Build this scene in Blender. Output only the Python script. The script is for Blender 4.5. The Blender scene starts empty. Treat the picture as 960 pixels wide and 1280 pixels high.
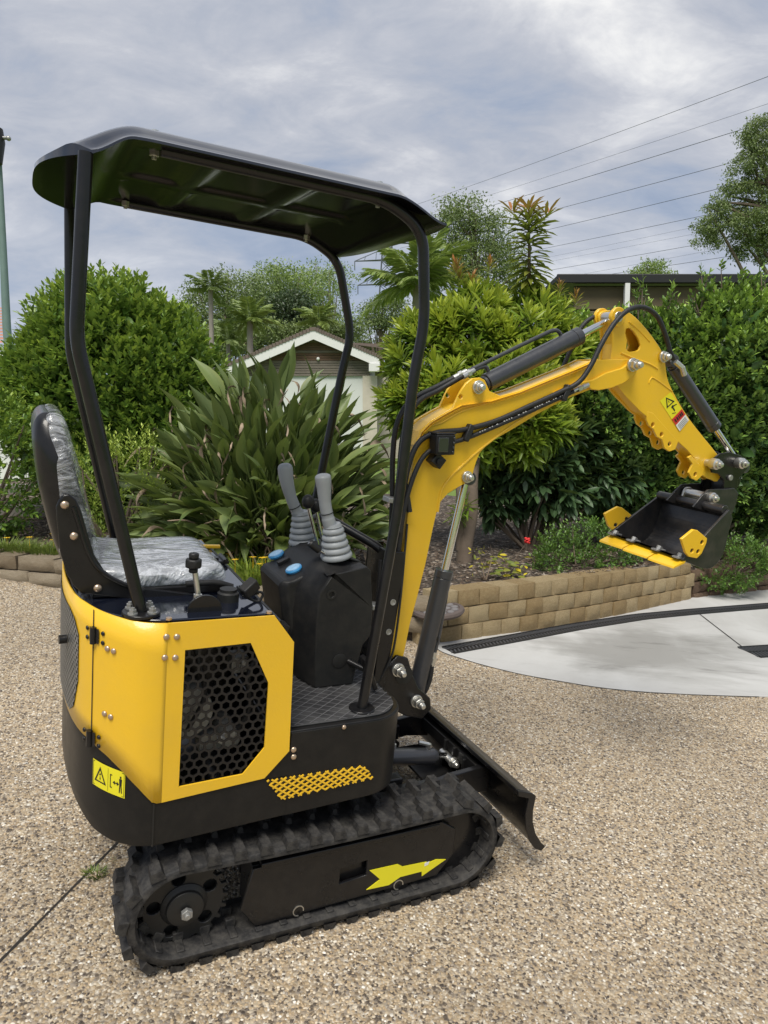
import bpy, bmesh, math, random
import numpy as np
from mathutils import Vector, Matrix, Euler, noise as mnoise
R = math.radians
C = bpy.context.scene.collection
scene = bpy.context.scene
rng = random.Random(7)
nrng = np.random.default_rng(11)

# ------------------------------------------------------------------ camera
# Camera solved from the excavator's own edges: F is the focal length in photo pixels (960 wide),
# RM turns the excavator's axes (x forward, y left, z up) into the world (y ahead of the camera, z up).
F = 905.0
PITCH = 5.5
def _solve(h=1.65, v1=(1798.0, 2.0), y2=-203.0):
    X = np.array([v1[0], v1[1], F]); X /= np.linalg.norm(X)
    x2 = (-F*F - v1[1]*y2)/v1[0]
    Y = np.array([x2, y2, F]); Y /= np.linalg.norm(Y)
    Z = np.cross(X, Y)
    if Z[1] > 0: Z = -Z
    M = np.array([X, Y, Z])
    d = M @ np.array([(400-480)/F, (1165-640)/F, 1.0])
    return M, np.array([-0.02, -0.465, 0.0]) + (h/d[2])*d
MM, CM = _solve()
_p = R(PITCH)
WW = np.array([[1, 0, 0], [0, -math.sin(_p), math.cos(_p)], [0, -math.cos(_p), -math.sin(_p)]])
RM = WW @ MM.T
CW = RM @ CM
NG = RM[:, 2]                                   # normal of the sloping driveway
def gz(x, y): return -(NG[0]*x + NG[1]*y)/NG[2]  # height of the driveway
def T(px, py, y):
    """a point of the photograph on the excavator's lengthwise plane at side offset y (excavator axes)"""
    d = MM @ np.array([(px-480)/F, (py-640)/F, 1.0]); t = (y-CM[1])/d[1]
    q = CM + t*d; return (float(q[0]), float(q[2]))
def W(px, py, Y):
    """a point of the photograph at world distance Y"""
    d = WW @ np.array([(px-480)/F, (py-640)/F, 1.0]); t = (Y-CW[1])/d[1]
    return Vector(CW + t*d)
def G(px, py):
    """a point of the photograph on the driveway"""
    d = WW @ np.array([(px-480)/F, (py-640)/F, 1.0]); t = -(NG @ CW)/(NG @ d)
    return Vector(CW + t*d)

cd = bpy.data.cameras.new('camera'); cam = bpy.data.objects.new('camera', cd); C.objects.link(cam)
cam.location = CW; cam.rotation_euler = (R(90-PITCH), 0, 0)
cd.sensor_fit = 'VERTICAL'; cd.sensor_height = 24.0; cd.lens = F/1280*24.0
cd.clip_start = 0.05; cd.clip_end = 5000
scene.camera = cam

# ------------------------------------------------------------------ light
SUN_EL, SUN_AZ = 60.0, 190.0      # azimuth clockwise from +Y: the veiled sun stands behind the photographer
sd = bpy.data.lights.new('sun', 'SUN'); sd.energy = 2.6; sd.angle = R(30); sd.color = (1.0, 0.95, 0.86)
sun = bpy.data.objects.new('sun', sd); C.objects.link(sun)
_a, _e = R(SUN_AZ), R(SUN_EL)
sdir = Vector((math.sin(_a)*math.cos(_e), math.cos(_a)*math.cos(_e), math.sin(_e)))
sun.rotation_euler = sdir.to_track_quat('Z', 'Y').to_euler(); sun.location = (0, 0, 30)

w = bpy.data.worlds.new('World'); scene.world = w; w.use_nodes = True
nt = w.node_tree; nt.nodes.clear()
def N(tree, typ, **kw):
    n = tree.nodes.new(typ)
    ins = kw.pop('ins', {})
    for k, v in kw.items(): setattr(n, k, v)
    for k, v in ins.items():
        s = n.inputs[k]
        if hasattr(v, 'is_linked') and hasattr(v, 'node'): tree.links.new(v, s)
        else: s.default_value = v
    return n
def ramp(tree, fac, stops, interp='LINEAR'):
    n = tree.nodes.new('ShaderNodeValToRGB'); cr = n.color_ramp; cr.interpolation = interp
    while len(cr.elements) < len(stops): cr.elements.new(0.5)
    for e, (p, c) in zip(cr.elements, stops):
        e.position = p; e.color = (c, c, c, 1) if isinstance(c, (int, float)) else (*c, 1)
    tree.links.new(fac, n.inputs[0]); return n.outputs[0]
def mth(tree, op, a, b=None, clamp=False):
    n = tree.nodes.new('ShaderNodeMath'); n.operation = op; n.use_clamp = clamp
    for i, v in enumerate((a, b)):
        if v is None: continue
        if isinstance(v, (int, float)): n.inputs[i].default_value = v
        else: tree.links.new(v, n.inputs[i])
    return n.outputs[0]
def mixc(tree, fac, a, b, mode='MIX'):
    n = tree.nodes.new('ShaderNodeMix'); n.data_type = 'RGBA'; n.blend_type = mode
    for i, v in ((0, fac), (6, a), (7, b)):
        if isinstance(v, (int, float)): n.inputs[i].default_value = v
        elif isinstance(v, tuple): n.inputs[i].default_value = (*v, 1) if len(v) == 3 else v
        else: tree.links.new(v, n.inputs[i])
    return n.outputs[2]

SKYX, SKYY = 12.2, 9.1
sky = N(nt, 'ShaderNodeTexSky', sky_type='NISHITA', sun_disc=False, sun_elevation=_e, sun_rotation=_a)
geo = N(nt, 'ShaderNodeTexCoord')
sep = N(nt, 'ShaderNodeSeparateXYZ', ins={0: geo.outputs['Generated']})
den = mth(nt, 'ADD', mth(nt, 'MAXIMUM', sep.outputs[2], 0.0), 0.32)
cv = N(nt, 'ShaderNodeCombineXYZ', ins={0: mth(nt, 'DIVIDE', sep.outputs[0], den), 1: mth(nt, 'DIVIDE', sep.outputs[1], den), 2: 0.0})
rot = N(nt, 'ShaderNodeMapping', ins={0: cv.outputs[0], 'Rotation': (0, 0, R(-18)), 'Scale': (0.85, 1.35, 1), 'Location': (SKYX, SKYY, 0)})
n1 = N(nt, 'ShaderNodeTexNoise', ins={'Vector': rot.outputs[0], 'Scale': 1.7, 'Detail': 10.0, 'Roughness': 0.58, 'Distortion': 0.25})
n2 = N(nt, 'ShaderNodeTexNoise', ins={'Vector': rot.outputs[0], 'Scale': 0.75, 'Detail': 4.0, 'Roughness': 0.5, 'Distortion': 0.4})
n3 = N(nt, 'ShaderNodeTexNoise', ins={'Vector': rot.outputs[0], 'Scale': 5.5, 'Detail': 9.0, 'Roughness': 0.62, 'Distortion': 0.5})
dens = mth(nt, 'ADD', mth(nt, 'ADD', mth(nt, 'MULTIPLY', n1.outputs[0], 0.58), mth(nt, 'MULTIPLY', n2.outputs[0], 0.42)), mth(nt, 'MULTIPLY', mth(nt, 'SUBTRACT', n3.outputs[0], 0.5), 0.30))
# a thinner, brighter place in the overcast high at the right
gap_dir = Vector(WW @ np.array([(925-480)/F, (72-640)/F, 1.0])).normalized()
dt = N(nt, 'ShaderNodeVectorMath', operation='DOT_PRODUCT', ins={0: geo.outputs['Generated'], 1: gap_dir})
gap = ramp(nt, dt.outputs['Value'], [(0.955, 0.0), (0.997, 1.0)], 'EASE')
dens = mth(nt, 'ADD', dens, mth(nt, 'MULTIPLY', gap, 0.055))
cloud = ramp(nt, dens, [(0.37, (0.235, 0.295, 0.41)), (0.44, (0.31, 0.36, 0.46)), (0.50, (0.385, 0.415, 0.485)), (0.55, (0.455, 0.475, 0.53)), (0.61, (0.60, 0.61, 0.64)), (0.69, (0.84, 0.835, 0.82))])
low = ramp(nt, sep.outputs[2], [(0.05, 1.0), (0.34, 0.0)])
cloud = mixc(nt, mth(nt, 'MULTIPLY', low, 0.5), cloud, (0.37, 0.45, 0.585))
bg1 = N(nt, 'ShaderNodeBackground', ins={'Color': sky.outputs[0], 'Strength': 0.1})
bg2 = N(nt, 'ShaderNodeBackground', ins={'Color': cloud, 'Strength': 0.80})
cover = ramp(nt, dens, [(0.25, 0.90), (0.42, 0.985)])
mx = N(nt, 'ShaderNodeMixShader', ins={0: cover, 1: bg1.outputs[0], 2: bg2.outputs[0]})
N(nt, 'ShaderNodeOutputWorld', ins={0: mx.outputs[0]})

scene.view_settings.view_transform = 'Standard'; scene.view_settings.look = 'None'
scene.view_settings.gamma = 1.0; scene.view_settings.exposure = 0.60
scene.view_settings.use_curve_mapping = False
scene.cycles.max_bounces = 8; scene.cycles.transparent_max_bounces = 12
scene.cycles.use_denoising = True

# ------------------------------------------------------------------ materials
def newmat(name):
    m = bpy.data.materials.new(name); m.use_nodes = True; m.node_tree.nodes.clear(); return m
def pmat(name, col, rough=0.5, metal=0.0, coat=0.0, var=0.12, vscale=6.0, bump=0.0, bscale=120.0, rvar=0.12, dust=0.0, dustcol=(0.25, 0.21, 0.16), spec=0.5, coords='Object'):
    m = newmat(name); t = m.node_tree
    tc = N(t, 'ShaderNodeTexCoord').outputs[coords]
    a = N(t, 'ShaderNodeTexNoise', ins={'Vector': tc, 'Scale': vscale, 'Detail': 6.0, 'Roughness': 0.6})
    k = mth(t, 'ADD', mth(t, 'MULTIPLY', mth(t, 'SUBTRACT', a.outputs[0], 0.5), 2*var), 1.0)
    hv = N(t, 'ShaderNodeHueSaturation', ins={'Color': (*col, 1), 'Value': k})
    c = hv.outputs[0]
    b = N(t, 'ShaderNodeTexNoise', ins={'Vector': tc, 'Scale': vscale*3.3, 'Detail': 8.0, 'Roughness': 0.7})
    if dust:
        f = ramp(t, b.outputs[0], [(0.42, 0.0), (0.72, dust)])
        c = mixc(t, f, c, dustcol)
    r = mth(t, 'ADD', mth(t, 'MULTIPLY', mth(t, 'SUBTRACT', b.outputs[0], 0.5), 2*rvar), rough, True)
    p = N(t, 'ShaderNodeBsdfPrincipled', ins={'Base Color': c, 'Roughness': r, 'Metallic': metal, 'Coat Weight': coat, 'Coat Roughness': 0.08, 'Specular IOR Level': spec})
    if bump:
        g = N(t, 'ShaderNodeTexNoise', ins={'Vector': tc, 'Scale': bscale, 'Detail': 4.0})
        bp = N(t, 'ShaderNodeBump', ins={'Height': g.outputs[0], 'Strength': bump, 'Distance': 0.004})
        t.links.new(bp.outputs[0], p.inputs['Normal'])
    N(t, 'ShaderNodeOutputMaterial', ins={0: p.outputs[0]})
    return m
M = {}
M['yellow'] = pmat('yellow_paint', (0.83, 0.50, 0.021), 0.34, coat=0.25, var=0.06, vscale=3.0, bump=0.10, bscale=140, dust=0.10, dustcol=(0.45, 0.32, 0.11))
M['black'] = pmat('black_paint', (0.007, 0.007, 0.008), 0.30, coat=0.2, var=0.2, bump=0.04, bscale=200, dust=0.025, spec=0.35)
M['blackmatt'] = pmat('black_satin_plate', (0.0095, 0.0095, 0.0098), 0.36, var=0.2, bump=0.06, bscale=220, dust=0.03, spec=0.3)
M['gloss'] = pmat('gloss_black_shell', (0.006, 0.008, 0.016), 0.08, coat=0.8, var=0.1, rvar=0.05, bump=0.03, bscale=30)
M['under'] = pmat('black_moulded_underside', (0.004, 0.004, 0.005), 0.16, var=0.1, rvar=0.05, bump=0.03, bscale=30, spec=0.07)
M['plastic'] = pmat('dark_grey_plastic', (0.013, 0.0135, 0.0145), 0.45, var=0.12, bump=0.12, bscale=420, dust=0.05, spec=0.3)
M['rubber'] = pmat('track_rubber', (0.019, 0.0185, 0.019), 0.66, var=0.3, vscale=9, bump=0.35, bscale=160, dust=0.45, dustcol=(0.13, 0.12, 0.105), spec=0.3)
M['grey'] = pmat('grey_grip', (0.30, 0.318, 0.33), 0.45, var=0.08, bump=0.1, bscale=300)
M['chrome'] = pmat('chrome_rod', (0.78, 0.77, 0.75), 0.16, metal=1.0, var=0.05)
M['zinc'] = pmat('zinc_bolt', (0.62, 0.61, 0.57), 0.34, metal=0.9, var=0.2, vscale=40)
M['brass'] = pmat('brass_bolt', (0.56, 0.43, 0.32), 0.32, metal=0.8, var=0.2, vscale=40)
M['cyl'] = pmat('cylinder_paint', (0.035, 0.037, 0.043), 0.34, coat=0.3, var=0.12, bump=0.04, dust=0.05)
M['hose'] = pmat('hose_rubber', (0.013, 0.013, 0.014), 0.5, var=0.2, bump=0.3, bscale=500)
M['sticker_yellow'] = pmat('sticker_yellow', (0.80, 0.72, 0.02), 0.4, var=0.04)
M['sticker_red'] = pmat('sticker_red', (0.62, 0.03, 0.03), 0.4, var=0.04)
M['sticker_white'] = pmat('sticker_white', (0.75, 0.75, 0.73), 0.4, var=0.04)
M['ink'] = pmat('sticker_ink', (0.012, 0.012, 0.012), 0.5, var=0.05)
M['blue'] = pmat('blue_button', (0.05, 0.30, 0.62), 0.25, coat=0.6, var=0.05)
M['paleblue'] = pmat('pale_blue_film', (0.30, 0.55, 0.80), 0.2, coat=0.6, var=0.25, vscale=90)
M['steel'] = pmat('engine_metal', (0.34, 0.34, 0.33), 0.45, metal=0.6, var=0.4, vscale=25)
M['lens'] = pmat('lamp_lens', (0.03, 0.03, 0.033), 0.12, coat=0.8, var=0.2, vscale=50)
M['print'] = pmat('hose_print', (0.5, 0.5, 0.48), 0.6)

# plastic wrap of the seat: a thin creased film
def film(name, base, amp):
    m = newmat(name); t = m.node_tree
    tc = N(t, 'ShaderNodeTexCoord').outputs['Object']
    mp = N(t, 'ShaderNodeMapping', ins={0: tc, 'Scale': (3.2, 6.5, 4), 'Rotation': (0.3, 0.2, 0.5)})
    a = N(t, 'ShaderNodeTexNoise', ins={'Vector': mp.outputs[0], 'Scale': 1.1, 'Detail': 4.0, 'Roughness': 0.6, 'Distortion': 2.6})
    b = N(t, 'ShaderNodeTexNoise', ins={'Vector': tc, 'Scale': 11.0, 'Detail': 3.0, 'Roughness': 0.5, 'Distortion': 1.6})
    ridge = mth(t, 'SUBTRACT', 1.0, mth(t, 'ABSOLUTE', mth(t, 'MULTIPLY', mth(t, 'SUBTRACT', a.outputs[0], 0.5), 9.0)), True)
    r2 = mth(t, 'SUBTRACT', 1.0, mth(t, 'ABSOLUTE', mth(t, 'MULTIPLY', mth(t, 'SUBTRACT', b.outputs[0], 0.5), 7.0)), True)
    cr = mth(t, 'MAXIMUM', mth(t, 'POWER', ridge, 2.0), mth(t, 'MULTIPLY', mth(t, 'POWER', r2, 3.0), 0.7))
    h = mth(t, 'ADD', a.outputs[0], mth(t, 'MULTIPLY', b.outputs[0], 0.25))
    bp = N(t, 'ShaderNodeBump', ins={'Height': h, 'Strength': 0.55, 'Distance': 0.05})
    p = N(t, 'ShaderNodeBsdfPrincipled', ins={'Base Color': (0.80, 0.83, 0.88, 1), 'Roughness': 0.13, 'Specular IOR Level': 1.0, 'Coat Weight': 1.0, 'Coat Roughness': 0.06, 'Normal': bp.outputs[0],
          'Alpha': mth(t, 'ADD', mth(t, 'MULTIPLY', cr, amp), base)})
    N(t, 'ShaderNodeOutputMaterial', ins={0: p.outputs[0]}); return m
M['film'] = film('clear_plastic_wrap', 0.10, 0.38); M['film_sheen'] = film('sky_sheen_wrap', 0.46, 0.36)  # second one is a paler copy: sky sheen on the cushion put into its opacity

# ------------------------------------------------------------------ mesh helpers
def tag(o, label=None, cat=None, group=None, kind=None):
    for k, v in (('label', label), ('category', cat), ('group', group), ('kind', kind)):
        if v: o[k] = v
    return o
def empty(name, loc=(0, 0, 0), rot=None):
    o = bpy.data.objects.new(name, None); C.objects.link(o); o.location = loc; o.empty_display_size = 0.1
    if rot is not None: o.rotation_euler = rot
    return o
def link(name, me, parent=None, mat=None, bevel=0.0, seg=2, smooth=True, ang=35, solid=0.0):
    o = bpy.data.objects.new(name, me); C.objects.link(o)
    if parent is not None: o.parent = parent
    if mat is not None and not me.materials:
        for mm in (mat if isinstance(mat, (list, tuple)) else [mat]): me.materials.append(mm)
    if smooth and len(me.polygons):
        me.polygons.foreach_set('use_smooth', [True]*len(me.polygons)); me.set_sharp_from_angle(angle=R(ang))
    if solid:
        s = o.modifiers.new('solid', 'SOLIDIFY'); s.thickness = solid; s.offset = -1
    if bevel:
        b = o.modifiers.new('bevel', 'BEVEL'); b.width = bevel; b.segments = seg; b.limit_method = 'ANGLE'; b.angle_limit = R(40)
    return o
class MB:
    def __init__(s): s.b = bmesh.new(); s.mi = 0
    def box(s, c, d, rot=None):
        m = Matrix.Translation(c) @ (rot.to_4x4() if rot is not None else Matrix()) @ Matrix.Diagonal((d[0], d[1], d[2], 1))
        r = bmesh.ops.create_cube(s.b, size=1.0, matrix=m)
        s._mi(r['verts']); return s
    def _mi(s, vs):
        if s.mi:
            for f in {f for v in vs for f in v.link_faces}: f.material_index = s.mi
    def cyl(s, p0, p1, r, r2=None, n=20, caps=True):
        p0, p1 = Vector(p0), Vector(p1); d = p1-p0
        q = d.to_track_quat('Z', 'Y').to_matrix().to_4x4()
        r_ = bmesh.ops.create_cone(s.b, cap_ends=caps, segments=n, radius1=r, radius2=r if r2 is None else r2, depth=d.length, matrix=Matrix.Translation((p0+p1)/2) @ q)
        s._mi(r_['verts']); return s
    def ball(s, c, r, sc=(1, 1, 1), n=14):
        r_ = bmesh.ops.create_uvsphere(s.b, u_segments=n, v_segments=max(6, n//2), radius=r, matrix=Matrix.Translation(c) @ Matrix.Diagonal((*sc, 1)))
        s._mi(r_['verts']); return s
    def tube(s, path, r, n=12, caps=True):
        P = [Vector(p) for p in path]; m = len(P)
        rr = r if isinstance(r, (list, tuple)) else [r]*m
        t0 = (P[1]-P[0]).normalized(); up = Vector((0, 0, 1)) if abs(t0.z) < 0.9 else Vector((1, 0, 0))
        nrm = t0.cross(up).normalized(); rings = []
        for i in range(m):
            t = ((P[min(i+1, m-1)]-P[max(i-1, 0)]).normalized())
            nrm = (nrm - t*nrm.dot(t)).normalized(); bi = t.cross(nrm)
            rings.append([s.b.verts.new(P[i] + (nrm*math.cos(2*math.pi*k/n) + bi*math.sin(2*math.pi*k/n))*rr[i]) for k in range(n)])
        for a, b in zip(rings, rings[1:]):
            for k in range(n):
                f = s.b.faces.new((a[k], a[(k+1) % n], b[(k+1) % n], b[k])); f.material_index = s.mi
        if caps:
            for rg in (rings[0][::-1], rings[-1]):
                f = s.b.faces.new(rg); f.material_index = s.mi
        return s
    def lathe(s, prof, origin=(0, 0, 0), axis=(0, 0, 1), n=24):
        q = Vector(axis).to_track_quat('Z', 'Y').to_matrix(); o = Vector(origin); rings = []
        for r, z in prof:
            rings.append([s.b.verts.new(o + q @ Vector((r*math.cos(2*math.pi*k/n), r*math.sin(2*math.pi*k/n), z))) for k in range(n)])
        for a, b in zip(rings, rings[1:]):
            for k in range(n):
                f = s.b.faces.new((a[k], a[(k+1) % n], b[(k+1) % n], b[k])); f.material_index = s.mi
        for rg in (rings[0][::-1], rings[-1]):
            f = s.b.faces.new(rg); f.material_index = s.mi
        return s
    def plate(s, outline, y0, y1, holes=(), f3=None):
        """an outline in (x, z), with holes, given the thickness y0..y1"""
        if f3 is None: f3 = lambda a, b, c: Vector((a, c, b))
        bm = bmesh.new(); es = []
        for loop in [outline, *holes]:
            vs = [bm.verts.new((x, 0, z)) for x, z in loop]
            es += [bm.edges.new((vs[i], vs[(i+1) % len(vs)])) for i in range(len(vs))]
        r = bmesh.ops.triangle_fill(bm, use_beauty=True, use_dissolve=False, edges=es)
        fs = [g for g in r['geom'] if isinstance(g, bmesh.types.BMFace)]
        bmesh.ops.dissolve_limit(bm, angle_limit=0.001, verts=bm.verts[:], edges=[e for e in bm.edges if len(e.link_faces) == 2])
        ex = bmesh.ops.extrude_face_region(bm, geom=bm.faces[:])
        for g in ex['geom']:
            if isinstance(g, bmesh.types.BMVert): g.co.y = 1
        mp = {}
        for v in bm.verts:
            mp[v] = s.b.verts.new(f3(v.co.x, v.co.z, y1 if v.co.y > 0.5 else y0))
        for f in bm.faces:
            try:
                nf = s.b.faces.new([mp[v] for v in f.verts]); nf.material_index = s.mi
            except ValueError: pass
        bm.free(); return s
    def flat(s, outline, f):
        """a triangulated sheet inside an outline"""
        bm = bmesh.new(); vs = [bm.verts.new((x, y, 0)) for x, y in outline]; es = [bm.edges.new((vs[i], vs[(i+1) % len(vs)])) for i in range(len(vs))]
        bmesh.ops.triangle_fill(bm, use_beauty=True, edges=es); mp = {v: s.b.verts.new(f(v.co.x, v.co.y)) for v in bm.verts}
        for t in bm.faces: s.b.faces.new([mp[v] for v in t.verts])
        bm.free(); return s
    def sheet(s, grid, mi=None):
        vs = [[s.b.verts.new(p) for p in row] for row in grid]
        for i in range(len(vs)-1):
            for j in range(len(vs[0])-1):
                f = s.b.faces.new((vs[i][j], vs[i][j+1], vs[i+1][j+1], vs[i+1][j])); f.material_index = s.mi
        return s
    def poly(s, pts):
        f = s.b.faces.new([s.b.verts.new(p) for p in pts]); f.material_index = s.mi; return s
    def mesh(s, name):
        bmesh.ops.recalc_face_normals(s.b, faces=s.b.faces[:])
        me = bpy.data.meshes.new(name); s.b.to_mesh(me); s.b.free(); return me
    def build(s, name, mat, parent=None, **kw):
        return link(name, s.mesh(name), parent, mat, **kw)
def catmull(pts, n=6, closed=False):
    P = [Vector(p) for p in pts]; out = []; m = len(P)
    for i in range(m if closed else m-1):
        if closed: a, b, c, d = P[i-1], P[i], P[(i+1) % m], P[(i+2) % m]
        else: a, b, c, d = P[max(i-1, 0)], P[i], P[i+1], P[min(i+2, m-1)]
        for k in range(n):
            t = k/n
            out.append(0.5*((2*b) + (c-a)*t + (2*a-5*b+4*c-d)*t*t + (3*b-a-3*c+d)*t**3))
    if not closed: out.append(P[-1])
    return out
def bend(pts, r=0.05, n=6):
    P = [Vector(p) for p in pts]; out = [P[0]]
    for i in range(1, len(P)-1):
        a, b, c = P[i-1], P[i], P[i+1]
        da, dc = (a-b), (c-b); ra = min(r, da.length*0.45); rc = min(r, dc.length*0.45)
        s0, s1 = b+da.normalized()*ra, b+dc.normalized()*rc
        for k in range(n+1):
            t = k/n; out.append(s0*(1-t)**2 + b*2*t*(1-t) + s1*t*t)
    out.append(P[-1]); return out
def lerp_tab(tab, x):
    xs = [t[0] for t in tab]; ys = [t[1] for t in tab]
    return float(np.interp(x, xs, ys))
def circ(cx, cz, r, n=14, a0=0.0): return [(cx+r*math.cos(a0+2*math.pi*k/n), cz+r*math.sin(a0+2*math.pi*k/n)) for k in range(n)]
def inst(src, name, parent=None, loc=(0, 0, 0), rot=(0, 0, 0), sc=(1, 1, 1)):
    o = bpy.data.objects.new(name, src); C.objects.link(o)
    if parent is not None: o.parent = parent
    o.location = loc; o.rotation_euler = rot; o.scale = sc if not isinstance(sc, (int, float)) else (sc, sc, sc)
    return o
# ------------------------------------------------------------------ the excavator (its own axes: x forward, y left, z up)
EX = empty('mini_excavator')
EX.matrix_world = Matrix(RM.tolist()).to_4x4()
tag(EX, 'small yellow and black mini excavator with open black canopy on the pebble driveway', 'excavator')

def pin_bolt(parent, x, z, y, r=0.02, ln=0.035, name='pin_bolt'):
    m = MB(); m.cyl((x, y+0.002, z), (x, y-0.008, z), r*1.15, n=20)
    m.cyl((x, y-0.008, z), (x, y-0.008-ln*0.45, z), r*0.95, n=6)
    m.cyl((x, y-0.008-ln*0.45, z), (x, y-0.008-ln*0.8, z), r*0.62, n=16); m.cyl((x, y-0.008-ln*0.8, z), (x, y-0.008-ln, z), r*0.6, r*0.4, n=16)
    return m.build(name, M['zinc'], parent, bevel=0.0015)
_hd = {}
def bolt(parent, p, nrm, r=0.009, mat='brass', name='bolt'):
    k = (mat,)
    if k not in _hd:
        m = MB(); m.lathe([(1.0, 0), (1.0, 0.15), (0.86, 0.42), (0.5, 0.62), (0.12, 0.68)], n=14)
        _hd[k] = m.mesh('bolt_head'); _hd[k].materials.append(M[mat]); _hd[k].polygons.foreach_set('use_smooth', [True]*len(_hd[k].polygons))
    q = Vector(nrm).to_track_quat('Z', 'Y').to_euler()
    return inst(_hd[k], name, parent, p, q, r*0.87)

# ---- tracks
TR, TXR, TXF = 0.146, -0.432, 0.462
def track_pt(s):
    """a point and outward normal of the track centre line at arc length s (x, z)"""
    L = TXF-TXR; arc = math.pi*TR; P = 2*L+2*arc; s %= P
    zc = 0.168
    if s < L: return (TXR+s, zc-TR), (0, -1)
    s -= L
    if s < arc:
        a = -math.pi/2+s/TR; return (TXF+TR*math.cos(a), zc+TR*math.sin(a)), (math.cos(a), math.sin(a))
    s -= arc
    if s < L:
        sag = -0.008*math.sin(math.pi*s/L); return (TXF-s, zc+TR+sag), (0, 1)
    s -= L; a = math.pi/2+s/TR
    return (TXR+TR*math.cos(a), zc+TR*math.sin(a)), (math.cos(a), math.sin(a))
PER = 2*(TXF-TXR)+2*math.pi*TR
def lug_mesh():
    m = MB()
    def block(x0, x1, y0, y1, h, t=0.006):
        b = [(x0-t, y0-0.002), (x1+t, y0-0.002), (x1+t, y1+0.002), (x0-t, y1+0.002)]
        vs0 = [Vector((x, y, -0.002)) for x, y in b]
        vs1 = [Vector((x, y, h)) for x, y in ((x0, y0), (x1, y0), (x1, y1), (x0, y1))]
        m.poly(vs1)
        for i in range(4): m.poly([vs0[i], vs0[(i+1) % 4], vs1[(i+1) % 4], vs1[i]])
    block(-0.014, 0.014, -0.092, -0.052, 0.024)       # outer block
    block(0.004, 0.016, -0.052, -0.018, 0.024)          # its thin tail
    block(0.022, 0.050, 0.045, 0.092, 0.024)            # inner block, half a step ahead
    block(0.024, 0.038, 0.006, 0.045, 0.024)
    bmesh.ops.remove_doubles(m.b, verts=m.b.verts[:], dist=1e-5)
    me = m.mesh('track_lug'); me.materials.append(M['rubber']); return me
LUG = lug_mesh()
def make_track(side):
    yc = side*0.375; hw = 0.09; n = 150; m = MB(); rows = []
    t = 0.022
    for i in range(n):
        (x, z), (nx, nz) = track_pt(PER*i/n)
        prof = [(-hw, 0.0), (-hw+0.006, 0.004), (-0.03, 0.004), (0.03, 0.004), (hw-0.006, 0.004), (hw, 0.0), (hw, -t*0.8), (hw-0.008, -t), (-hw+0.008, -t), (-hw, -t*0.8)]
        rows.append([m.b.verts.new((x+nx*d, yc+y, z+nz*d)) for y, d in prof])
    for a, b in zip(rows, rows[1:]+rows[:1]):
        for k in range(10): m.b.faces.new((a[k], a[(k+1) % 10], b[(k+1) % 10], b[k]))
    tr = m.build('track', M['rubber'], EX, ang=60)
    nl = 36
    for i in range(nl):
        (x, z), (nx, nz) = track_pt(PER*(i+0.4)/nl)
        if side > 0 and False: continue
        o = inst(LUG, 'track_lug', tr)
        tx, tz = nz, -nx        # along the band
        mt = Matrix(((-tx*1.0, 0, nx, x), (0, -side*-1.0, 0, yc), (-tz, 0, nz, z), (0, 0, 0, 1)))
        if mt.determinant() < 0: mt = Matrix(((tx, 0, nx, x), (0, -side*-1.0, 0, yc), (tz, 0, nz, z), (0, 0, 0, 1)))
        o.matrix_local = mt
    # inner guide teeth of the band
    g = MB()
    for i in range(nl):
        (x, z), (nx, nz) = track_pt(PER*i/nl)
        a = math.atan2(nz, nx); q = Euler((0, -a, 0)).to_matrix()
        for dy in (-0.024, 0.024): g.box((x-nx*0.034, yc+dy, z-nz*0.034), (0.03, 0.014, 0.03), q)
        g.box((x-nx*0.024, yc, z-nz*0.024), (0.008, 0.15, 0.022), q)
    g.build('guide_teeth', M['rubber'], tr, bevel=0.002, seg=1)['kind'] = 'stuff'
    yo = side*0.445                       # outer face of the frame
    def o_(y): return side*y
    # side frame: a long box with a slanted rear and the rectangular window
    ol = [(-0.235, 0.245), (0.40, 0.262), (0.455, 0.225), (0.455, 0.13), (0.40, 0.068), (-0.22, 0.055), (-0.265, 0.12)]
    win = [(0.045, 0.178), (0.135, 0.186), (0.135, 0.133), (0.045, 0.125)]
    f = MB(); f.plate(ol, min(o_(0.425), o_(0.437)), max(o_(0.425), o_(0.437)), [win])
    f.box((0.08, o_(0.36), 0.155), (0.62, 0.11, 0.17)); f.box((0.09, o_(0.415), 0.25), (0.60, 0.05, 0.016))
    fr = f.build('track_frame', M['black'], EX, bevel=0.003)
    sp = MB()
    hole = [circ(-0.42+0.083*math.cos(a), 0.158+0.083*math.sin(a), 0.020, 12) for a in [R(k*72+30) for k in range(5)]]
    ys = sorted((o_(0.392), o_(0.404)))
    teeth = []
    for k in range(22):
        a = 2*math.pi*k/22
        for da, rr in ((-0.07, 0.112), (-0.04, 0.127), (0.04, 0.127), (0.07, 0.112)): teeth.append((-0.42+rr*math.cos(a+da), 0.158+rr*math.sin(a+da)))
    sp.plate(teeth, ys[0], ys[1], hole)
    sp.lathe([(0.066, -0.02), (0.066, 0.006), (0.052, 0.016), (0.052, 0.026), (0.04, 0.03), (0.018, 0.032)], (-0.42, o_(0.400), 0.158), (0, side, 0), 28)
    sp.cyl((-0.42, o_(0.34), 0.158), (-0.42, o_(0.375), 0.158), 0.112)
    so = sp.build('sprocket', M['ink'], EX, bevel=0.0015, seg=1)
    b = MB(); b.cyl((-0.42, o_(0.438), 0.158), (-0.42, o_(0.452), 0.158), 0.017, n=6); b.cyl((-0.42, o_(0.45), 0.158), (-0.42, o_(0.460), 0.158), 0.008, n=12); b.build('hub_nut', M['steel'], so, bevel=0.001)
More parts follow.
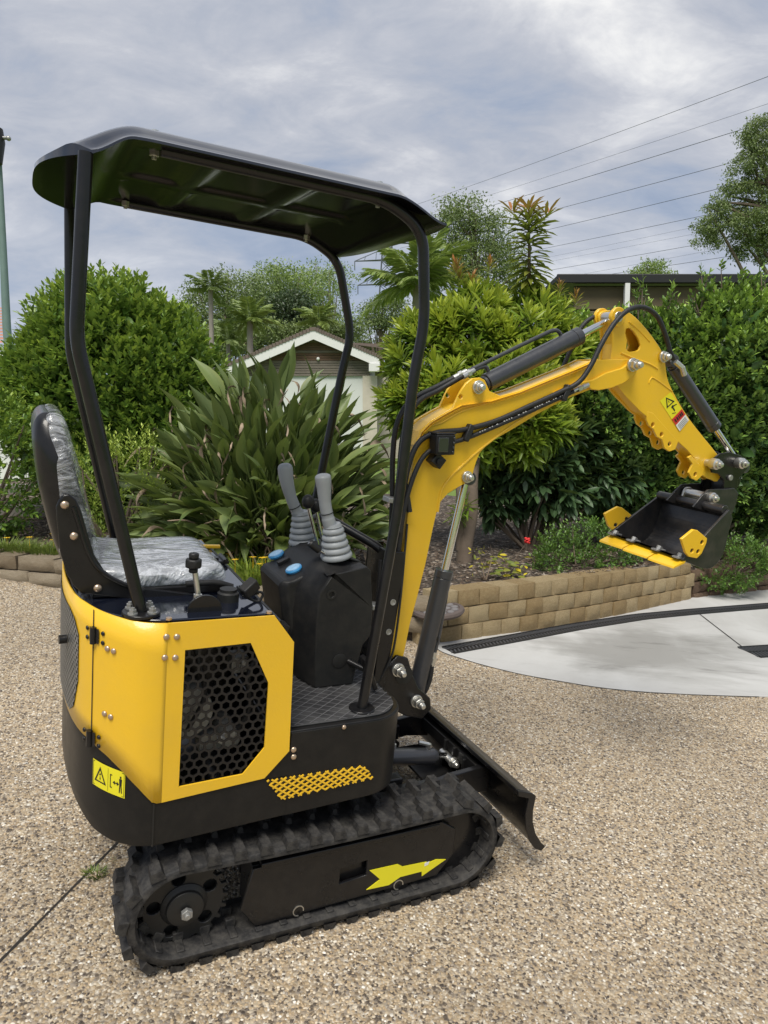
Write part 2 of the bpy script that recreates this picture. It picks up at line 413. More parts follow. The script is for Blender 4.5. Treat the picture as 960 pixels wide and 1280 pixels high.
    d = MB(); d.lathe([(0.118, -0.03), (0.122, -0.02), (0.122, 0.0), (0.10, 0.006), (0.03, 0.014), (0.01, 0.014)], (0.462, o_(0.40), 0.160), (0, side, 0), 36)
    d.build('idler', M['black'], EX)
    for rx in (-0.085, 0.255):
        d = MB(); d.lathe([(0.045, -0.06), (0.045, -0.006), (0.04, -0.003), (0.016, -0.002), (0.013, 0.002), (0.006, 0.003)], (rx, o_(0.434), 0.066), (0, side, 0), 28)
        ro = d.build('roller', M['black'], EX)
        if side < 0:
            q = MB(); nn = 18
            for k in range(nn): q.box((rx+0.016*math.cos(k*0.27), o_(0.4385), 0.070+0.016*math.sin(k*0.27)), (0.006, 0.002, 0.003), Euler((0, -k*0.27-1.57, 0)).to_matrix())
            q.build('circlip', M['zinc'], ro)
    if side < 0:
        ar = [T(458, 1112, -.438), T(475, 1099, -.438), T(462, 1088, -.438), T(497, 1080, -.438), T(503, 1083, -.438), T(533, 1077, -.438), T(529, 1081, -.438), T(545, 1074, -.438), T(557, 1074, -.438), T(527, 1095, -.438), T(527, 1089, -.438), T(500, 1096, -.438), T(486, 1106, -.438)]
        a = MB(); a.plate(ar, -0.4395, -0.4375); a.build('arrow_sticker', M['sticker_yellow'], fr)
        q = MB(); q.plate([T(531, 1079, -.44), T(537, 1076.5, -.44), T(535, 1081, -.44), T(530.5, 1083, -.44)], -0.4402, -0.4394); q.build('sticker_backing', M['sticker_white'], fr)
    return tr
make_track(-1); make_track(1)
u = MB(); u.box((0.02, 0, 0.20), (0.50, 0.60, 0.14)); u.cyl((-0.1, 0, 0.25), (-0.1, 0, 0.395), 0.21, n=40); u.box((0.30, 0.17, 0.235), (0.16, 0.05, 0.1)); u.box((0.30, -0.17, 0.235), (0.16, 0.05, 0.1))
u.build('undercarriage', M['black'], EX, bevel=0.006)

# ---- dozer blade
bl = [(0.672, 0.338), (0.735, 0.315), (0.748, 0.300), (0.742, 0.25), (0.748, 0.20), (0.768, 0.15), (0.80, 0.108), (0.823, 0.095), (0.812, 0.086), (0.785, 0.10), (0.752, 0.142), (0.732, 0.19), (0.724, 0.24), (0.722, 0.295), (0.676, 0.318)]
d = MB(); d.plate(bl, -0.455, 0.455)
blade = d.build('dozer_blade', M['black'], EX, bevel=0.003)
end = [(0.722, 0.300), (0.674, 0.318), (0.672, 0.338), (0.735, 0.317), (0.752, 0.304), (0.748, 0.25), (0.754, 0.205), (0.774, 0.155), (0.806, 0.112), (0.827, 0.094), (0.81, 0.08), (0.78, 0.095), (0.748, 0.135), (0.727, 0.185), (0.716, 0.24)]
for y in (-0.466, 0.456): MB().plate(end, y, y+0.010).build('end_plate', M['black'], blade, bevel=0.002)
for s in (-1, 1):
    d = MB(); d.plate([(0.36, 0.24), (0.55, 0.285), (0.722, 0.30), (0.722, 0.19), (0.62, 0.205), (0.36, 0.185)], s*0.225-0.012, s*0.225+0.012)
    d.box((0.46, s*0.225, 0.235), (0.22, 0.06, 0.06))
    d.build('blade_arm', M['black'], blade, bevel=0.003)
d = MB()
d.box((0.705, 0, 0.262), (0.05, 0.40, 0.05)); d.box((0.70, -0.13, 0.215), (0.06, 0.012, 0.12)); d.box((0.70, 0.0, 0.225), (0.07, 0.012, 0.13)); d.box((0.70, -0.065, 0.225), (0.07, 0.012, 0.13)); d.box((0.62, 0.0, 0.175), (0.16, 0.36, 0.012))
d.build('blade_bracket', M['blackmatt'], blade, bevel=0.003)
c_ = MB(); c_.cyl((0.40, -0.03, 0.275), (0.60, -0.03, 0.245), 0.032, n=28); c_.cyl((0.60, -0.03, 0.245), (0.612, -0.03, 0.243), 0.026); bc = c_.build('blade_cylinder', M['cyl'], EX, bevel=0.002)
c_ = MB(); c_.cyl((0.60, -0.03, 0.245), (0.66, -0.03, 0.236), 0.014); c_.build('piston_rod', M['chrome'], bc)
pin_bolt(bc, 0.667, 0.232, -0.07, 0.018, 0.03)
c_ = MB(); c_.cyl((0.667, -0.075, 0.232), (0.667, 0.01, 0.232), 0.016); c_.build('pin', M['zinc'], bc)
for px_ in (0.42, 0.575):
    c_ = MB(); zz = 0.275-0.15*(px_-0.4); c_.cyl((px_, -0.03, zz+0.03), (px_, -0.03, zz+0.052), 0.011, n=6); c_.cyl((px_, -0.03, zz+0.05), (px_-0.04, -0.02, zz+0.06), 0.008); c_.build('hose_fitting', M['zinc'], bc)

# ---- chassis, counterweight and engine cover follow one plan path
TAIL = [(-0.50, -0.44), (-0.525, -0.4385), (-0.562, -0.427), (-0.60, -0.40), (-0.64, -0.36), (-0.672, -0.31), (-0.695, -0.25), (-0.709, -0.17), (-0.716, -0.08), (-0.718, 0.0)]
TAIL = [Vector((x, y, 0)) for x, y in TAIL]
TAIL = TAIL + [Vector((p.x, -p.y, 0)) for p in TAIL[-2::-1]]
TAILS = catmull([Vector((-0.46, -0.44, 0))]+TAIL+[Vector((-0.46, 0.44, 0))], 5)[5:-5]
_tl = [0.0]
for a, b in zip(TAILS, TAILS[1:]): _tl.append(_tl[-1]+(b-a).length)
TLEN = _tl[-1]
def tail_at(s, off=0.0):
    s = min(max(s, 0.0), TLEN); i = min(max(int(np.searchsorted(_tl, s))-1, 0), len(TAILS)-2)
    f = (s-_tl[i])/(_tl[i+1]-_tl[i]); p = TAILS[i].lerp(TAILS[i+1], f); t = (TAILS[i+1]-TAILS[i]).normalized()
    n = Vector((t.y, -t.x, 0))
    if n.dot(p-Vector((-0.3, 0, 0))) < 0: n = -n
    return p+n*off, n
def tail_px(px, py, n=400):
    """arc length and height on the tail surface seen at a photo pixel"""
    d = MM @ np.array([(px-480)/F, (py-640)/F, 1.0]); best = None
    for i in range(n):
        s = TLEN*0.5*i/n; p, _ = tail_at(s)
        cr = d[0]*(p.y-CM[1])-d[1]*(p.x-CM[0])
        if best is not None and best[1]*cr <= 0 and i > 0:
            t = (p.y-CM[1])/d[1]; return s, CM[2]+t*d[2]
        best = (s, cr)
    return best[0], 0.6
cw_top = [(0, 0.512), (0.02, 0.512), (0.06, 0.560), (0.10, 0.598), (0.15, 0.632), (0.21, 0.655), (0.3, 0.668), (0.4, 0.675), (TLEN/2, 0.675)]
cw_bot = [(0, 0.385), (0.13, 0.388), (0.2, 0.402), (0.27, 0.432), (0.34, 0.452), (TLEN/2, 0.47)]
cov_top = [(0, 1.008), (0.1, 1.012), (0.25, 1.026), (TLEN/2, 1.032)]
def sym(tab, s): return lerp_tab(tab, min(s, TLEN-s))
def tail_shell(name, zb, zt, off, mat, parent, th=0.006, s0=0.0, s1=None, **kw):
    s1 = TLEN if s1 is None else s1; n = 90; m = MB(); g0 = []; g1 = []
    nz = 6
    for i in range(n+1):
        s = s0+(s1-s0)*i/n; p, q = tail_at(s, off); a, b = zb(s), zt(s)
        g0.append([Vector((p.x, p.y, a+(b-a)*k/nz)) for k in range(nz+1)])
    m.sheet(g0); return m.build(name, mat, parent, solid=th, **kw)
chas = MB()
def skirt_path():
    pts = [(-0.52, -0.44), (0.115, -0.44)] + [(0.115+0.13*math.cos(a), -0.31+0.13*math.sin(a)) for a in [R(-90+90*k/10) for k in range(1, 11)]]
    return pts + [(x, -y) for x, y in pts[::-1]]
SK = skirt_path()
zb_ = lambda x: 0.386+(x+0.52)*0.043
SK = [(-0.52, -0.44), (-0.215, -0.44), (-0.150, -0.44)]+SK[1:-1]+[(-0.150, 0.44), (-0.215, 0.44), (-0.52, 0.44)]
zt_ = lambda x: lerp_tab([(-0.52, 0.514), (-0.216, 0.535), (-0.149, 0.608), (-0.148, 0.656), (0.3, 0.656)], x)
grid = [[Vector((x, y, zb_(x))), Vector((x, y, zb_(x)+0.008)), Vector((x, y, zt_(x)-0.006)), Vector((x, y, zt_(x)))] for x, y in [(-0.52, -0.4385), (-0.215, -0.4385), (-0.149, -0.4385), (-0.1475, -0.44)]+SK[3:-3]+[(-0.1475, 0.44), (-0.149, 0.4385), (-0.215, 0.4385), (-0.52, 0.4385)]]
chas.sheet(grid)
chassis = chas.build('chassis', M['blackmatt'], EX, solid=0.008, bevel=0.002)
m = MB(); inner = [(x*0.985-0.004, y*0.985) for x, y in SK]
m.plate(inner, 0.41, 0.425, f3=lambda a, b, c: Vector((a, b, c))); m.build('belly_plate', M['black'], chassis)
# expanded-metal grille in the right skirt: a diamond lattice in front of a dark slot
def lattice(m, poly, y, pitch_u, pitch_v, wid, th, fu=None):
    """diamond lattice strips clipped to a polygon in (x, z)"""
    P = [Vector((a, b)) for a, b in poly]; mn = Vector((min(p.x for p in P), min(p.y for p in P))); mx_ = Vector((max(p.x for p in P), max(p.y for p in P)))
    for sgn in (1, -1):
        d = Vector((pitch_u, sgn*pitch_v)).normalized(); nrm = Vector((-d.y, d.x)); span = (mx_-mn).length
        step = abs(Vector((pitch_u, 0)).dot(nrm)); c0 = (mn+mx_)/2
        for k in range(-80, 81):
            o = c0+nrm*step*k; ts = []
            for i in range(len(P)):
                a, b = P[i], P[(i+1) % len(P)]; e = b-a; den = d.x*e.y-d.y*e.x
                if abs(den) < 1e-9: continue
                t = ((a.x-o.x)*e.y-(a.y-o.y)*e.x)/den; u = ((a.x-o.x)*d.y-(a.y-o.y)*d.x)/den
                if 0 <= u <= 1: ts.append(t)
            if len(ts) >= 2:
                a, b = o+d*min(ts), o+d*max(ts)
                if (b-a).length < wid: continue
                q = [a+nrm*wid/2, b+nrm*wid/2, b-nrm*wid/2, a-nrm*wid/2]; yy = y+(0.0006 if sgn > 0 else 0)
                if fu is None:
                    vs = [[Vector((v.x, yy+t, v.y)) for v in q] for t in (0, th)]
                    m.poly(vs[0]); m.poly(vs[1][::-1])
                    for i in range(4): m.poly([vs[0][i], vs[0][(i+1) % 4], vs[1][(i+1) % 4], vs[1][i]])
                else:
                    nn = max(2, int((b-a).length/0.02)); rows = []
                    for i in range(nn+1):
                        c = a.lerp(b, i/nn); rows.append([fu(c+nrm*wid/2, 0.0006*(sgn+1)), fu(c-nrm*wid/2, 0.0006*(sgn+1))])
                    m.sheet(rows)
para = [T(333, 976, -.445), T(455, 957, -.445), T(468, 973, -.445), T(352, 1000, -.445)]
m = MB(); lattice(m, para, -0.4455, 0.0265, 0.0185, 0.0046, 0.003)
m.build('lattice_grille', M['yellow'], chassis)
m = MB(); m.plate([(x*1.0, z) for x, z in para], -0.4415, -0.4402); m.build('grille_slot', M['ink'], chassis)
for p in ((367, 937), (367, 946)): bolt(chassis, (T(*p, -.441)[0], -0.441, T(*p, -.441)[1]), (0, -1, 0), 0.010)
q = T(430, 909, -.441); bolt(chassis, (q[0], -0.441, q[1]+0.0), (0, -1, 0), 0.008)

counter = tail_shell('counterweight', lambda s: sym(cw_bot, s), lambda s: sym(cw_top, s), -0.001, M['blackmatt'], EX, th=0.03, bevel=0.003)
m = MB(); m.box((-0.519, -0.4405, 0.449), (0.004, 0.0035, 0.126)); m.build('panel_seam', M['ink'], chassis)
m = MB(); m.plate([(p.x*0.99, p.y*0.98) for p in TAILS], 0.47, 0.50, f3=lambda a, b, c: Vector((a, b, c))); m.build('tail_floor', M['black'], EX)
cover = empty('engine_cover'); cover.parent = EX
# the right side panel with the octagonal opening; the left one is its mirror
side_ol = [(-0.50, 0.5125)]+[T(330, 972, -.44), T(361, 938, -.44), T(367, 802, -.44)]+[(-0.222, 1.010), (-0.50, 1.008)]
side_hole = [T(231, 812, -.44), T(313, 803, -.44), T(335, 853, -.44), T(330, 934, -.44), T(303, 967, -.44), T(223, 983, -.44)]
for s in (-1, 1):
    m = MB(); m.plate(side_ol, s*0.4415-0.0025, s*0.4415+0.0025, [side_hole]); m.build('side_panel', M['yellow'], cover)
tail_shell('rear_door', lambda s: sym(cw_top, s)+0.0006, lambda s: sym(cov_top, s), 0.004, M['yellow'], cover, th=0.005, ang=50)
# hexagonal mesh behind the opening
def hexgrid(poly, y, r, wid, th):
    m = MB(); P = poly; mnx = min(p[0] for p in P); mxx = max(p[0] for p in P); mnz = min(p[1] for p in P); mxz = max(p[1] for p in P)
    dz = r*1.5; dx = r*math.sqrt(3); seen = set(); rows = int((mxz-mnz)/dz)+3; cols = int((mxx-mnx)/dx)+3
    for j in range(-1, rows):
        for i in range(-1, cols):
            cx = mnx+i*dx+(dx/2 if j % 2 else 0); cz = mnz+j*dz
            if cx < mnx-dx or cx > mxx+dx or cz < mnz-dz or cz > mxz+dz: continue
            o_ = [(cx+r*math.cos(R(30+60*k)), cz+r*math.sin(R(30+60*k))) for k in range(6)]
            i_ = [(cx+(r-wid/2)*math.cos(R(30+60*k)), cz+(r-wid/2)*math.sin(R(30+60*k))) for k in range(6)]
            for k in range(6):
                a, b, c, d = o_[k], o_[(k+1) % 6], i_[(k+1) % 6], i_[k]
                m.poly([(a[0], y, a[1]), (b[0], y, b[1]), (c[0], y, c[1]), (d[0], y, d[1])])
                m.poly([(d[0], y, d[1]), (c[0], y, c[1]), (c[0], y+th, c[1]), (d[0], y+th, d[1])])
    return m
hx = [(side_hole[0][0]-.012, side_hole[0][1]+.012), (side_hole[1][0]+.01, side_hole[1][1]+.012), (side_hole[2][0]+.012, side_hole[2][1]), (side_hole[3][0]+.012, side_hole[3][1]), (side_hole[4][0], side_hole[4][1]-.012), (side_hole[5][0]-.012, side_hole[5][1]-.012)]
hexgrid(hx, -0.436, 0.0150, 0.0075, 0.004).build('hex_mesh', M['black'], cover)
# the rear door: mesh on a black sheet that paints its shaded opening, hinges, seam, bolts
def fu_tail(c, e=0.0): p, n = tail_at(c.x, 0.0065+e); return Vector((p.x, p.y, c.y))
rm = [(0.36, 0.98), (0.305, 0.965), (0.275, 0.93), (0.275, 0.80), (0.305, 0.715), (0.345, 0.69), (TLEN-0.345, 0.69), (TLEN-0.305, 0.715), (TLEN-0.275, 0.80), (TLEN-0.275, 0.93), (TLEN-0.305, 0.965), (TLEN-0.36, 0.98)]
m = MB()
def zlim(s, hi):
    ts = []
    for i in range(len(rm)):
        a, b = rm[i], rm[(i+1) % len(rm)]
        if (a[0]-s)*(b[0]-s) <= 0 and abs(a[0]-b[0]) > 1e-9: ts.append(a[1]+(b[1]-a[1])*(s-a[0])/(b[0]-a[0]))
    return (max if hi else min)(ts)
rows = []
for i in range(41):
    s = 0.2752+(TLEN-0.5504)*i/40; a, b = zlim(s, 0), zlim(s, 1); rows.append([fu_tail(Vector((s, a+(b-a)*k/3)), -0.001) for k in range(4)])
m.sheet(rows); m.build('dark_opening_sheet', M['ink'], cover)
m = MB(); lattice(m, rm, 0, 0.020, 0.020, 0.006, 0.002, fu=fu_tail); m.build('rear_mesh', M['steel'], cover)
sS, _z = tail_px(118, 850)
m = MB(); rows = []
for k in range(12):
    z = sym(cw_top, sS)+0.004+(1.018-sym(cw_top, sS)-0.004)*k/11; rows.append([fu_tail(Vector((sS-0.002, z)), -0.0012), fu_tail(Vector((sS+0.002, z)), -0.0012)])
m.sheet(rows); m.build('door_seam', M['ink'], cover)
for (px, py) in ((120.5, 793), (116, 921)):
    s, z = tail_px(px, py); m = MB(); p, n = tail_at(s, 0.010)
    m.cyl((p.x, p.y, z-0.022), (p.x, p.y, z+0.022), 0.008, n=12)
    for sg in (-1, 1):
        a, _ = tail_at(s+sg*0.018, 0.0075); m.sheet([[Vector((p.x, p.y, z-0.02)), Vector((p.x, p.y, z+0.02))], [Vector((a.x, a.y, z-0.02)), Vector((a.x, a.y, z+0.02))]])
    m.build('hinge', M['black'], cover)
    for sg in (-1, 1):
        for dz in (-0.012, 0.013):
            a, n = tail_at(s+sg*0.030, 0.005); bolt(cover, (a.x, a.y, z+dz-0.002), n, 0.007, 'black')
for (px, py) in ((136, 810), (144, 813), (133, 891), (140, 895)):
    s, z = tail_px(px, py); a, n = tail_at(s, 0.005); bolt(cover, (a.x, a.y, z), n, 0.009)
for (px, py) in ((208, 796), (221, 796), (206, 822), (219, 822)):
    x, z = T(px, py, -.444); bolt(cover, (x, -0.444, z), (0, -1, 0), 0.0095)
s, z = tail_px(88, 798); a, n = tail_at(s, 0.01); m = MB(); m.cyl(Vector((a.x, a.y, z)), Vector((a.x, a.y, z))+n*0.02, 0.012); m.build('door_lock', M['black'], cover)

# flat print helper: pictograms on a surface given by f(u, v, lift)
def pictogram(name, f, w_, h_, parent, parts, base='sticker_yellow', nu=6, extra=()):
    """parts: list of (material index, polygon in 0..1 coordinates)"""
    m = MB(); m.mi = 0
    m.sheet([[f(w_*i/nu, h_*j/2, 0.0) for j in range(3)] for i in range(nu+1)])
    for mi, poly in parts:
        m.mi = mi; m.poly([f(w_*u_, h_*v_, 0.0006*(1+0.5*mi)) for u_, v_ in poly])
    return m.build(name, [M[base], M['ink']]+[M[e] for e in extra], parent, smooth=False)
def ring(outer, inner):
    n = len(outer); return [[outer[i], outer[(i+1) % n], inner[(i+1) % n], inner[i]] for i in range(n)]
tri = ring([(0.08, 0.22), (0.46, 0.22), (0.27, 0.85)], [(0.135, 0.275), (0.405, 0.275), (0.27, 0.72)])
man = [[(0.86, 0.80), (0.90, 0.80), (0.90, 0.72), (0.86, 0.72)], [(0.84, 0.70), (0.92, 0.70), (0.91, 0.45), (0.85, 0.45)], [(0.85, 0.45), (0.88, 0.45), (0.865, 0.16), (0.84, 0.16)], [(0.885, 0.45), (0.91, 0.45), (0.925, 0.16), (0.90, 0.16)]]
arw = [[(0.66, 0.48), (0.72, 0.56), (0.72, 0.40)], [(0.72, 0.50), (0.78, 0.50), (0.78, 0.46), (0.72, 0.46)], [(0.84, 0.48), (0.78, 0.56), (0.78, 0.40)]]
brk = [[(0.58, 0.24), (0.60, 0.24), (0.60, 0.76), (0.58, 0.76)], [(0.60, 0.24), (0.64, 0.24), (0.64, 0.28), (0.60, 0.28)], [(0.60, 0.72), (0.64, 0.72), (0.64, 0.76), (0.60, 0.76)]]
bl_ = [[(0.25, 0.35), (0.29, 0.35), (0.27, 0.5)], [(0.245, 0.5), (0.30, 0.55), (0.285, 0.60), (0.25, 0.56)]]
frame_ = ring([(0.02, 0.04), (0.98, 0.04), (0.98, 0.96), (0.02, 0.96)], [(0.03, 0.06), (0.97, 0.06), (0.97, 0.94), (0.03, 0.94)]) + [[(0.515, 0.06), (0.522, 0.06), (0.522, 0.94), (0.515, 0.94)]]
warn = [(1, p) for p in tri+man+arw+brk+bl_+frame_]
s1, z1 = tail_px(116.5, 979); s0, z0 = tail_px(156.5, 998); s2, z2 = tail_px(116.5, 947)
def f_cw(u_, v_, l):
    p, n = tail_at(s1+(s0-s1)*u_, 0.0012+l); return Vector((p.x, p.y, z1+(z0-z1)*u_+v_*(z2-z1)))
pictogram('warning_sticker', f_cw, 1, 1, counter, warn)

# hood top and the wall in front of the engine
m = MB(); hood = [(p.x*0.985, p.y*0.975) for p in TAILS]+[(-0.226, 0.429), (-0.226, -0.429)]
m.plate(hood, 0.998, 1.013, f3=lambda a, b, c: Vector((a, b, c))); hd = m.build('hood', M['gloss'], EX, bevel=0.003)
m = MB(); m.box((-0.2, 0, 0.84), (0.01, 0.86, 0.30)); m.box((-0.19, -0.36, 0.955), (0.07, 0.05, 0.022), Euler((0, R(20), 0)).to_matrix()); m.build('front_wall', M['blackmatt'], EX, bevel=0.002)
m = MB(); m.box((-0.36, 0.02, 0.72), (0.22, 0.4, 0.34)); m.build('engine_block', M['black'], EX, bevel=0.02)
m = MB()
m.cyl((-0.42, -0.24, 0.70), (-0.42, -0.33, 0.70), 0.075, n=28); m.cyl((-0.30, -0.24, 0.62), (-0.30, -0.36, 0.62), 0.03); m.box((-0.33, -0.30, 0.60), (0.10, 0.05, 0.05)); m.box((-0.27, -0.28, 0.82), (0.05, 0.06, 0.05))
m.cyl((-0.27, -0.34, 0.845), (-0.27, -0.36, 0.845), 0.012, n=6); m.cyl((-0.255, -0.34, 0.825), (-0.255, -0.36, 0.825), 0.010, n=6); m.cyl((-0.33, -0.36, 0.63), (-0.33, -0.38, 0.63), 0.014, n=6); m.cyl((-0.30, -0.36, 0.645), (-0.30, -0.38, 0.645), 0.012, n=6)
m.build('engine_fittings', M['steel'], EX, bevel=0.003)
m = MB(); m.tube(catmull([(-0.42, -0.36, 0.93), (-0.40, -0.37, 0.86), (-0.38, -0.36, 0.76), (-0.42, -0.35, 0.66)], 6), 0.007); m.tube(catmull([(-0.2, -0.35, 0.9), (-0.26, -0.37, 0.82), (-0.25, -0.36, 0.7), (-0.3, -0.33, 0.6)], 6), 0.009); m.build('fuel_line', M['hose'], EX)

# floor plate with the quilted mat
def rr(x0, x1, yh, r, n=8):
    o = [(x0, -yh)]+[(x1-r+r*math.cos(a), -yh+r+r*math.sin(a)) for a in [R(-90+90*k/n) for k in range(n+1)]]
    return o+[(x, -y) for x, y in o[::-1]]
m = MB(); m.plate(rr(-0.2, 0.243, 0.436, 0.128), 0.645, 0.660, f3=lambda a, b, c: Vector((a, b, c))); fl = m.build('floor_plate', M['blackmatt'], EX, bevel=0.003)
def matmat():
    m = newmat('quilted_floor_mat'); t = m.node_tree; tc = N(t, 'ShaderNodeTexCoord').outputs['Object']
    nz_ = N(t, 'ShaderNodeTexNoise', ins={'Vector': tc, 'Scale': 14.0, 'Detail': 6.0}); f = ramp(t, nz_.outputs[0], [(0.45, 0.0), (0.7, 0.5)])
    c = mixc(t, f, (0.022, 0.022, 0.024), (0.10, 0.10, 0.10))
    b = N(t, 'ShaderNodeTexNoise', ins={'Vector': tc, 'Scale': 300.0, 'Detail': 3.0}); bp = N(t, 'ShaderNodeBump', ins={'Height': b.outputs[0], 'Strength': 0.4, 'Distance': 0.002})
    p = N(t, 'ShaderNodeBsdfPrincipled', ins={'Base Color': c, 'Roughness': 0.6, 'Normal': bp.outputs[0]}); N(t, 'ShaderNodeOutputMaterial', ins={0: p.outputs[0]}); return m
M['mat'] = matmat()
MATO = rr(-0.19, 0.228, 0.418, 0.11)
m = MB(); m.plate(MATO, 0.6605, 0.666, f3=lambda a, b, c: Vector((a, b, c))); fm = m.build('floor_mat', M['mat'], fl, bevel=0.002)
M['seam'] = pmat('worn_seam_ridge', (0.16, 0.16, 0.165), 0.5, var=0.4, vscale=40)
m = MB(); lattice(m, MATO, 0, 0.046, 0.034, 0.0022, 0.0015, fu=lambda c, e=0: Vector((c.x, c.y, 0.6672+e)))
m.build('mat_ridge', M['seam'], fl)

# ---- console
def sstep(a, b, x):
    t = min(1, max(0, (x-a)/(b-a))); return t*t*(3-2*t)
con = MB()
cmain = [(-0.015, 0.668), (-0.05, 0.78), (-0.055, 0.90), (-0.05, 0.985), (-0.012, 1.045), (0.03, 1.082), (0.075, 1.090), (0.162, 1.068), (0.176, 1.052), (0.194, 0.93), (0.198, 0.835), (0.17, 0.80), (0.15, 0.70), (0.145, 0.668)]
def loft(m, prof_fn, ys):
    rings = [[m.b.verts.new(v) for v in prof_fn(y)] for y in ys]; n = len(rings[0])
    for a, b in zip(rings, rings[1:]):
        for k in range(n): m.b.faces.new((a[k], a[(k+1) % n], b[(k+1) % n], b[k]))
    m.b.faces.new(rings[0][::-1]); m.b.faces.new(rings[-1])
def cprof(y):
    a = abs(y); out = []
    k = max(0.0, (a-0.115)/0.085)             # the nose tapers to the sides
    for x, z in cmain:
        xx = x
        if x < 0.03 and z < 1.06: xx = x + k*0.055*(1 if z > 0.75 else 0.5)
        k2 = sstep(0.09, 0.19, a); lim = 1.036+0.19*max(0, xx)
        zz = z-k2*max(0.0, z-lim)
        out.append(Vector((xx, y, zz)))
    return out
loft(con, cprof, [-0.2, -0.19, -0.165, -0.14, -0.118, -0.09, -0.045, 0, 0.045, 0.09, 0.118, 0.14, 0.165, 0.19, 0.2])
console = con.build('control_console', M['plastic'], EX, bevel=0.013, seg=4, ang=50)
m = MB()   # rear nose that carries the two blue buttons
nose = [(-0.030, 0.70), (-0.075, 0.86), (-0.098, 0.985), (-0.088, 1.003), (-0.070, 1.006), (0.003, 1.040), (0.02, 1.052), (0.02, 0.70)]
loft(m, lambda y: [Vector((x+ (0.02 if abs(y) > 0.115 else 0), y, z)) for x, z in nose], [-0.122, -0.105, 0, 0.105, 0.122])
m.build('switch_panel', M['plastic'], console, bevel=0.006, seg=3)
def on_nose(px, py):
    # point on the sloping panel z = 1.006 + 0.466*(x+0.07)
    d = MM @ np.array([(px-480)/F, (py-640)/F, 1.0]); sl = 0.466
    t = (1.007+sl*(CM[0]+0.07)-CM[2])/(d[2]-sl*d[0]); return Vector(CM+t*d)
nn = Vector((-0.466, 0, 1)).normalized()
for px, py in ((346, 695), (368, 713)):
    p = on_nose(px, py); m = MB(); m.lathe([(0.027, 0.0), (0.029, 0.006), (0.027, 0.010), (0.0245, 0.010)], p, nn, 28); b = m.build('button', M['blue'], console)
    m = MB(); m.lathe([(0.024, 0.0), (0.0235, 0.004), (0.015, 0.006), (0.004, 0.006)], p+nn*0.009, nn, 28); m.build('button_cap', M['paleblue'], console)
p = on_nose(355, 703); m = MB(); m.box(p+nn*0.006, (0.042, 0.02, 0.012), Euler((0, R(-25), 0)).to_matrix()); m.build('rocker_switch', M['ink'], console, bevel=0.002)
x, z = T(414.5, 743, -.2); m = MB(); m.lathe([(0.016, -0.002), (0.016, 0.002), (0.010, 0.002), (0.009, -0.0)], (x, -0.2, z), (0, -1, 0), 22); m.build('keyhole', M['ink'], console)
m = MB(); m.box((0.130, -0.125, 1.077), (0.08, 0.035, 0.006), Euler((0, R(18), 0)).to_matrix()); m.build('lever_slot', M['ink'], console, bevel=0.002)
def joystick(dy, base, top, mids):
    x0, z0 = base
    m = MB(); ax = Vector((mids[0][0]-x0, 0, mids[0][1]-z0+0.05)).normalized()
    prof = []; H = 0.105
    for k in range(5):
        f = k/5; r0 = 0.051-0.022*f
        prof += [(r0, H*f), (r0+0.003, H*(f+0.05)), (r0, H*(f+0.13)), (r0-0.008, H*(f+0.185))]
    prof += [(0.030, H), (0.026, H+0.01)]
    m.lathe(prof, (x0, dy, z0), ax, 28)
    jo = m.build('joystick', M['grey'], EX, ang=50)
    b0 = Vector((x0, dy, z0))+ax*0.09; path = catmull([b0]+[Vector((a, dy, b)) for a, b in mids]+[Vector((top[0], dy, top[1]))], 20)
    n = len(path); rad = []
    for i in range(n):
        f = i/(n-1); rad.append(0.88*(0.027-0.008*f if f < 0.35 else (0.0225 + 0.007*min(1, max(0, (f-0.55)/0.3)) if f < 0.90 else 0.0295*math.sqrt(max(0.004, 1-((f-0.90)/0.1003)**2)))))
    m = MB(); m.tube(path, rad, 18); m.build('grip', M['grey'], jo, ang=60)
    k = int(n*0.40); m = MB(); d = (path[k+1]-path[k]).normalized(); m.cyl(path[k], path[k]+d*0.0025, rad[k]+0.0016, n=20); m.build('grip_ring', M['ink'], jo)
    return jo
joystick(-0.115, (0.088, 1.078), (0.018, 1.352), [(0.055, 1.19), (0.036, 1.25), (0.026, 1.31)])
joystick(0.115, (0.060, 1.072), (-0.030, 1.352), [(0.035, 1.17), (0.005, 1.225), (-0.018, 1.29)])
for (bx, by), (tx, tz), rr_ in (((0.075, 0.0), T(385, 627, 0.0), 0.0), ((0.105, 0.03), T(395, 632, 0.03), 0)):
    m = MB(); m.tube([(bx, by, 1.07), (tx, by, tz-0.01)], 0.006); lv = m.build('lever', M['chrome'], EX)
    m = MB(); m.ball((tx, by, tz), 0.021, (1, 1, 1.15), 18); m.build('knob', M['plastic'], lv)
a = Vector((T(430, 705, -.13)[0], -0.13, T(430, 705, -.13)[1])); b = Vector((T(400, 688, -.13)[0], -0.13, T(400, 688, -.13)[1])); c2 = Vector((T(386, 678, -.13)[0], -0.13, T(386, 678, -.13)[1]))
m = MB(); m.tube(bend([a-Vector((0, 0, 0.02)), a, b, c2], 0.01), 0.0045); lv = m.build('lever', M['chrome'], EX)
m = MB(); m.tube([b, b.lerp(c2, 0.1), b.lerp(c2, 0.9), c2], [0.009, 0.0135, 0.013, 0.008], 14); m.build('lever_grip', M['ink'], lv)
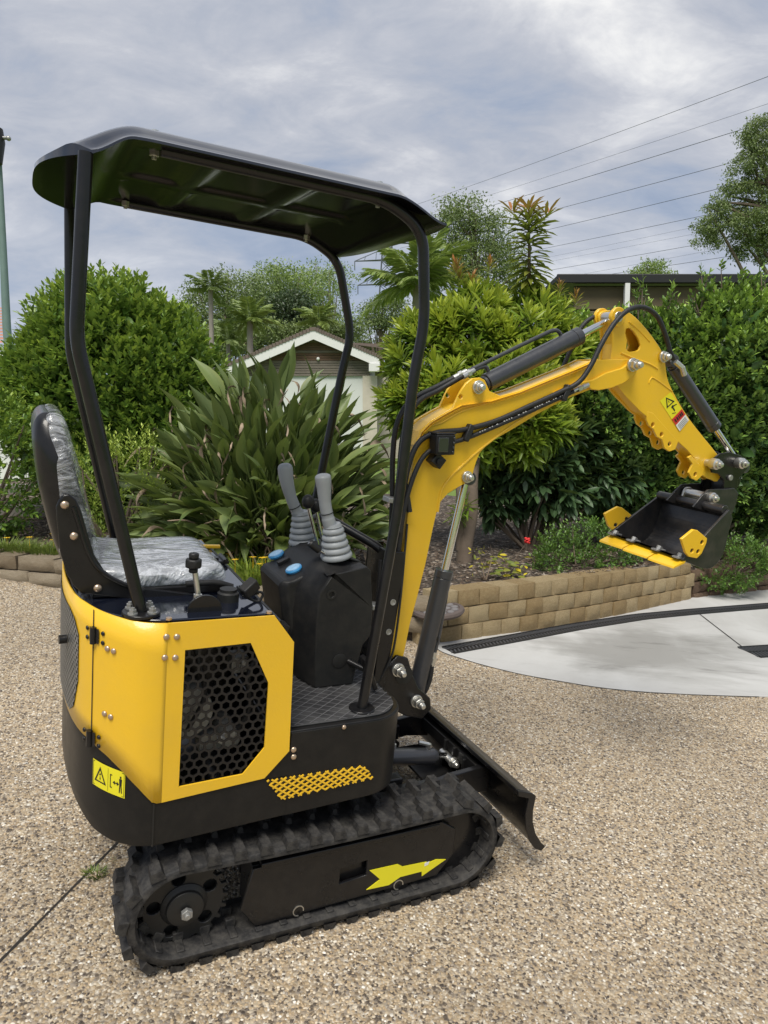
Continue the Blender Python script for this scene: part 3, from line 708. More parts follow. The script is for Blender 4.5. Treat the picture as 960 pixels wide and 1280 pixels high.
# foot pedal
m = MB(); m.tube([(0.10, -0.16, 0.755), (0.165, -0.25, 0.735)], 0.010); m.box((0.165, -0.27, 0.735), (0.016, 0.045, 0.115), Euler((0, R(-22), 0)).to_matrix() @ Euler((0, 0, R(0))).to_matrix()); m.build('pedal', M['black'], EX, bevel=0.003)
m = MB(); m.lathe([(0.024, 0), (0.024, 0.002), (0.02, 0.003)], (0.09, -0.201, 0.755), (0, -1, 0), 20); m.build('pedal_slot', M['ink'], console)

# ---- seat
def seat():
    st = MB(); y0 = -0.236
    br = [T(74, 622, y0), T(68, 612, y0), T(70, 640, y0), T(75, 690, y0), T(83, 717, y0), T(100, 742, y0), T(160, 748, y0), T(270, 757, y0), T(268, 745, y0), T(180, 735, y0), T(140, 720, y0), T(122, 700, y0), T(112, 672, y0), T(104, 650, y0), T(97, 628, y0), T(88, 618, y0)]
    br = [T(a, b, y0) for a, b in ((73, 626), (70, 634), (71, 650), (75, 690), (83, 717), (92, 732), (102, 742), (160, 749), (270, 757), (272, 746), (230, 741), (180, 735), (150, 727), (130, 713), (118, 694), (110, 668), (102, 640), (95, 624), (87, 618), (79, 619))]
    sp_ = br
    for s in (y0, -y0-0.012): st.plate(sp_, s, s+0.012)
    st.box((-0.48, 0, 1.025), (0.36, 0.45, 0.024))
    so = st.build('seat', M['black'], EX, bevel=0.004, seg=3)
    # raised rim along the bracket
    rim = [T(*p, y0-0.004) for p in ((92, 634), (100, 660), (110, 690), (124, 712), (150, 728), (180, 738))]
    m = MB(); m.tube([(a, y0-0.002, b) for a, b in [(v.x, v.y) for v in catmull([Vector((a, b, 0)) for a, b in rim], 4)]], 0.006); m.build('bracket_rim', M['black'], so)
    for p in ((81, 631), (92.5, 670), (122, 735)):
        x, z = T(*p, y0); bolt(so, (x, y0-0.002, z), (0, -1, 0), 0.0125)
    def cushion(name, sec, w_, mat, infl=0.0, nn=15, rnd=0.05):
        """section in (x, z) swept over the width with rounded sides"""
        m = MB(); S = catmull([Vector((a, 0, b)) for a, b in sec], 5 if not infl else 12, True); cen = sum(S, Vector())/len(S); rows = []
        for i in range(nn+1):
            t = -1+2*i/nn; y = w_*t; k = 1-0.55*max(0.0, (abs(t)-0.72)/0.28)**2.2
            rows.append([cen+(v-cen)*k*(1+infl)+Vector((0, y*(1+infl*0.4), 0)) for v in S])
        vs = [[m.b.verts.new(p) for p in r] for r in rows]; n = len(S)
        for a, b in zip(vs, vs[1:]):
            for k in range(n): m.b.faces.new((a[k], a[(k+1) % n], b[(k+1) % n], b[k]))
        m.b.faces.new(vs[0][::-1]); m.b.faces.new(vs[-1])
        if infl:
            for v in m.b.verts:
                q_ = v.co; r_ = 1-abs(mnoise.noise(Vector((q_.x*11+3, q_.y*5, q_.z*11))))*2; r2_ = 1-abs(mnoise.noise(Vector((q_.x*9, q_.y*22+5, q_.z*9))))*2
                v.co += (q_-cen).normalized()*(0.0035*r_+0.004*r2_-0.001)
        return m.build(name, mat, so, ang=60)
    yb = -0.12
    back = [(-0.745, 1.13), (-0.79, 1.30), (-0.805, 1.42), (-0.80, 1.475), (-0.775, 1.497), (-0.742, 1.478), (-0.715, 1.40), (-0.685, 1.28), (-0.655, 1.15), (-0.66, 1.09), (-0.70, 1.075)]
    cushion('backrest', back, 0.208, M['black']); 
    cushion('backrest_wrap', [(-0.735, 1.115), (-0.765, 1.30), (-0.782, 1.42), (-0.776, 1.475), (-0.757, 1.492), (-0.73, 1.478), (-0.705, 1.40), (-0.675, 1.28), (-0.646, 1.15), (-0.648, 1.10), (-0.68, 1.09)], 0.205, M['film'], 0.02, 60)
    pan = [(-0.66, 1.03), (-0.67, 1.07), (-0.63, 1.088), (-0.55, 1.082), (-0.42, 1.085), (-0.33, 1.085), (-0.30, 1.065), (-0.305, 1.03), (-0.40, 1.022), (-0.56, 1.022)]
    cushion('seat_cushion', pan, 0.212, M['black']); cushion('cushion_wrap', pan, 0.212, M['film_sheen'], 0.03, 80)
    return so
seat()

# ---- fittings on the hood
x, z = T(242, 704, -.36); x2, z2_ = T(247, 750, -.36)
m = MB(); m.tube([(x2, -0.36, 1.02), (x2, -0.36, z2_+0.02), (x, -0.36, z)], 0.0075); tl = m.build('throttle_lever', M['zinc'], EX)
m = MB(); m.cyl((x, -0.36, z-0.012), (x, -0.36, z+0.012), 0.022, n=8); m.cyl((x, -0.36, z+0.012), (x, -0.36, z+0.028), 0.014, n=8); m.cyl((x, -0.36, z-0.026), (x, -0.36, z-0.012), 0.012); m.build('knob', M['plastic'], tl, bevel=0.004)
m = MB(); m.cyl((x2, -0.36, z2_+0.0), (x2, -0.36, z2_+0.016), 0.012, n=6); m.build('lock_nut', M['zinc'], tl)
xh, zh = T(253, 768, -.36)
m = MB(); m.plate([(xh-0.045, 1.012), (xh+0.045, 1.012)]+[(xh+0.045*math.cos(a), 1.018+0.04*math.sin(a)) for a in [math.pi*k/14 for k in range(15)]], -0.386, -0.378); m.build('throttle_plate', M['black'], EX, bevel=0.001)
x, z = T(253, 770, -.388); bolt(EX, (x, -0.387, z), (0, -1, 0), 0.008, 'zinc')
x, z = T(285, 748, -.30); m = MB(); m.lathe([(0.03, 0), (0.03, 0.022), (0.024, 0.026), (0.024, 0.034), (0.008, 0.036)], (x, -0.30, 1.013), (0, 0, 1), 24); m.build('filler_cap', M['ink'], EX)
m = MB(); m.tube(bend([(T(232, 737, -.25)[0], -0.25, 1.05), (T(270, 738, -.25)[0], -0.25, 1.052), (T(290, 742, -.25)[0], -0.25, 1.036)], 0.02), [0.012]*10+[0.010]*0 if False else 0.009); m.build('seat_latch', M['plastic'], EX)
pc = Vector((-0.262, -0.33, 1.055)); m = MB(); m.box(pc, (0.05, 0.03, 0.036), Euler((0.2, R(-35), R(20))).to_matrix()); m.tube(bend([pc+Vector((0.01, 0, -0.01)), pc+Vector((0.045, 0, -0.015)), pc+Vector((0.03, 0, -0.045)), pc+Vector((-0.02, 0, -0.02))], 0.015), 0.004); m.build('padlock', M['plastic'], EX, bevel=0.004)
for y in (-0.235, 0.11):
    m = MB(); m.box((-0.238, y, 1.019), (0.05, 0.07, 0.010)); m.cyl((-0.225, y-0.04, 1.026), (-0.225, y+0.04, 1.026), 0.008, n=10); m.box((-0.252, y+0.0, 1.027), (0.018, 0.03, 0.008)); m.build('hood_hinge', M['black'], EX, bevel=0.002)
for px, py in ((211, 779), (336, 771)):
    x, z = T(px, py, -.43); m = MB(); m.cyl((x, -0.428, 1.012), (x, -0.428, 1.018), 0.008, n=6); m.build('bolt', M['brass'], EX)
m = MB(); m.box((-0.25, 0.30, 1.02), (0.12, 0.02, 0.012), Euler((0, 0, R(-8))).to_matrix()); m.build('yellow_latch', M['yellow'], EX, bevel=0.003)

# ---- canopy: one bent tube per side, and the moulded roof
for s in (-1, 1):
    if s < 0:
        pts = [(0.10, -0.372, 0.66), (0.165, -0.36, 1.27), (0.178, -0.36, 1.68), (0.196, -0.36, 1.826), (0.163, -0.36, 2.075), (0.05, -0.345, 2.135), (-0.54, -0.345, 2.137), (-0.660, -0.355, 2.098), (-0.704, -0.36, 2.03), (-0.718, -0.36, 1.685), (-0.557, -0.378, 1.018)]
    else:
        pts = [(0.105, 0.372, 0.66), (0.196, 0.36, 1.22), (0.262, 0.36, 1.70), (0.284, 0.36, 1.815), (0.210, 0.36, 2.075), (0.08, 0.345, 2.135), (-0.54, 0.345, 2.137), (-0.655, 0.355, 2.098), (-0.697, 0.36, 2.03), (-0.690, 0.36, 1.66), (-0.535, 0.37, 1.018)]
    k_ = next(i for i, p_ in enumerate(pts) if p_[0] < -0.5); rear = [(pts[-3][0], pts[-3][1], 2.094)]+pts[-2:]
    m = MB(); m.tube(bend(pts[:k_+1], 0.06, 8), 0.0158, 18); m.build('canopy_post', M['black'], EX, ang=60)
    m = MB(); m.tube(bend(rear, 0.045, 8), 0.0162, 18); po = m.build('canopy_post', M['black'], EX, ang=60)
    bx, by = pts[-1][0], pts[-1][1]
    m = MB(); m.cyl((bx, by, 1.0135), (bx, by, 1.023), 0.048, n=28); m.build('base_flange', M['black'], po, bevel=0.002)
    for k in range(4):
        a = R(45+90*k); m = MB(); c0 = Vector((bx+0.034*math.cos(a), by+0.034*math.sin(a), 1.023)); m.cyl(c0, c0+Vector((0, 0, 0.004)), 0.0125, n=18); m.cyl(c0, c0+Vector((0, 0, 0.013)), 0.0095, n=6); m.cyl(c0, c0+Vector((0, 0, 0.018)), 0.005, n=10); m.build('flange_bolt', M['steel'], po)
    m = MB(); m.cyl((pts[0][0], pts[0][1], 0.660), (pts[0][0], pts[0][1], 0.672), 0.04, n=24); m.build('base_flange', M['black'], po, bevel=0.002)
def sstep(a, b, x):
    t = min(1, max(0, (x-a)/(b-a))); return t*t*(3-2*t)
def roof_L(x): return sstep(-0.70, -0.605, x)*(1-sstep(0.055, 0.215, x))
def roof_T(x): return sstep(-0.80, -0.585, x)*(1-sstep(0.055, 0.225, x))
def roof_lo(x, t):
    """the moulded underside: rim, then shallow recessed panels between ribs"""
    a = abs(t); L = roof_L(x); z = 2.090+0.044*L
    if a < 0.86 and -0.60 < x < 0.10:
        inn = (1-sstep(0.76, 0.86, a))*sstep(-0.60, -0.55, x)*(1-sstep(0.03, 0.10, x)); rib = 0.0
        for gy in (0.0,): rib = max(rib, math.exp(-((t-gy)/0.10)**4))
        for gx in (-0.42, -0.16): rib = max(rib, math.exp(-((x-gx)/0.035)**4))
        z += inn*(0.010-0.009*rib)
    return z
def roof_z(x, t):
    a = abs(t); L = roof_L(x); K = roof_T(x); e = sstep(0.80, 1.0, a)
    return max(roof_lo(x, t)+0.006, (2.096+0.044*L)*e + (2.100+0.078*K+0.010*(1-t*t)*K)*(1-e))
def roof_pt(s, t, hi):
    xr = -0.806+0.125*abs(t)**3.2; xf = 0.252-0.035*abs(t)**4
    x = xr+(xf-xr)*s; hw = 0.405-0.022*(1-sstep(0.0, 0.14, s))-0.01*sstep(0.9, 1, s)
    return Vector((x, hw*t, roof_z(x, t) if hi else roof_lo(x, t)))
NX, NY = 84, 64
ss_ = [i/NX for i in range(NX+1)]; tt_ = [-1+2*j/NY for j in range(NY+1)]
m = MB()
for hi in (True, False):
    m.mi = 0 if hi else 1
    m.sheet([[roof_pt(s, t, hi) for t in tt_] for s in ss_])
m.mi = 0
for t in (-1, 1): m.sheet([[roof_pt(s, t, True) for s in ss_], [roof_pt(s, t, False) for s in ss_]])
for s_ in (0, 1): m.sheet([[roof_pt(s_, t, True) for t in tt_], [roof_pt(s_, t, False) for t in tt_]])
bmesh.ops.remove_doubles(m.b, verts=m.b.verts[:], dist=1e-5)
rf = m.build('canopy_roof', [M['gloss'], M['under']], EX, ang=50)
for px, py, y in ((193, 187, -.30), (157, 246, .33), (472, 258, -.30), (383, 297, .33)):
    x, z = T(px, py, y); m = MB(); zl_, zh_ = roof_lo(x, y/0.4), roof_z(x, y/0.4); m.cyl((x, y, zl_-0.020), (x, y, zh_+0.004), 0.006, n=10); m.cyl((x, y, zl_-0.012), (x, y, zl_+0.002), 0.012, n=6); m.cyl((x, y, zh_-0.002), (x, y, zh_+0.007), 0.009, n=6); m.build('roof_bolt', M['zinc'], rf)

# ---- handrail, hose channel and swing post
m = MB(); m.tube(bend([(0.10, 0.30, 1.10), (0.13, 0.12, 1.168), (T(480, 688, -.02)[0], -0.02, T(480, 688, -.02)[1]), (T(489, 712, -.03)[0], -0.03, T(489, 712, -.03)[1]), (T(470, 850, -.05)[0], -0.05, 0.66)], 0.06), 0.016, 16); m.build('handrail', M['black'], EX, ang=60)
y0 = -0.095
chn = [T(486, 690, y0), T(506, 690, y0), T(502, 735, y0), T(489, 815, y0), T(480, 862, y0), T(466, 862, y0)]
m = MB(); m.plate(chn, y0, y0+0.012); m.plate(chn, y0+0.16, y0+0.172); m.plate([T(486, 690, y0), T(490, 690, y0), T(470, 862, y0), T(466, 862, y0)], y0+0.012, y0+0.16); ch = m.build('front_post', M['black'], EX, bevel=0.003)
for px, py in ((491.5, 753), (486, 790)):
    x, z = T(px, py, y0-.002); m = MB(); m.lathe([(0.011, 0), (0.011, 0.003), (0.008, 0.003), (0.007, 0.001), (0.003, 0.001)], (x, y0, z), (0, -1, 0), 18); m.build('bolt', M['steel'], ch)
sw = [(0.20, 0.46), (0.20, 0.64), (0.335, 0.665), (0.37, 0.70), (0.415, 0.685), (0.44, 0.62), (0.47, 0.565), (0.525, 0.52), (0.535, 0.475), (0.50, 0.44), (0.43, 0.46), (0.36, 0.50), (0.30, 0.44)]
m = MB(); m.plate(sw, -0.085, -0.067); m.plate(sw, 0.067, 0.085); m.cyl((0.31, 0, 0.40), (0.31, 0, 0.65), 0.055, n=28); m.box((0.24, 0, 0.55), (0.12, 0.18, 0.2)); so = m.build('swing_post', M['black'], EX, bevel=0.004)
pin_bolt(so, *T(497, 837, -.085), -0.085, 0.022, 0.045); pin_bolt(so, *T(520, 876, -.085), -0.085, 0.021, 0.05)
m = MB(); q = T(497, 837, 0); m.cyl((q[0]-.02, -0.087, 0.625), (q[0]-.02, -0.0885, 0.625), 0.034, n=30); m.build('pin_washer', M['ink'], so)

# ---- boom
YB = -0.05
bo = [(486, 828), (491, 800), (498, 735), (505, 685), (509, 650), (514, 600), (519, 555), (526, 538), (538, 526), (553, 517), (566, 510), (576, 489), (583, 479), (591, 473), (600, 472), (606, 475), (612, 489), (626, 495), (648, 489), (680, 476), (717, 461), (733, 454), (741, 450), (772, 449), (790, 449), (797, 456), (793, 468), (778, 479), (763, 485), (747, 488), (738, 487), (707, 499), (673, 517), (640, 537), (612, 553), (600, 566), (595, 578), (592, 589), (590, 597), (582, 604), (573, 609), (560, 617), (551, 627), (546, 640), (541, 662), (532, 705), (522, 745), (513, 778), (504, 822), (499, 833), (490, 836)]
BO = [T(a, b, YB) for a, b in bo]
hl = [circ(*T(576, 496, YB), 0.008, 12)]
m = MB(); m.plate(BO, YB, YB+0.012, hl); m.plate(BO, 0.038, 0.05, hl)
top = BO[6:11]+[T(576, 505, YB), T(612, 500, YB)]+BO[18:23]; bot = BO[2:7]
def rail(m, pts, y0, y1, th):
    for a, b in zip(pts, pts[1:]):
        a, b = Vector((a[0], 0, a[1])), Vector((b[0], 0, b[1])); d = (b-a).normalized(); n = Vector((d.z, 0, -d.x))*th
        m.poly([a+Vector((0, y0, 0)), b+Vector((0, y0, 0)), b+Vector((0, y1, 0)), a+Vector((0, y1, 0))])
        m.poly([a+n+Vector((0, y0, 0)), b+n+Vector((0, y0, 0)), b+n+Vector((0, y1, 0)), a+n+Vector((0, y1, 0))])
inset = lambda pts, d: [(p[0]+d[0], p[1]+d[1]) for p in pts]
rail(m, inset(BO[1:7], (0.006, 0)), -0.04, 0.04, 0.008); rail(m, inset(top, (0, -0.004)), -0.06, 0.06, 0.008)
rail(m, inset(BO[30:37], (0, 0.006)), -0.04, 0.04, -0.008); rail(m, inset(BO[40:49], (-0.006, 0)), -0.04, 0.04, -0.008)
boom = m.build('boom', M['yellow'], EX, bevel=0.0025)
# weld seam lines and reinforcement plates on the near face
def weld(parent, pts, y, r=0.0045, mat='yellow', name='weld_bead'):
    P = catmull([Vector((T(a, b, y)[0], y, T(a, b, y)[1])) for a, b in pts], 6)
    m = MB(); m.tube(P, r, 8); return m.build(name, M[mat], parent)
weld(boom, [(547, 640), (552, 613), (563, 596), (580, 580), (600, 562), (640, 531.5), (672, 512)], YB)
weld(boom, [(536, 533), (552, 528), (575, 515), (612, 503), (660, 488), (717, 465)], YB, 0.004)
pl = [(690, 491), (718, 480), (741, 474), (756, 466), (776, 460), (790, 449.5), (797, 456), (793, 468), (778, 479), (763, 485), (747, 488), (738, 487), (733, 482), (716, 487)]
m = MB(); m.plate([T(a, b, YB-.004) for a, b in pl], YB-0.012, YB); m.plate([T(a, b, YB-.004) for a, b in pl], 0.05, 0.062); m.build('tip_plate', M['yellow'], boom, bevel=0.003)
pin_bolt(boom, *T(790, 456, -.066), -0.066, 0.023, 0.045); pin_bolt(boom, *T(597, 484, -.05), -0.052, 0.021, 0.03); pin_bolt(boom, *T(583, 596, -.05), -0.052, 0.019, 0.03)
# rocker at the boom base
# work light
def bx2(m, x, z, y0, y1, w_, h_, a=0): m.box((x, (y0+y1)/2, z), (w_, abs(y1-y0), h_), Euler((0, R(a), 0)).to_matrix())
x, z = T(552, 555, -.085)
m = MB(); bx2(m, x, z, -0.062, -0.115, 0.074, 0.070, -3); wl = m.build('work_light', M['plastic'], boom, bevel=0.005, seg=3)
m = MB(); bx2(m, x-0.012, z, -0.114, -0.1195, 0.040, 0.050, -3)
for k in range(4): bx2(m, x+0.03, z-0.024+0.016*k, -0.114, -0.1185, 0.008, 0.008, -3)
m.build('lamp_glass', M['lens'], wl, bevel=0.002)
m = MB(); bx2(m, x-0.008, z-0.058, -0.05, -0.095, 0.045, 0.040, 35); bx2(m, x, z+0.038, -0.05, -0.112, 0.08, 0.006, -3); m.build('lamp_bracket', M['ink'], wl, bevel=0.003)
x2, z2_ = T(549, 577, -.096); m = MB(); m.lathe([(0.012, 0), (0.012, 0.008), (0.006, 0.01)], (x2, -0.095, z2_), (0, -1, 0), 16); m.build('lamp_knob', M['plastic'], wl)

# ---- hydraulic cylinders
def hydraulic(p0, p1, split, rb, rrod, y=0.0, back=0.02, gland=True):
    a = Vector((p0[0], y, p0[1])); b = Vector((p1[0], y, p1[1])); d = (b-a).normalized(); s = a.lerp(b, split)
    m = MB(); m.cyl(a+d*back, s-d*0.03, rb, n=36); m.cyl(s-d*0.03, s, rb*1.03, n=36); m.cyl(a+d*(back-0.012), a+d*back, rb*0.8, n=28); m.cyl((a.x, y-rb*0.75, a.z), (a.x, y+rb*0.75, a.z), rb*0.85, n=24)
    o = m.build('hydraulic_cylinder', M['cyl'], EX, bevel=0.002)
    m = MB(); m.cyl(s-d*0.01, b, rrod, n=24); m.build('piston_rod', M['chrome'], o)
    m = MB(); m.cyl((b.x, y-0.03, b.z), (b.x, y+0.03, b.z), rrod*1.7, n=24); m.build('rod_eye', M['cyl'], o, bevel=0.003)
    return o
hb = hydraulic((0.505, 0.462), T(583, 597, 0.0), 0.60, 0.0335, 0.0145, back=0.045)
ha = hydraulic(T(597, 484, 0), T(771, 396, 0), 0.715, 0.0335, 0.015, back=0.04)
hk = hydraulic(T(838, 451, 0), T(926, 584, 0), 0.60, 0.030, 0.0135, back=0.03)

# ---- arm
YA = -0.036
ar = [(764, 449), (766, 430), (765, 412), (763, 400), (763, 393), (768, 388), (776, 387), (784, 389), (795, 397), (808, 411), (820, 427), (829, 442), (832, 455), (833, 464), (836, 478), (847, 500), (862, 524), (880, 547), (897, 568), (903, 578), (903, 590), (897, 602), (890, 600), (878, 594), (868, 573), (846, 551), (800, 514), (770, 480), (762, 462)]
AR = [T(a, b, YA) for a, b in ar]
AR = [(v.x, v.y) for v in catmull([Vector((a, b, 0)) for a, b in AR], 2, True)]
win = [T(*p, YA) for p in ((783, 411), (787, 410), (792, 414), (798, 423), (801, 432), (799, 437), (795, 439), (787, 440), (783, 437), (784, 425), (782, 416))]
m = MB(); m.plate(AR, YA, YA+0.010, [win]); m.plate(AR, -YA-0.010, -YA, [win])
A2 = [T(a, b, YA) for a, b in ar]
rail(m, inset(A2[8:20], (-0.004, -0.004)), -0.028, 0.028, 0.008); rail(m, inset(A2[23:28], (0.004, 0.004)), -0.034, 0.034, 0.008)
rail(m, inset(A2[0:4], (0.006, 0)), -0.03, 0.03, 0.008)
arm = m.build('arm', M['yellow'], EX, bevel=0.0025)
ear = circ(*T(772, 396, -.045), 0.036, 26)
for y in (-0.052, 0.036): 
    m = MB(); m.plate(ear, y, y+0.016); m.build('cylinder_ear', M['yellow'], arm, bevel=0.002)
x, z = T(773, 396, -.052); m = MB(); m.cyl((x, -0.057, z), (x, 0.06, z), 0.02, n=24); m.build('pin', M['zinc'], arm, bevel=0.002)
weld(arm, [(776, 441), (795, 449), (812, 455), (822, 461)], YA, 0.004); weld(arm, [(811, 479), (813, 474), (818, 473), (840, 489)], YA, 0.003); weld(arm, [(786, 402), (800, 414), (812, 427)], YA, 0.003)
th = [(809, 514), (816, 516), (848, 552), (844, 562), (837, 564.5), (831, 561), (828, 550), (821, 546), (817, 537), (811, 532), (808, 524)]
thh = [circ(*T(*p, YA), 0.010, 12) for p in ((816, 531), (827, 543), (837, 555))]
th2 = [(864, 569), (880, 587), (879, 593), (871, 601), (864, 598), (861, 591), (866, 580), (860, 572)]
for pts, hs in ((th, thh), (th2, [circ(*T(869, 593, YA), 0.010, 12)])):
    for y in (YA, -YA-0.010):
        m = MB(); m.plate([T(a, b, YA) for a, b in pts], y-0.0006, y+0.0106, hs); m.build('thumb_bracket', M['yellow'], arm, bevel=0.002)
pin_bolt(arm, *T(831, 446, -.05), -0.042, 0.02, 0.03)
def f_arm(u_, v_, l):
    # sticker axes along the arm: u across, v along
    a = Vector((*T(824.5, 501, YA),)); b = Vector((*T(838, 490, YA),)); c = Vector((*T(849, 539, YA),)); d = Vector((*T(860.5, 525, YA),))
    p = (a*(1-u_)+b*u_)*(v_)+(c*(1-u_)+d*u_)*(1-v_); return Vector((p.x, YA-0.0012-l, p.y))
tr2 = ring([(0.12, 0.72), (0.88, 0.72), (0.50, 0.97)], [(0.26, 0.745), (0.74, 0.745), (0.5, 0.92)])
mk = [[(0.42, 0.66), (0.60, 0.68), (0.64, 0.62), (0.46, 0.60)], [(0.46, 0.60), (0.58, 0.60), (0.56, 0.52), (0.48, 0.50)], [(0.62, 0.66), (0.9, 0.62), (0.9, 0.60), (0.62, 0.63)], [(0.25, 0.52), (0.50, 0.46), (0.50, 0.44), (0.25, 0.50)], [(0.47, 0.80), (0.53, 0.80), (0.5, 0.88)]]
rd = [(2, [(0.0, 0.40), (1.0, 0.40), (1.0, 0.20), (0.0, 0.20)]), (3, [(0.0, 0.20), (1.0, 0.20), (1.0, 0.0), (0.0, 0.0)])]
rd += [(1, [(0.12+0.13*k, 0.25), (0.20+0.13*k, 0.25), (0.20+0.13*k, 0.34), (0.12+0.13*k, 0.34)]) for k in range(3)]
st_ = pictogram('warning_sticker', f_arm, 1, 1, arm, [(1, p) for p in tr2+mk]+rd[:2], extra=('sticker_red', 'sticker_white'))
m = MB()
for k in range(4): m.poly([f_arm(u_, v_, 0.0022) for u_, v_ in ((0.1, 0.155-0.04*k), (0.9, 0.155-0.04*k), (0.9, 0.143-0.04*k), (0.1, 0.143-0.04*k))])
for u0, u1 in ((0.12, 0.22), (0.30, 0.42), (0.48, 0.56), (0.62, 0.74), (0.78, 0.88)):
    m.poly([f_arm(u_, v_, 0.0022) for u_, v_ in ((u0, 0.35), (u1, 0.35), (u1, 0.25), (u0, 0.25))])
m.build('sticker_print', M['ink'], arm, smooth=False)

# ---- links and bucket
lk = [T(*p, -.06) for p in ((888, 584), (891, 574), (900, 567), (912, 565), (925, 569), (933, 577), (934, 586), (928, 592), (922, 600), (921, 612), (922, 620), (915, 625), (906, 622), (904, 612), (905, 600), (898, 592), (890, 591))]
for y in (-0.062, 0.052):
    m = MB(); m.plate(lk, y, y+0.010); m.build('link_plate', M['black'], EX, bevel=0.002)
m = MB(); x, z = T(905, 600, 0); m.cyl((x+0.02, -0.05, z), (x+0.02, 0.05, z), 0.028); m.box((x+0.0, 0, z-0.02), (0.07, 0.08, 0.11)); m.build('link_hub', M['black'], EX, bevel=0.004)
def big_pin(px, py, y):
    x, z = T(px, py, y-0.02); m = MB(); m.lathe([(0.022, 0), (0.024, 0.004), (0.024, 0.03), (0.018, 0.034), (0.018, 0.044), (0.011, 0.046), (0.010, 0.056), (0.004, 0.058)], (x, y, z), (0, -1, 0), 22)
    m.cyl((x, y, z), (x, -y, z), 0.016); m.build('pin_bolt', M['zinc'], EX)
big_pin(894, 580, -0.062); big_pin(926, 579, -0.062); big_pin(889, 622, -0.062)
for px, py in ((912, 597), (914, 619)):
    x, z = T(px, py, -.063); m = MB(); m.cyl((x, -0.062, z), (x, -0.072, z), 0.013, n=18); m.build('pin_end', M['steel'], EX, bevel=0.002)
YK = -0.19
P = lambda a, b: T(a, b, YK)
bk = [P(912, 637), P(853, 700), P(862, 704), P(881, 711), P(891, 709), P(900, 700), P(907, 684), P(911, 665), P(916, 648)]
bk = [bk[0], bk[1]]+[(v.x, v.y) for v in catmull([Vector((a, b, 0)) for a, b in bk[1:]], 4)][1:]
bucket = MB(); bucket.plate(bk, YK, YK+0.012); bucket.plate(bk, -YK-0.012, -YK)
shell = bk[1:]+[bk[0]]
for a, b in zip(shell[:-1], shell[1:]):
    a, b = Vector((a[0], 0, a[1])), Vector((b[0], 0, b[1]))
    if (b-a).length < 1e-6: continue
    d = (b-a).normalized(); n = Vector((d.z, 0, -d.x)); cen = Vector((1.76, 0, 1.1)); n = n if n.dot(cen-a) > 0 else -n
    for o in (0, 0.010):
        bucket.poly([a+n*o+Vector((0, YK+0.012, 0)), b+n*o+Vector((0, YK+0.012, 0)), b+n*o+Vector((0, -YK-0.012, 0)), a+n*o+Vector((0, -YK-0.012, 0))])
bk0 = Vector((bk[0][0], 0, bk[0][1]))
bucket.cyl(bk0+Vector((-0.012, YK+0.012, -0.004)), bk0+Vector((-0.012, -YK-0.012, -0.004)), 0.020, n=20)
M['bucket'] = pmat('bucket_black', (0.016, 0.016, 0.018), 0.38, coat=0.15, var=0.3, bump=0.08, dust=0.12)
buck = bucket.build('bucket', M['bucket'], EX, bevel=0.002)
for y in (-0.075, 0.066):
    m = MB(); x, z = T(891, 621, 0); m.plate([T(*q_, -0.07) for q_ in ((866, 634), (876, 620), (884, 612), (896, 611), (908, 611), (917, 610), (922, 617), (919, 630), (914, 642), (905, 648))], y, y+0.009); m.build('hanger_plate', M['bucket'], buck, bevel=0.002)
m = MB(); x, z = T(877, 617, 0)
for y in (-0.06, 0.055): m.tube(bend([(x-0.055, y, bk0.z+0.0), (x-0.05, y, z+0.012), (x-0.01, y, z+0.015), (x+0.01, y, z-0.01)], 0.02), 0.007)
m.cyl((x-0.01, -0.065, z-0.005), (x-0.01, 0.065, z-0.005), 0.017); m.build('lifting_loop', M['zinc'], buck)
lipd = (Vector((bk[1][0], 0, bk[1][1]))-bk0).normalized(); lip = Vector((bk[1][0], 0, bk[1][1])); bd = (Vector((bk[3][0], 0, bk[3][1]))-lip).normalized()
# three bolt-on teeth plates along the lip
tw = 0.125
for k in range(3):
    yc = -0.128+0.128*k; m = MB()
    o0 = lip+bd*0.02; tip = lip+lipd*0.044-bd*0.010
    q = [(o0, yc-tw/2), (tip, yc-tw/2), (tip+lipd*0.003, yc), (tip+lipd*0.004, yc+tw/2-0.004), (o0, yc+tw/2)]
    up = Vector((-bd.z, 0, bd.x)); up = up if up.z > 0 else -up
    for off in (0.0,):
        a = [Vector((p.x, y, p.z))+up*0.003 for p, y in q]; b = [Vector((p.x, y, p.z))-up*0.009 for p, y in q]
        # the front edge is thin
        a[1] -= up*0.004; a[2] -= up*0.004; a[3] -= up*0.004
        m.poly(a); m.poly(b[::-1])
        for i in range(5): m.poly([a[i], a[(i+1) % 5], b[(i+1) % 5], b[i]])
    tt = m.build('tooth_plate', M['yellow'], buck, bevel=0.002)
for yb in (-0.064, 0.064, -0.165, 0.165):
    m = MB(); p = lip+bd*0.008+lipd*(-0.004); p.y = yb; m.cyl(p, p+up*0.022, 0.011, n=6); m.box(p+up*0.005, (0.05, 0.03, 0.006)); m.build('bolt', M['steel'], buck)
ct = [P(849, 673), P(864, 661), P(869, 662), P(881, 672), P(880, 678), P(874, 691), P(868, 697), P(858, 695), P(854, 690)]
cth = [circ(*P(*p), 0.010, 12) for p in ((874.5, 677), (862, 687.5), (869.5, 688.5))]
for s in (-1, 1):
    y = YK-0.012 if s < 0 else -YK
    m = MB(); m.plate(ct, y, y+0.012, cth); m.build('side_cutter', M['yellow'], buck, bevel=0.002)
    for p in ((874.5, 677), (862, 687.5), (869.5, 688.5)):
        x, z = P(*p); m = MB(); ys = (YK-0.007, YK) if s < 0 else (-YK, -YK+0.007); m.cyl((x, ys[0], z), (x, ys[1], z), 0.007, n=6); m.build('bolt', M['ink'], buck)

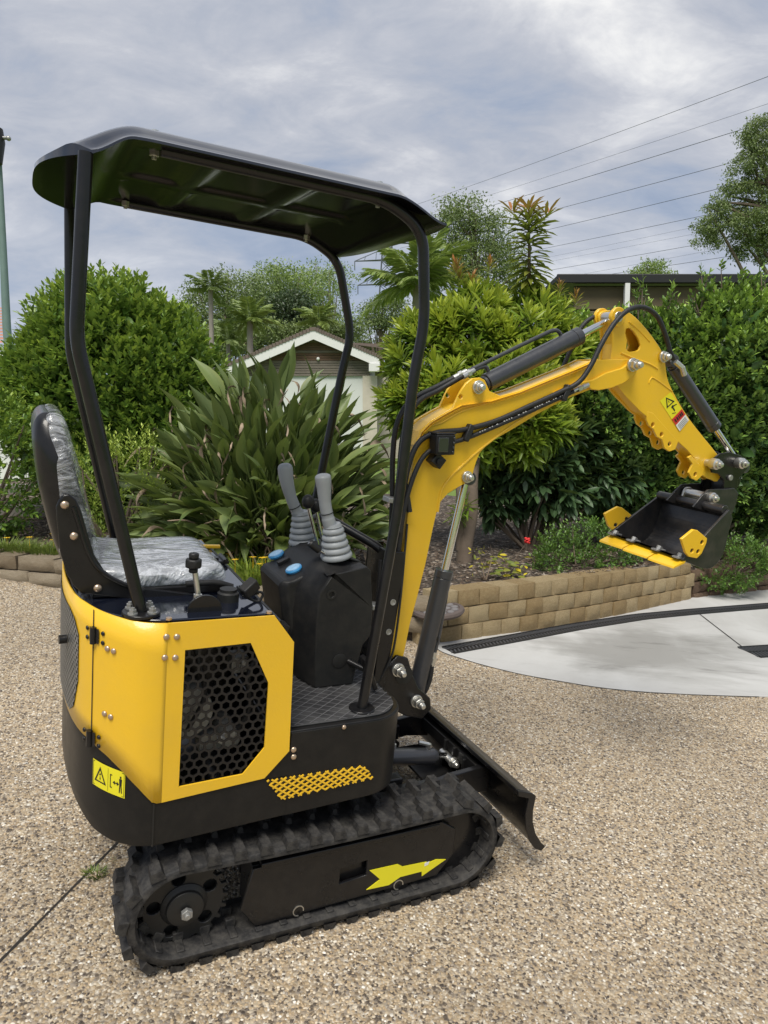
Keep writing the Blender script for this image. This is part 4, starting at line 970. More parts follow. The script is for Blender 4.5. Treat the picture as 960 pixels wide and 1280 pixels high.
# the bucket is slightly sprung: its far lip corner stands a little farther out
def spring(o):
    me = o.data
    if me.users > 1: return
    for v in me.vertices:
        wt = min(1, max(0, (v.co-bk0).dot(lipd)/(lip-bk0).length))*(v.co.y+0.19)/0.38
        v.co.x -= 0.055*wt; v.co.z += 0.028*wt
for o in [buck]+list(buck.children): spring(o)

# ---- hoses
def hose(pts, r=0.0095, name='hose', mat='hose', parent=None, n=8):
    P = catmull([Vector(p) for p in pts], n); m = MB(); m.tube(P, r, 12); return m.build(name, M[mat], parent or EX, ang=70)
def TT(px, py, y): a = T(px, py, y); return (a[0], y, a[1])
hose([TT(500, 640, -.066), TT(510, 585, -.07), TT(523, 554, -.068), TT(545, 541, -.064), TT(580, 537, -.062), TT(620, 526, -.06), TT(665, 506, -.06), TT(700, 490, -.066), TT(723, 478, -.078), TT(738, 458, -.085), TT(752, 430, -.085), TT(768, 404, -.082), TT(785, 388, -.078), TT(803, 384, -.070), TT(820, 394, -.06), TT(830, 414, -.056), TT(838, 440, -.054), TT(842, 449, -.05)], 0.0095)
hose([TT(500, 665, -.075), TT(512, 610, -.075), TT(530, 570, -.07), TT(556, 556, -.064), TT(585, 547, -.061), TT(640, 524, -.06), TT(700, 497, -.06), TT(722, 487, -.062)], 0.0085)
m = MB(); a, b = Vector(TT(716, 489, -.061)), Vector(TT(735, 481, -.061)); m.cyl(a, b, 0.0095, n=12); m.cyl(a.lerp(b, .3), a.lerp(b, .55), 0.012, n=6); m.cyl(a.lerp(b, .6), a.lerp(b, .8), 0.011, n=12); m.build('hose_fitting', M['zinc'], EX)
m = MB(); P0, P1 = Vector(TT(600, 540, -.0695)), Vector(TT(706, 493, -.0685))
for k in range(36):
    if rng.random() < 0.3: continue
    m.box(P0.lerp(P1, k/36), (0.004+0.004*rng.random(), 0.0012, 0.0035), Euler((0, -0.40, 0)).to_matrix())
m.build('hose_print', M['print'], EX)['kind'] = 'stuff'
for px, py in ((585, 541), (707, 491)):
    m = MB(); x, z = T(px, py, -.065); bx2(m, x, z, -0.05, -0.078, 0.022, 0.062, 20); m.build('hose_clamp', M['hose'], EX, bevel=0.004)
m = MB(); a = Vector(TT(844, 452, -.04)); m.cyl(a, a+Vector((0.03, -0.012, -0.02)), 0.011, n=6); m.cyl(a+Vector((0.03, -0.012, -0.02)), a+Vector((0.05, -0.012, -0.05)), 0.012, n=12); m.build('hose_fitting', M['zinc'], EX)
hose([TT(773, 389, .05), TT(755, 391, .05), TT(730, 405, .05), TT(712, 440, .06), TT(700, 470, .06)], 0.0085)
# steel pipes and hoses of the arm cylinder
m = MB(); m.tube(bend([TT(703, 423, .01), TT(698, 413, .01), TT(690, 413, .01), TT(640, 437, .01), TT(575, 469, .01)], 0.02), 0.0075, 12); m.tube(bend([TT(610, 464, .01), TT(608, 458, .01), TT(600, 459, .01), TT(584, 468, .01)], 0.015), 0.0075); m.build('steel_pipe', M['cyl'], EX)
for a, b in ((TT(583, 464.5, .01), TT(567, 473, .01)), (TT(592, 463, .01), TT(578, 471, .0))):
    m = MB(); m.cyl(a, b, 0.011, n=12); a, b = Vector(a), Vector(b); m.cyl(a.lerp(b, .35), a.lerp(b, .6), 0.0135, n=6); m.build('hose_fitting', M['zinc'], EX)
hose([TT(570, 471, .01), TT(545, 484, .01), TT(515, 500, 0), TT(497, 528, 0), TT(491, 570, 0), TT(490, 640, 0), TT(486, 720, 0), TT(478, 840, -.0)])
hose([TT(577, 471, .0), TT(548, 488, .0), TT(522, 503, -.02), TT(506, 535, -.03), TT(500, 580, -.03), TT(497, 650, -.03), TT(492, 720, -.03), TT(481, 850, -.03)])
hose([TT(512, 640, -.075), TT(505, 600, -.06), TT(503, 640, -.06), TT(498, 690, -.06), TT(490, 760, -.07), TT(478, 850, -.07)])
hose([TT(503, 600, -.02), TT(496, 640, -.05), TT(492, 690, -.06), TT(485, 760, -.06), TT(473, 850, -.06)], 0.008)
hose([TT(509, 655, -.063), TT(506, 690, -.07), TT(501, 745, -.098), TT(494, 800, -.1), TT(487, 826, -.1), TT(470, 858, -.09)], 0.004)
for px, py, y in ((490, 625, -.045), (470, 758, -.08)):
    m = MB(); x, z = T(px, py, y); bx2(m, x, z, y-0.02, y+0.03, 0.045, 0.018, 5); m.build('hose_clamp', M['steel'], EX, bevel=0.003)
for px0, px1 in ((470, 462), (478, 468), (474, 466)):
    hose([TT(px0+6, 700, -.05), TT(px0, 770, -.06), TT(px1, 830, -.07), TT(px1-4, 862, -.08)], 0.008)
# pipe and hose beside the boom cylinder
m = MB(); m.tube(bend([TT(553, 725, -.01), TT(560, 724, -.02), TT(558, 745, -.02), TT(548, 800, -.02), TT(543, 818, -.02)], 0.02), 0.0065, 12); m.build('steel_pipe', M['cyl'], EX)
m = MB(); a, b = TT(543, 815, -.02), TT(540, 832, -.02); m.cyl(a, b, 0.010, n=12); a, b = Vector(a), Vector(b); m.cyl(a.lerp(b, .4), a.lerp(b, .7), 0.0125, n=6); m.build('hose_fitting', M['zinc'], EX)
m = MB(); x, z = T(541, 796, -.01); bx2(m, x, z, -0.03, 0.02, 0.03, 0.014, 5); m.build('pipe_clamp', M['black'], EX, bevel=0.002)
hose([TT(540, 830, -.02), TT(537, 850, -.02), TT(529, 868, -.015), TT(518, 880, 0.0), TT(500, 880, .02)])
# ------------------------------------------------------------------ setting: ground, walls, buildings
def structure(o): o['kind'] = 'structure'; return o
WALL_L = [(-4.6, 2.98), (-3.5, 2.93), (-2.43, 2.75), (-1.89, 2.61), (-0.46, 2.44), (0.20, 2.22), (0.62, 2.10)]
WALL_R = [(0.73, 2.165), (1.41, 2.57), (1.97, 2.95), (2.55, 3.40), (3.10, 3.84)]
WALL_E = [(3.16, 3.90), (3.60, 4.18), (4.08, 4.45), (5.2, 5.0)]
ALLW = WALL_L+WALL_R+WALL_E
def wall_y(x): return float(np.interp(x, [p[0] for p in ALLW], [p[1] for p in ALLW]))
def wtop(x):   # top of the bed edge along the wall
    return lerp_tab([(-4.6, 0.72), (-2.43, 0.60), (-1.89, 0.575), (-0.9, 0.44), (0.0, 0.36), (0.7, 0.40), (0.9, 0.43), (3.0, 0.43), (3.3, 0.28), (4.2, 0.26), (5.5, 0.2)], x)
def bed_z(x, y):
    yw = wall_y(x); d = max(0.0, y-yw)
    far = lerp_tab([(-30, 1.2), (-3, 0.95), (0, 0.62), (3, 0.55), (6, 0.6), (30, 0.8)], x)
    f = sstep(0.3, 6.0, d); z = wtop(x)-0.035+(far-wtop(x)+0.035)*f
    return z+0.25*sstep(8, 20, y)

# exposed-aggregate driveway
def pebble_cols(t, fac):
    return ramp(t, fac, [(0.0, (0.057, 0.045, 0.037)), (0.15, (0.113, 0.088, 0.063)), (0.27, (0.309, 0.228, 0.136)), (0.50, (0.422, 0.326, 0.207)), (0.63, (0.206, 0.176, 0.146)), (0.77, (0.453, 0.369, 0.253)), (0.93, (0.504, 0.443, 0.348)), (1.0, (0.679, 0.646, 0.575))])
def drive_mat():
    m = newmat('exposed_aggregate'); t = m.node_tree; tc = N(t, 'ShaderNodeTexCoord').outputs['Object']
    v = N(t, 'ShaderNodeTexVoronoi', ins={'Vector': tc, 'Scale': 92.0}); v2 = N(t, 'ShaderNodeTexVoronoi', ins={'Vector': tc, 'Scale': 145.0})
    s1 = N(t, 'ShaderNodeSeparateColor', ins={0: v.outputs['Color']}); s2 = N(t, 'ShaderNodeSeparateColor', ins={0: v2.outputs['Color']})
    c1 = pebble_cols(t, s1.outputs[0]); c2 = pebble_cols(t, s2.outputs[1])
    c = mixc(t, mth(t, 'GREATER_THAN', s1.outputs[2], 0.6), c1, c2)
    edge = ramp(t, v.outputs['Distance'], [(0.45, 0.0), (0.75, 1.0)])
    c = mixc(t, mth(t, 'MULTIPLY', edge, 0.55), c, (0.30, 0.25, 0.19))
    n = N(t, 'ShaderNodeTexNoise', ins={'Vector': tc, 'Scale': 1.3, 'Detail': 5.0})
    c = N(t, 'ShaderNodeHueSaturation', ins={'Color': c, 'Value': mth(t, 'ADD', mth(t, 'MULTIPLY', n.outputs[0], 0.4), 0.78)}).outputs[0]
    h = mth(t, 'SUBTRACT', 1.0, mth(t, 'MULTIPLY', v.outputs['Distance'], 1.0))
    bp = N(t, 'ShaderNodeBump', ins={'Height': h, 'Strength': 0.9, 'Distance': 0.006})
    p = N(t, 'ShaderNodeBsdfPrincipled', ins={'Base Color': c, 'Roughness': 0.72, 'Normal': bp.outputs[0]}); N(t, 'ShaderNodeOutputMaterial', ins={0: p.outputs[0]}); return m
M['drive'] = drive_mat()
m = MB(); xs = [-14, -8, -5]+[x for x, _ in ALLW]+[9, 14]; rows = []
for x in xs:
    yw = wall_y(x)+0.06; rows.append([Vector((x, y, gz(x, y))) for y in (-14, -8, -4, -2, 0, yw)])
m.sheet(rows); structure(m.build('driveway', M['drive'], smooth=False))

def concrete_mat():
    m = newmat('pale_concrete'); t = m.node_tree; tc = N(t, 'ShaderNodeTexCoord').outputs['Object']
    a = N(t, 'ShaderNodeTexNoise', ins={'Vector': tc, 'Scale': 1.1, 'Detail': 7.0, 'Roughness': 0.55, 'Distortion': 0.8}); b = N(t, 'ShaderNodeTexNoise', ins={'Vector': tc, 'Scale': 26.0, 'Detail': 8.0, 'Roughness': 0.7})
    mp = N(t, 'ShaderNodeMapping', ins={0: tc, 'Scale': (1.0, 5.5, 1), 'Rotation': (0, 0, 0.5)}); d = N(t, 'ShaderNodeTexNoise', ins={'Vector': mp.outputs[0], 'Scale': 2.3, 'Detail': 6.0, 'Roughness': 0.65})
    # a grey water stain beside the drain: an oval of its own shape, broken up by noise
    g = N(t, 'ShaderNodeVectorMath', operation='SUBTRACT', ins={0: tc, 1: (2.20, 2.40, -0.02)})
    g2 = N(t, 'ShaderNodeMapping', ins={0: g.outputs[0], 'Rotation': (0, 0, R(-25)), 'Scale': (0.95, 1.7, 0.5)}); ln = N(t, 'ShaderNodeVectorMath', operation='LENGTH', ins={0: g2.outputs[0]})
    f2 = N(t, 'ShaderNodeTexNoise', ins={'Vector': mp.outputs[0], 'Scale': 1.6, 'Detail': 8.0, 'Roughness': 0.7})
    st = ramp(t, mth(t, 'ADD', mth(t, 'ADD', ln.outputs['Value'], mth(t, 'MULTIPLY', mth(t, 'SUBTRACT', a.outputs[0], 0.5), 1.9)), mth(t, 'MULTIPLY', mth(t, 'SUBTRACT', f2.outputs[0], 0.5), 0.9)), [(0.45, 1.0), (0.62, 0.75), (1.05, 0.0)])
    base = mixc(t, ramp(t, a.outputs[0], [(0.35, 0.0), (0.65, 1.0)]), (0.40, 0.395, 0.38), (0.50, 0.498, 0.485))
    c = mixc(t, mth(t, 'MULTIPLY', st, 0.8), base, (0.235, 0.23, 0.215))
    c = mixc(t, mth(t, 'MULTIPLY', ramp(t, d.outputs[0], [(0.56, 0.0), (0.72, 1.0)]), mth(t, 'ADD', mth(t, 'MULTIPLY', st, 0.6), 0.25)), c, (0.15, 0.145, 0.135))
    c = mixc(t, ramp(t, b.outputs[0], [(0.55, 0.0), (0.8, 0.25)]), c, (0.30, 0.29, 0.27))
    bp = N(t, 'ShaderNodeBump', ins={'Height': b.outputs[0], 'Strength': 0.25, 'Distance': 0.004})
    p = N(t, 'ShaderNodeBsdfPrincipled', ins={'Base Color': c, 'Roughness': 0.7, 'Normal': bp.outputs[0]}); N(t, 'ShaderNodeOutputMaterial', ins={0: p.outputs[0]}); return m
M['concrete'] = concrete_mat()
edge_px = [(541, 806), (552, 815), (575, 823), (605, 832), (650, 843), (700, 852), (750, 860), (800, 865), (850, 868), (900, 870), (960, 871.5), (1040, 872)]
EDGE = catmull([G(a, b) for a, b in edge_px], 6)
EDGE.append(Vector((4.6, EDGE[-1].y+0.5, 0)))
back = [Vector((x, wall_y(x)+0.02, 0)) for x in (4.6, 4.08, 3.6, 3.16, 2.55, 1.97, 1.41, 0.73, 0.60)]
CONC = [Vector((p.x, p.y, 0)) for p in EDGE+back]
m = MB(); m.plate([(p.x, p.y) for p in CONC], 0, 1, f3=lambda a, b, c: Vector((a, b, gz(a, b)+(0.007 if c else -0.03))))
structure(m.build('concrete_apron', M['concrete'], smooth=False, bevel=0.004))
def groove(pts, wd, lift, mat, name):
    m = MB(); rows = []
    for i, p in enumerate(pts):
        d = (pts[min(i+1, len(pts)-1)]-pts[max(i-1, 0)]); d.z = 0; d.normalize(); n = Vector((-d.y, d.x, 0))
        k = wd*(0.8+0.4*rng.random())
        rows.append([Vector((q.x, q.y, gz(q.x, q.y)+lift)) for q in (p-n*k/2, p+n*k/2)])
    m.sheet(rows); return structure(m.build(name, mat))
M['joint'] = pmat('joint_filler', (0.022, 0.019, 0.016), 0.9, var=0.3, vscale=30, bump=0.5)
def seg(a, b, n=12): return [a.lerp(b, i/n) for i in range(n+1)]
JA, JB = G(-60, 1262), G(215, 985)
groove(seg(JA, JB, 60), 0.0095, 0.0012, M['joint'], 'expansion_joint')
groove(seg(G(868, 764), G(930, 812), 12), 0.010, 0.011, M['joint'], 'control_joint')
groove([p for p in EDGE[2:60]], 0.010, 0.004, M['joint'], 'apron_joint')

# pebbles set in the driveway (uncountable): real stones instanced on the visible ground
def pebble_field():
    m = MB(); Gp = [G(-140, 1400), G(1100, 1400), G(1120, 890)]+[p for p in EDGE[:62][::-1]]
    xs0 = [0.6, 0.2, -0.46, -1.2, -1.89, -2.43, -2.9]; Gp += [Vector((x, wall_y(x)-0.03, 0)) for x in xs0]
    m.flat([(p.x, p.y) for p in Gp], lambda a, b: Vector((a, b, gz(a, b)-0.0017)))
    o = m.build('driveway_pebbles', M['drive'], smooth=False); o['kind'] = 'stuff'
    pm = newmat('pebble'); t = pm.node_tree; oi = N(t, 'ShaderNodeObjectInfo')
    tc = N(t, 'ShaderNodeTexCoord').outputs['Object']; nz_ = N(t, 'ShaderNodeTexNoise', ins={'Vector': tc, 'Scale': 1.2, 'Detail': 4.0})
    wn = N(t, 'ShaderNodeTexNoise', ins={'Vector': N(t, 'ShaderNodeNewGeometry').outputs['Position'], 'Scale': 1.1, 'Detail': 6.0, 'Roughness': 0.6, 'Distortion': 0.6})
    c = N(t, 'ShaderNodeHueSaturation', ins={'Color': pebble_cols(t, oi.outputs['Random']), 'Value': mth(t, 'ADD', mth(t, 'MULTIPLY', nz_.outputs[0], 0.4), mth(t, 'ADD', mth(t, 'MULTIPLY', ramp(t, wn.outputs[0], [(0.32, 0.0), (0.62, 1.0)]), 0.42), 0.60))}).outputs[0]
    p = N(t, 'ShaderNodeBsdfPrincipled', ins={'Base Color': c, 'Roughness': 0.55}); N(t, 'ShaderNodeOutputMaterial', ins={0: p.outputs[0]})
    ng = bpy.data.node_groups.new('pebble_scatter', 'GeometryNodeTree'); ng.interface.new_socket('Geometry', in_out='INPUT', socket_type='NodeSocketGeometry'); ng.interface.new_socket('Geometry', in_out='OUTPUT', socket_type='NodeSocketGeometry')
    gi = ng.nodes.new('NodeGroupInput'); go = ng.nodes.new('NodeGroupOutput')
    def lk(a, b): ng.links.new(a, b)
    dp = ng.nodes.new('GeometryNodeDistributePointsOnFaces'); dp.distribute_method = 'POISSON'; dp.inputs['Distance Min'].default_value = 0.0068; dp.inputs['Density Max'].default_value = 17000.0; lk(gi.outputs[0], dp.inputs[0])
    # no stones in the expansion joint
    pos = ng.nodes.new('GeometryNodeInputPosition'); sub = ng.nodes.new('ShaderNodeVectorMath'); sub.operation = 'SUBTRACT'; lk(pos.outputs[0], sub.inputs[0]); sub.inputs[1].default_value = JA
    dv = (JB-JA); nv = Vector((-dv.y, dv.x, 0)).normalized(); dot = ng.nodes.new('ShaderNodeVectorMath'); dot.operation = 'DOT_PRODUCT'; lk(sub.outputs[0], dot.inputs[0]); dot.inputs[1].default_value = nv
    ab = ng.nodes.new('ShaderNodeMath'); ab.operation = 'ABSOLUTE'; lk(dot.outputs['Value'], ab.inputs[0]); gt = ng.nodes.new('ShaderNodeMath'); gt.operation = 'LESS_THAN'; lk(ab.outputs[0], gt.inputs[0]); gt.inputs[1].default_value = 0.0072
    dg = ng.nodes.new('GeometryNodeDeleteGeometry'); lk(dp.outputs[0], dg.inputs[0]); lk(gt.outputs[0], dg.inputs[1])
    ic = ng.nodes.new('GeometryNodeMeshIcoSphere'); ic.inputs['Radius'].default_value = 1.0; ic.inputs['Subdivisions'].default_value = 2
    ss = ng.nodes.new('GeometryNodeSetShadeSmooth'); lk(ic.outputs[0], ss.inputs[0]); sm = ng.nodes.new('GeometryNodeSetMaterial'); lk(ss.outputs[0], sm.inputs[0]); sm.inputs['Material'].default_value = pm
    ip = ng.nodes.new('GeometryNodeInstanceOnPoints'); lk(dg.outputs[0], ip.inputs[0]); lk(sm.outputs[0], ip.inputs['Instance'])
    rv = ng.nodes.new('FunctionNodeRandomValue'); rv.data_type = 'FLOAT_VECTOR'; rv.inputs[0].default_value = (0.0030, 0.0025, 0.0023); rv.inputs[1].default_value = (0.0080, 0.0056, 0.0046); lk(rv.outputs[0], ip.inputs['Scale'])
    r2 = ng.nodes.new('FunctionNodeRandomValue'); r2.data_type = 'FLOAT_VECTOR'; r2.inputs[0].default_value = (-0.35, -0.35, 0); r2.inputs[1].default_value = (0.35, 0.35, 6.28); r2.inputs['Seed'].default_value = 5; lk(r2.outputs[0], ip.inputs['Rotation'])
    jn = ng.nodes.new('GeometryNodeJoinGeometry'); lk(ip.outputs[0], jn.inputs[0]); lk(jn.outputs[0], go.inputs[0])
    mod = o.modifiers.new('scatter', 'NODES'); mod.node_group = ng
    return o
pebble_field()

# garden bed
def soil_mat():
    m = newmat('mulch_soil'); t = m.node_tree; tc = N(t, 'ShaderNodeTexCoord').outputs['Object']
    v = N(t, 'ShaderNodeTexVoronoi', ins={'Vector': tc, 'Scale': 38.0}); s = N(t, 'ShaderNodeSeparateColor', ins={0: v.outputs['Color']})
    c = ramp(t, s.outputs[0], [(0.0, (0.022, 0.017, 0.013)), (0.4, (0.055, 0.040, 0.028)), (0.7, (0.10, 0.072, 0.05)), (0.88, (0.18, 0.14, 0.105)), (1.0, (0.36, 0.31, 0.26))])
    n = N(t, 'ShaderNodeTexNoise', ins={'Vector': tc, 'Scale': 2.0, 'Detail': 5.0}); c = N(t, 'ShaderNodeHueSaturation', ins={'Color': c, 'Value': mth(t, 'ADD', mth(t, 'MULTIPLY', n.outputs[0], 0.8), 0.6)}).outputs[0]
    bp = N(t, 'ShaderNodeBump', ins={'Height': v.outputs['Distance'], 'Strength': 1.0, 'Distance': 0.02})
    p = N(t, 'ShaderNodeBsdfPrincipled', ins={'Base Color': c, 'Roughness': 0.9, 'Normal': bp.outputs[0]}); N(t, 'ShaderNodeOutputMaterial', ins={0: p.outputs[0]}); return m
M['soil'] = soil_mat()
M['lawn'] = pmat('lawn', (0.13, 0.20, 0.03), 0.9, var=0.3, vscale=3, bump=0.8, bscale=90)
m = MB(); rows = []
for i in range(90):
    x = -4.6+9.8*i/89; yw = wall_y(x)+0.07; row = []
    for k in range(40):
        y = yw+(9.0-yw)*(k/39)**1.6; z = bed_z(x, y)+0.018*math.sin(x*9+y*7)*math.sin(y*11-x*4)*(1 if k > 2 else 0)
        row.append(Vector((x, y, z)))
    rows.append([Vector((x, yw-0.01, gz(x, yw)-0.2))]+row)
m.sheet(rows); structure(m.build('garden_bed', M['soil']))
m = MB(); rows = []
for x in (-900, -200, -60, -25, -12, -7, -4.8, -3.5, -2, 0, 2, 4, 5.4, 8, 14, 30, 70, 200, 900):
    rows.append([Vector((x, y, bed_z(x, y)-0.02 if abs(x) < 100 else 1.2)) for y in (6.3, 8, 9, 12, 20, 40, 100, 300, 1200, 3000)])
m.sheet(rows); structure(m.build('lawn', M['lawn']))
m = MB()
for x0, x1 in ((-900, -4.6), (5.2, 900)):
    m.sheet([[Vector((x, y, (gz(x, y)-0.03 if abs(x) < 13 and y < 3 else bed_z(x, 7)-0.1))) for y in (-900, -14, -6, 3, 6.4)] for x in (x0, x0*.5+x1*.5, x1)])
m.sheet([[Vector((x, y, gz(x, -14)-0.1)) for y in (-900, -14)] for x in (-14, 0, 14)])
structure(m.build('ground', M['lawn']))
# mulch chips lying on the bed (uncountable)
m = MB()
for i in range(5200):
    x = rng.uniform(-4.0, 4.6); y = wall_y(x)+0.1+rng.random()**1.5*2.0; z = bed_z(x, y)+0.012
    l, w_ = rng.uniform(0.012, 0.05), rng.uniform(0.006, 0.016); q = Euler((rng.uniform(-.5, .5), rng.uniform(-.5, .5), rng.uniform(0, 6.3))).to_matrix(); c = Vector((x, y, z))
    m.mi = 0 if rng.random() < 0.62 else (1 if rng.random() < 0.6 else 2)
    m.poly([c+q @ Vector(v) for v in ((-l/2, -w_/2, 0), (l/2, -w_*0.3, 0.004), (l*0.4, w_/2, 0), (-l*0.45, w_*0.4, 0.003))])
M['chip1'] = pmat('bark_chip', (0.075, 0.048, 0.032), 0.85, var=0.4); M['chip2'] = pmat('dry_leaf_litter', (0.20, 0.145, 0.09), 0.8, var=0.4); M['chip3'] = pmat('pale_litter', (0.38, 0.33, 0.27), 0.8, var=0.3)
m.build('mulch_chips', [M['chip1'], M['chip2'], M['chip3']], smooth=False)['kind'] = 'stuff'

# ---- retaining walls of blocks
def block_mat(name, c0, c1, dark):
    m = newmat(name); t = m.node_tree; tc = N(t, 'ShaderNodeTexCoord').outputs['Object']; oi = N(t, 'ShaderNodeObjectInfo')
    off = N(t, 'ShaderNodeVectorMath', operation='ADD', ins={0: tc, 1: N(t, 'ShaderNodeCombineXYZ', ins={0: mth(t, 'MULTIPLY', oi.outputs['Random'], 37.0), 1: mth(t, 'MULTIPLY', oi.outputs['Random'], 11.0), 2: 0.0}).outputs[0]})
    a = N(t, 'ShaderNodeTexNoise', ins={'Vector': off.outputs[0], 'Scale': 9.0, 'Detail': 6.0, 'Roughness': 0.65}); b = N(t, 'ShaderNodeTexNoise', ins={'Vector': off.outputs[0], 'Scale': 105.0, 'Detail': 5.0, 'Roughness': 0.75})
    k = mth(t, 'ADD', mth(t, 'MULTIPLY', a.outputs[0], 0.7), mth(t, 'MULTIPLY', oi.outputs['Random'], 0.4))
    c = mixc(t, ramp(t, k, [(0.35, 0.0), (0.75, 1.0)]), c0, c1)
    c = mixc(t, ramp(t, b.outputs[0], [(0.38, 0.8), (0.50, 0.0)]), c, dark)
    bp = N(t, 'ShaderNodeBump', ins={'Height': b.outputs[0], 'Strength': 1.0, 'Distance': 0.02})
    p = N(t, 'ShaderNodeBsdfPrincipled', ins={'Base Color': c, 'Roughness': 0.88, 'Normal': bp.outputs[0]}); N(t, 'ShaderNodeOutputMaterial', ins={0: p.outputs[0]}); return m
M['sandblock'] = block_mat('sandstone_block', (0.48, 0.335, 0.155), (0.70, 0.555, 0.32), (0.27, 0.17, 0.08))
M['brownblock'] = block_mat('brown_block', (0.17, 0.105, 0.065), (0.29, 0.19, 0.12), (0.07, 0.045, 0.03))
M['greyblock'] = block_mat('weathered_block', (0.36, 0.28, 0.18), (0.54, 0.45, 0.32), (0.19, 0.14, 0.09))
def block_meshes(mat, rough, n=5, nu=5, nv=3):
    out = []
    for k in range(n):
        m = MB(); r = random.Random(100+k); g = []
        for i in range(nu+1):
            row = []
            for j in range(nv+1):
                u_, v_ = -0.5+i/nu, -0.5+j/nv; e = (i in (0, nu)) or (j in (0, nv))
                row.append(Vector((u_*(0.985 if not rough else 0.97-0.03*r.random()), -0.5-(0 if e else 0.045+rough*0.10*r.random())+ (rough*0.08*r.random() if e else 0.02), v_*(0.975 if not rough else 0.96-0.04*r.random()))))
            g.append(row)
        m.sheet(g)
        def bk_(p): return Vector((p.x*0.94, 0.5, p.z))
        top = [r_[-1] for r_ in g]; bot = [r_[0] for r_ in g]
        m.sheet([top, [bk_(p) for p in top]]); m.sheet([bot, [bk_(p) for p in bot]])
        for c in (g[0], g[-1]): m.sheet([c, [bk_(p) for p in c]])
        m.sheet([[bk_(bot[0]), bk_(top[0])], [bk_(bot[-1]), bk_(top[-1])]])
        bmesh.ops.remove_doubles(m.b, verts=m.b.verts[:], dist=1e-4)
        me = m.mesh('block'); me.materials.append(mat); me.polygons.foreach_set('use_smooth', [True]*len(me.polygons)); me.set_sharp_from_angle(angle=R(38)); out.append(me)
    return out
def path_len(P): return sum((b-a).length for a, b in zip(P, P[1:]))
def path_at(P, s):
    for a, b in zip(P, P[1:]):
        l = (b-a).length
        if s <= l: return a.lerp(b, s/l), (b-a).normalized()
        s -= l
    return P[-1], (P[-1]-P[-2]).normalized()
def block_wall(name, label, pts, courses, meshes, blen, bh, depth, group, jitter=0.003, base=None, starts=None, lens=None):
    P = [Vector((x, y, 0)) for x, y in pts]; L = path_len(P); root = empty(name, (P[0].x, P[0].y, gz(P[0].x, P[0].y))); tag(root, label, 'retaining wall', group)
    for c in range(courses):
        s = (starts[c] if starts else 0.0)
        end = L if not lens else lens[c]
        while s < end-0.04:
            l = blen*(rng.uniform(0.96, 1.04) if jitter < 0.006 else rng.uniform(0.78, 1.25)); mid = min(s+l/2, L); p, d = path_at(P, mid)
            z0 = base(p.x, p.y) if base else gz(p.x, p.y); n = Vector((-d.y, d.x, 0))
            pos = p+n*(depth/2+0.012*c+rng.uniform(-jitter, jitter)); pos.z = z0+bh*(c+0.5)
            o = inst(rng.choice(meshes), 'block', root, pos-root.location, (rng.uniform(-1, 1)*jitter*3, rng.uniform(-1, 1)*jitter*3, math.atan2(d.y, d.x)+rng.uniform(-1, 1)*jitter*4), (l, depth, bh))
            s += l
    return root
sand = block_meshes(M['sandblock'], 0.35); brown = block_meshes(M['brownblock'], 0.5); rough = block_meshes(M['greyblock'], 0.9)
BZ = lambda x, y: lerp_tab([(0.6, 0.098), (1.41, 0.082), (1.97, 0.066), (3.1, 0.03)], x)
block_wall('sandstone_block_wall', 'straight three course wall of sandy split face blocks beside the pale concrete apron', [(0.60, 2.10)]+WALL_R, 3, sand, 0.172, 0.116, 0.19, 'block retaining walls of the garden bed', base=BZ, starts=[0.0, 0.07, 0.165], jitter=0.004)
block_wall('brown_block_wall', 'darker brown low block wall at the right under the overhanging ground cover', WALL_E, 3, brown, 0.24, 0.105, 0.2, 'block retaining walls of the garden bed', base=lambda x, y: gz(x, y)-0.06, jitter=0.005)
block_wall('tall_block_wall', 'short sandy wall stub rising above the brown wall at the right edge', [(3.93, 4.62), (5.0, 5.1)], 4, sand, 0.24, 0.11, 0.2, 'block retaining walls of the garden bed', base=lambda x, y: gz(x, y)-0.06, jitter=0.006)
block_wall('rough_block_edging', 'low two course edging of rough tumbled blocks behind the excavator seat', WALL_L, 2, rough, 0.26, 0.105, 0.2, 'block retaining walls of the garden bed', base=lambda x, y: wtop(x)-0.20, jitter=0.010)
# a round cobbled stepping stone on the end of the wall
sp0 = W(556, 766, 2.02); m = MB(); m.lathe([(0.10, -0.02), (0.155, -0.018), (0.17, 0.0), (0.165, 0.016), (0.14, 0.02), (0.135, 0.012), (0.02, 0.012)], (0, 0, 0), (0, 0, 1), 30); st = m.build('stepping_stone', pmat('brown_paver', (0.10, 0.078, 0.07), 0.8, var=0.3, bump=0.4)); st.location = (sp0.x-0.03, 2.14, 0.335); st.rotation_euler = (R(4), R(-3), 0)
tag(st, 'round brown cobbled stepping stone resting on the stepped end of the sandy wall', 'stepping stone')
cob = []
for k in range(19):
    rr_, aa = (0, 0) if k == 0 else ((0.055, k*1.047) if k < 7 else (0.108, k*0.524+0.2)); m = MB(); m.ball((0, 0, 0), 0.026, (1.05, 0.9, 0.45), 8)
    if not cob: cob.append(m.mesh('cobble')); cob[0].materials.append(pmat('cobble_top', (0.16, 0.15, 0.15), 0.8, var=0.3))
    else: m.b.free()
    inst(cob[0], 'cobble', st, (rr_*math.cos(aa), rr_*math.sin(aa), 0.014), (0, 0, aa))
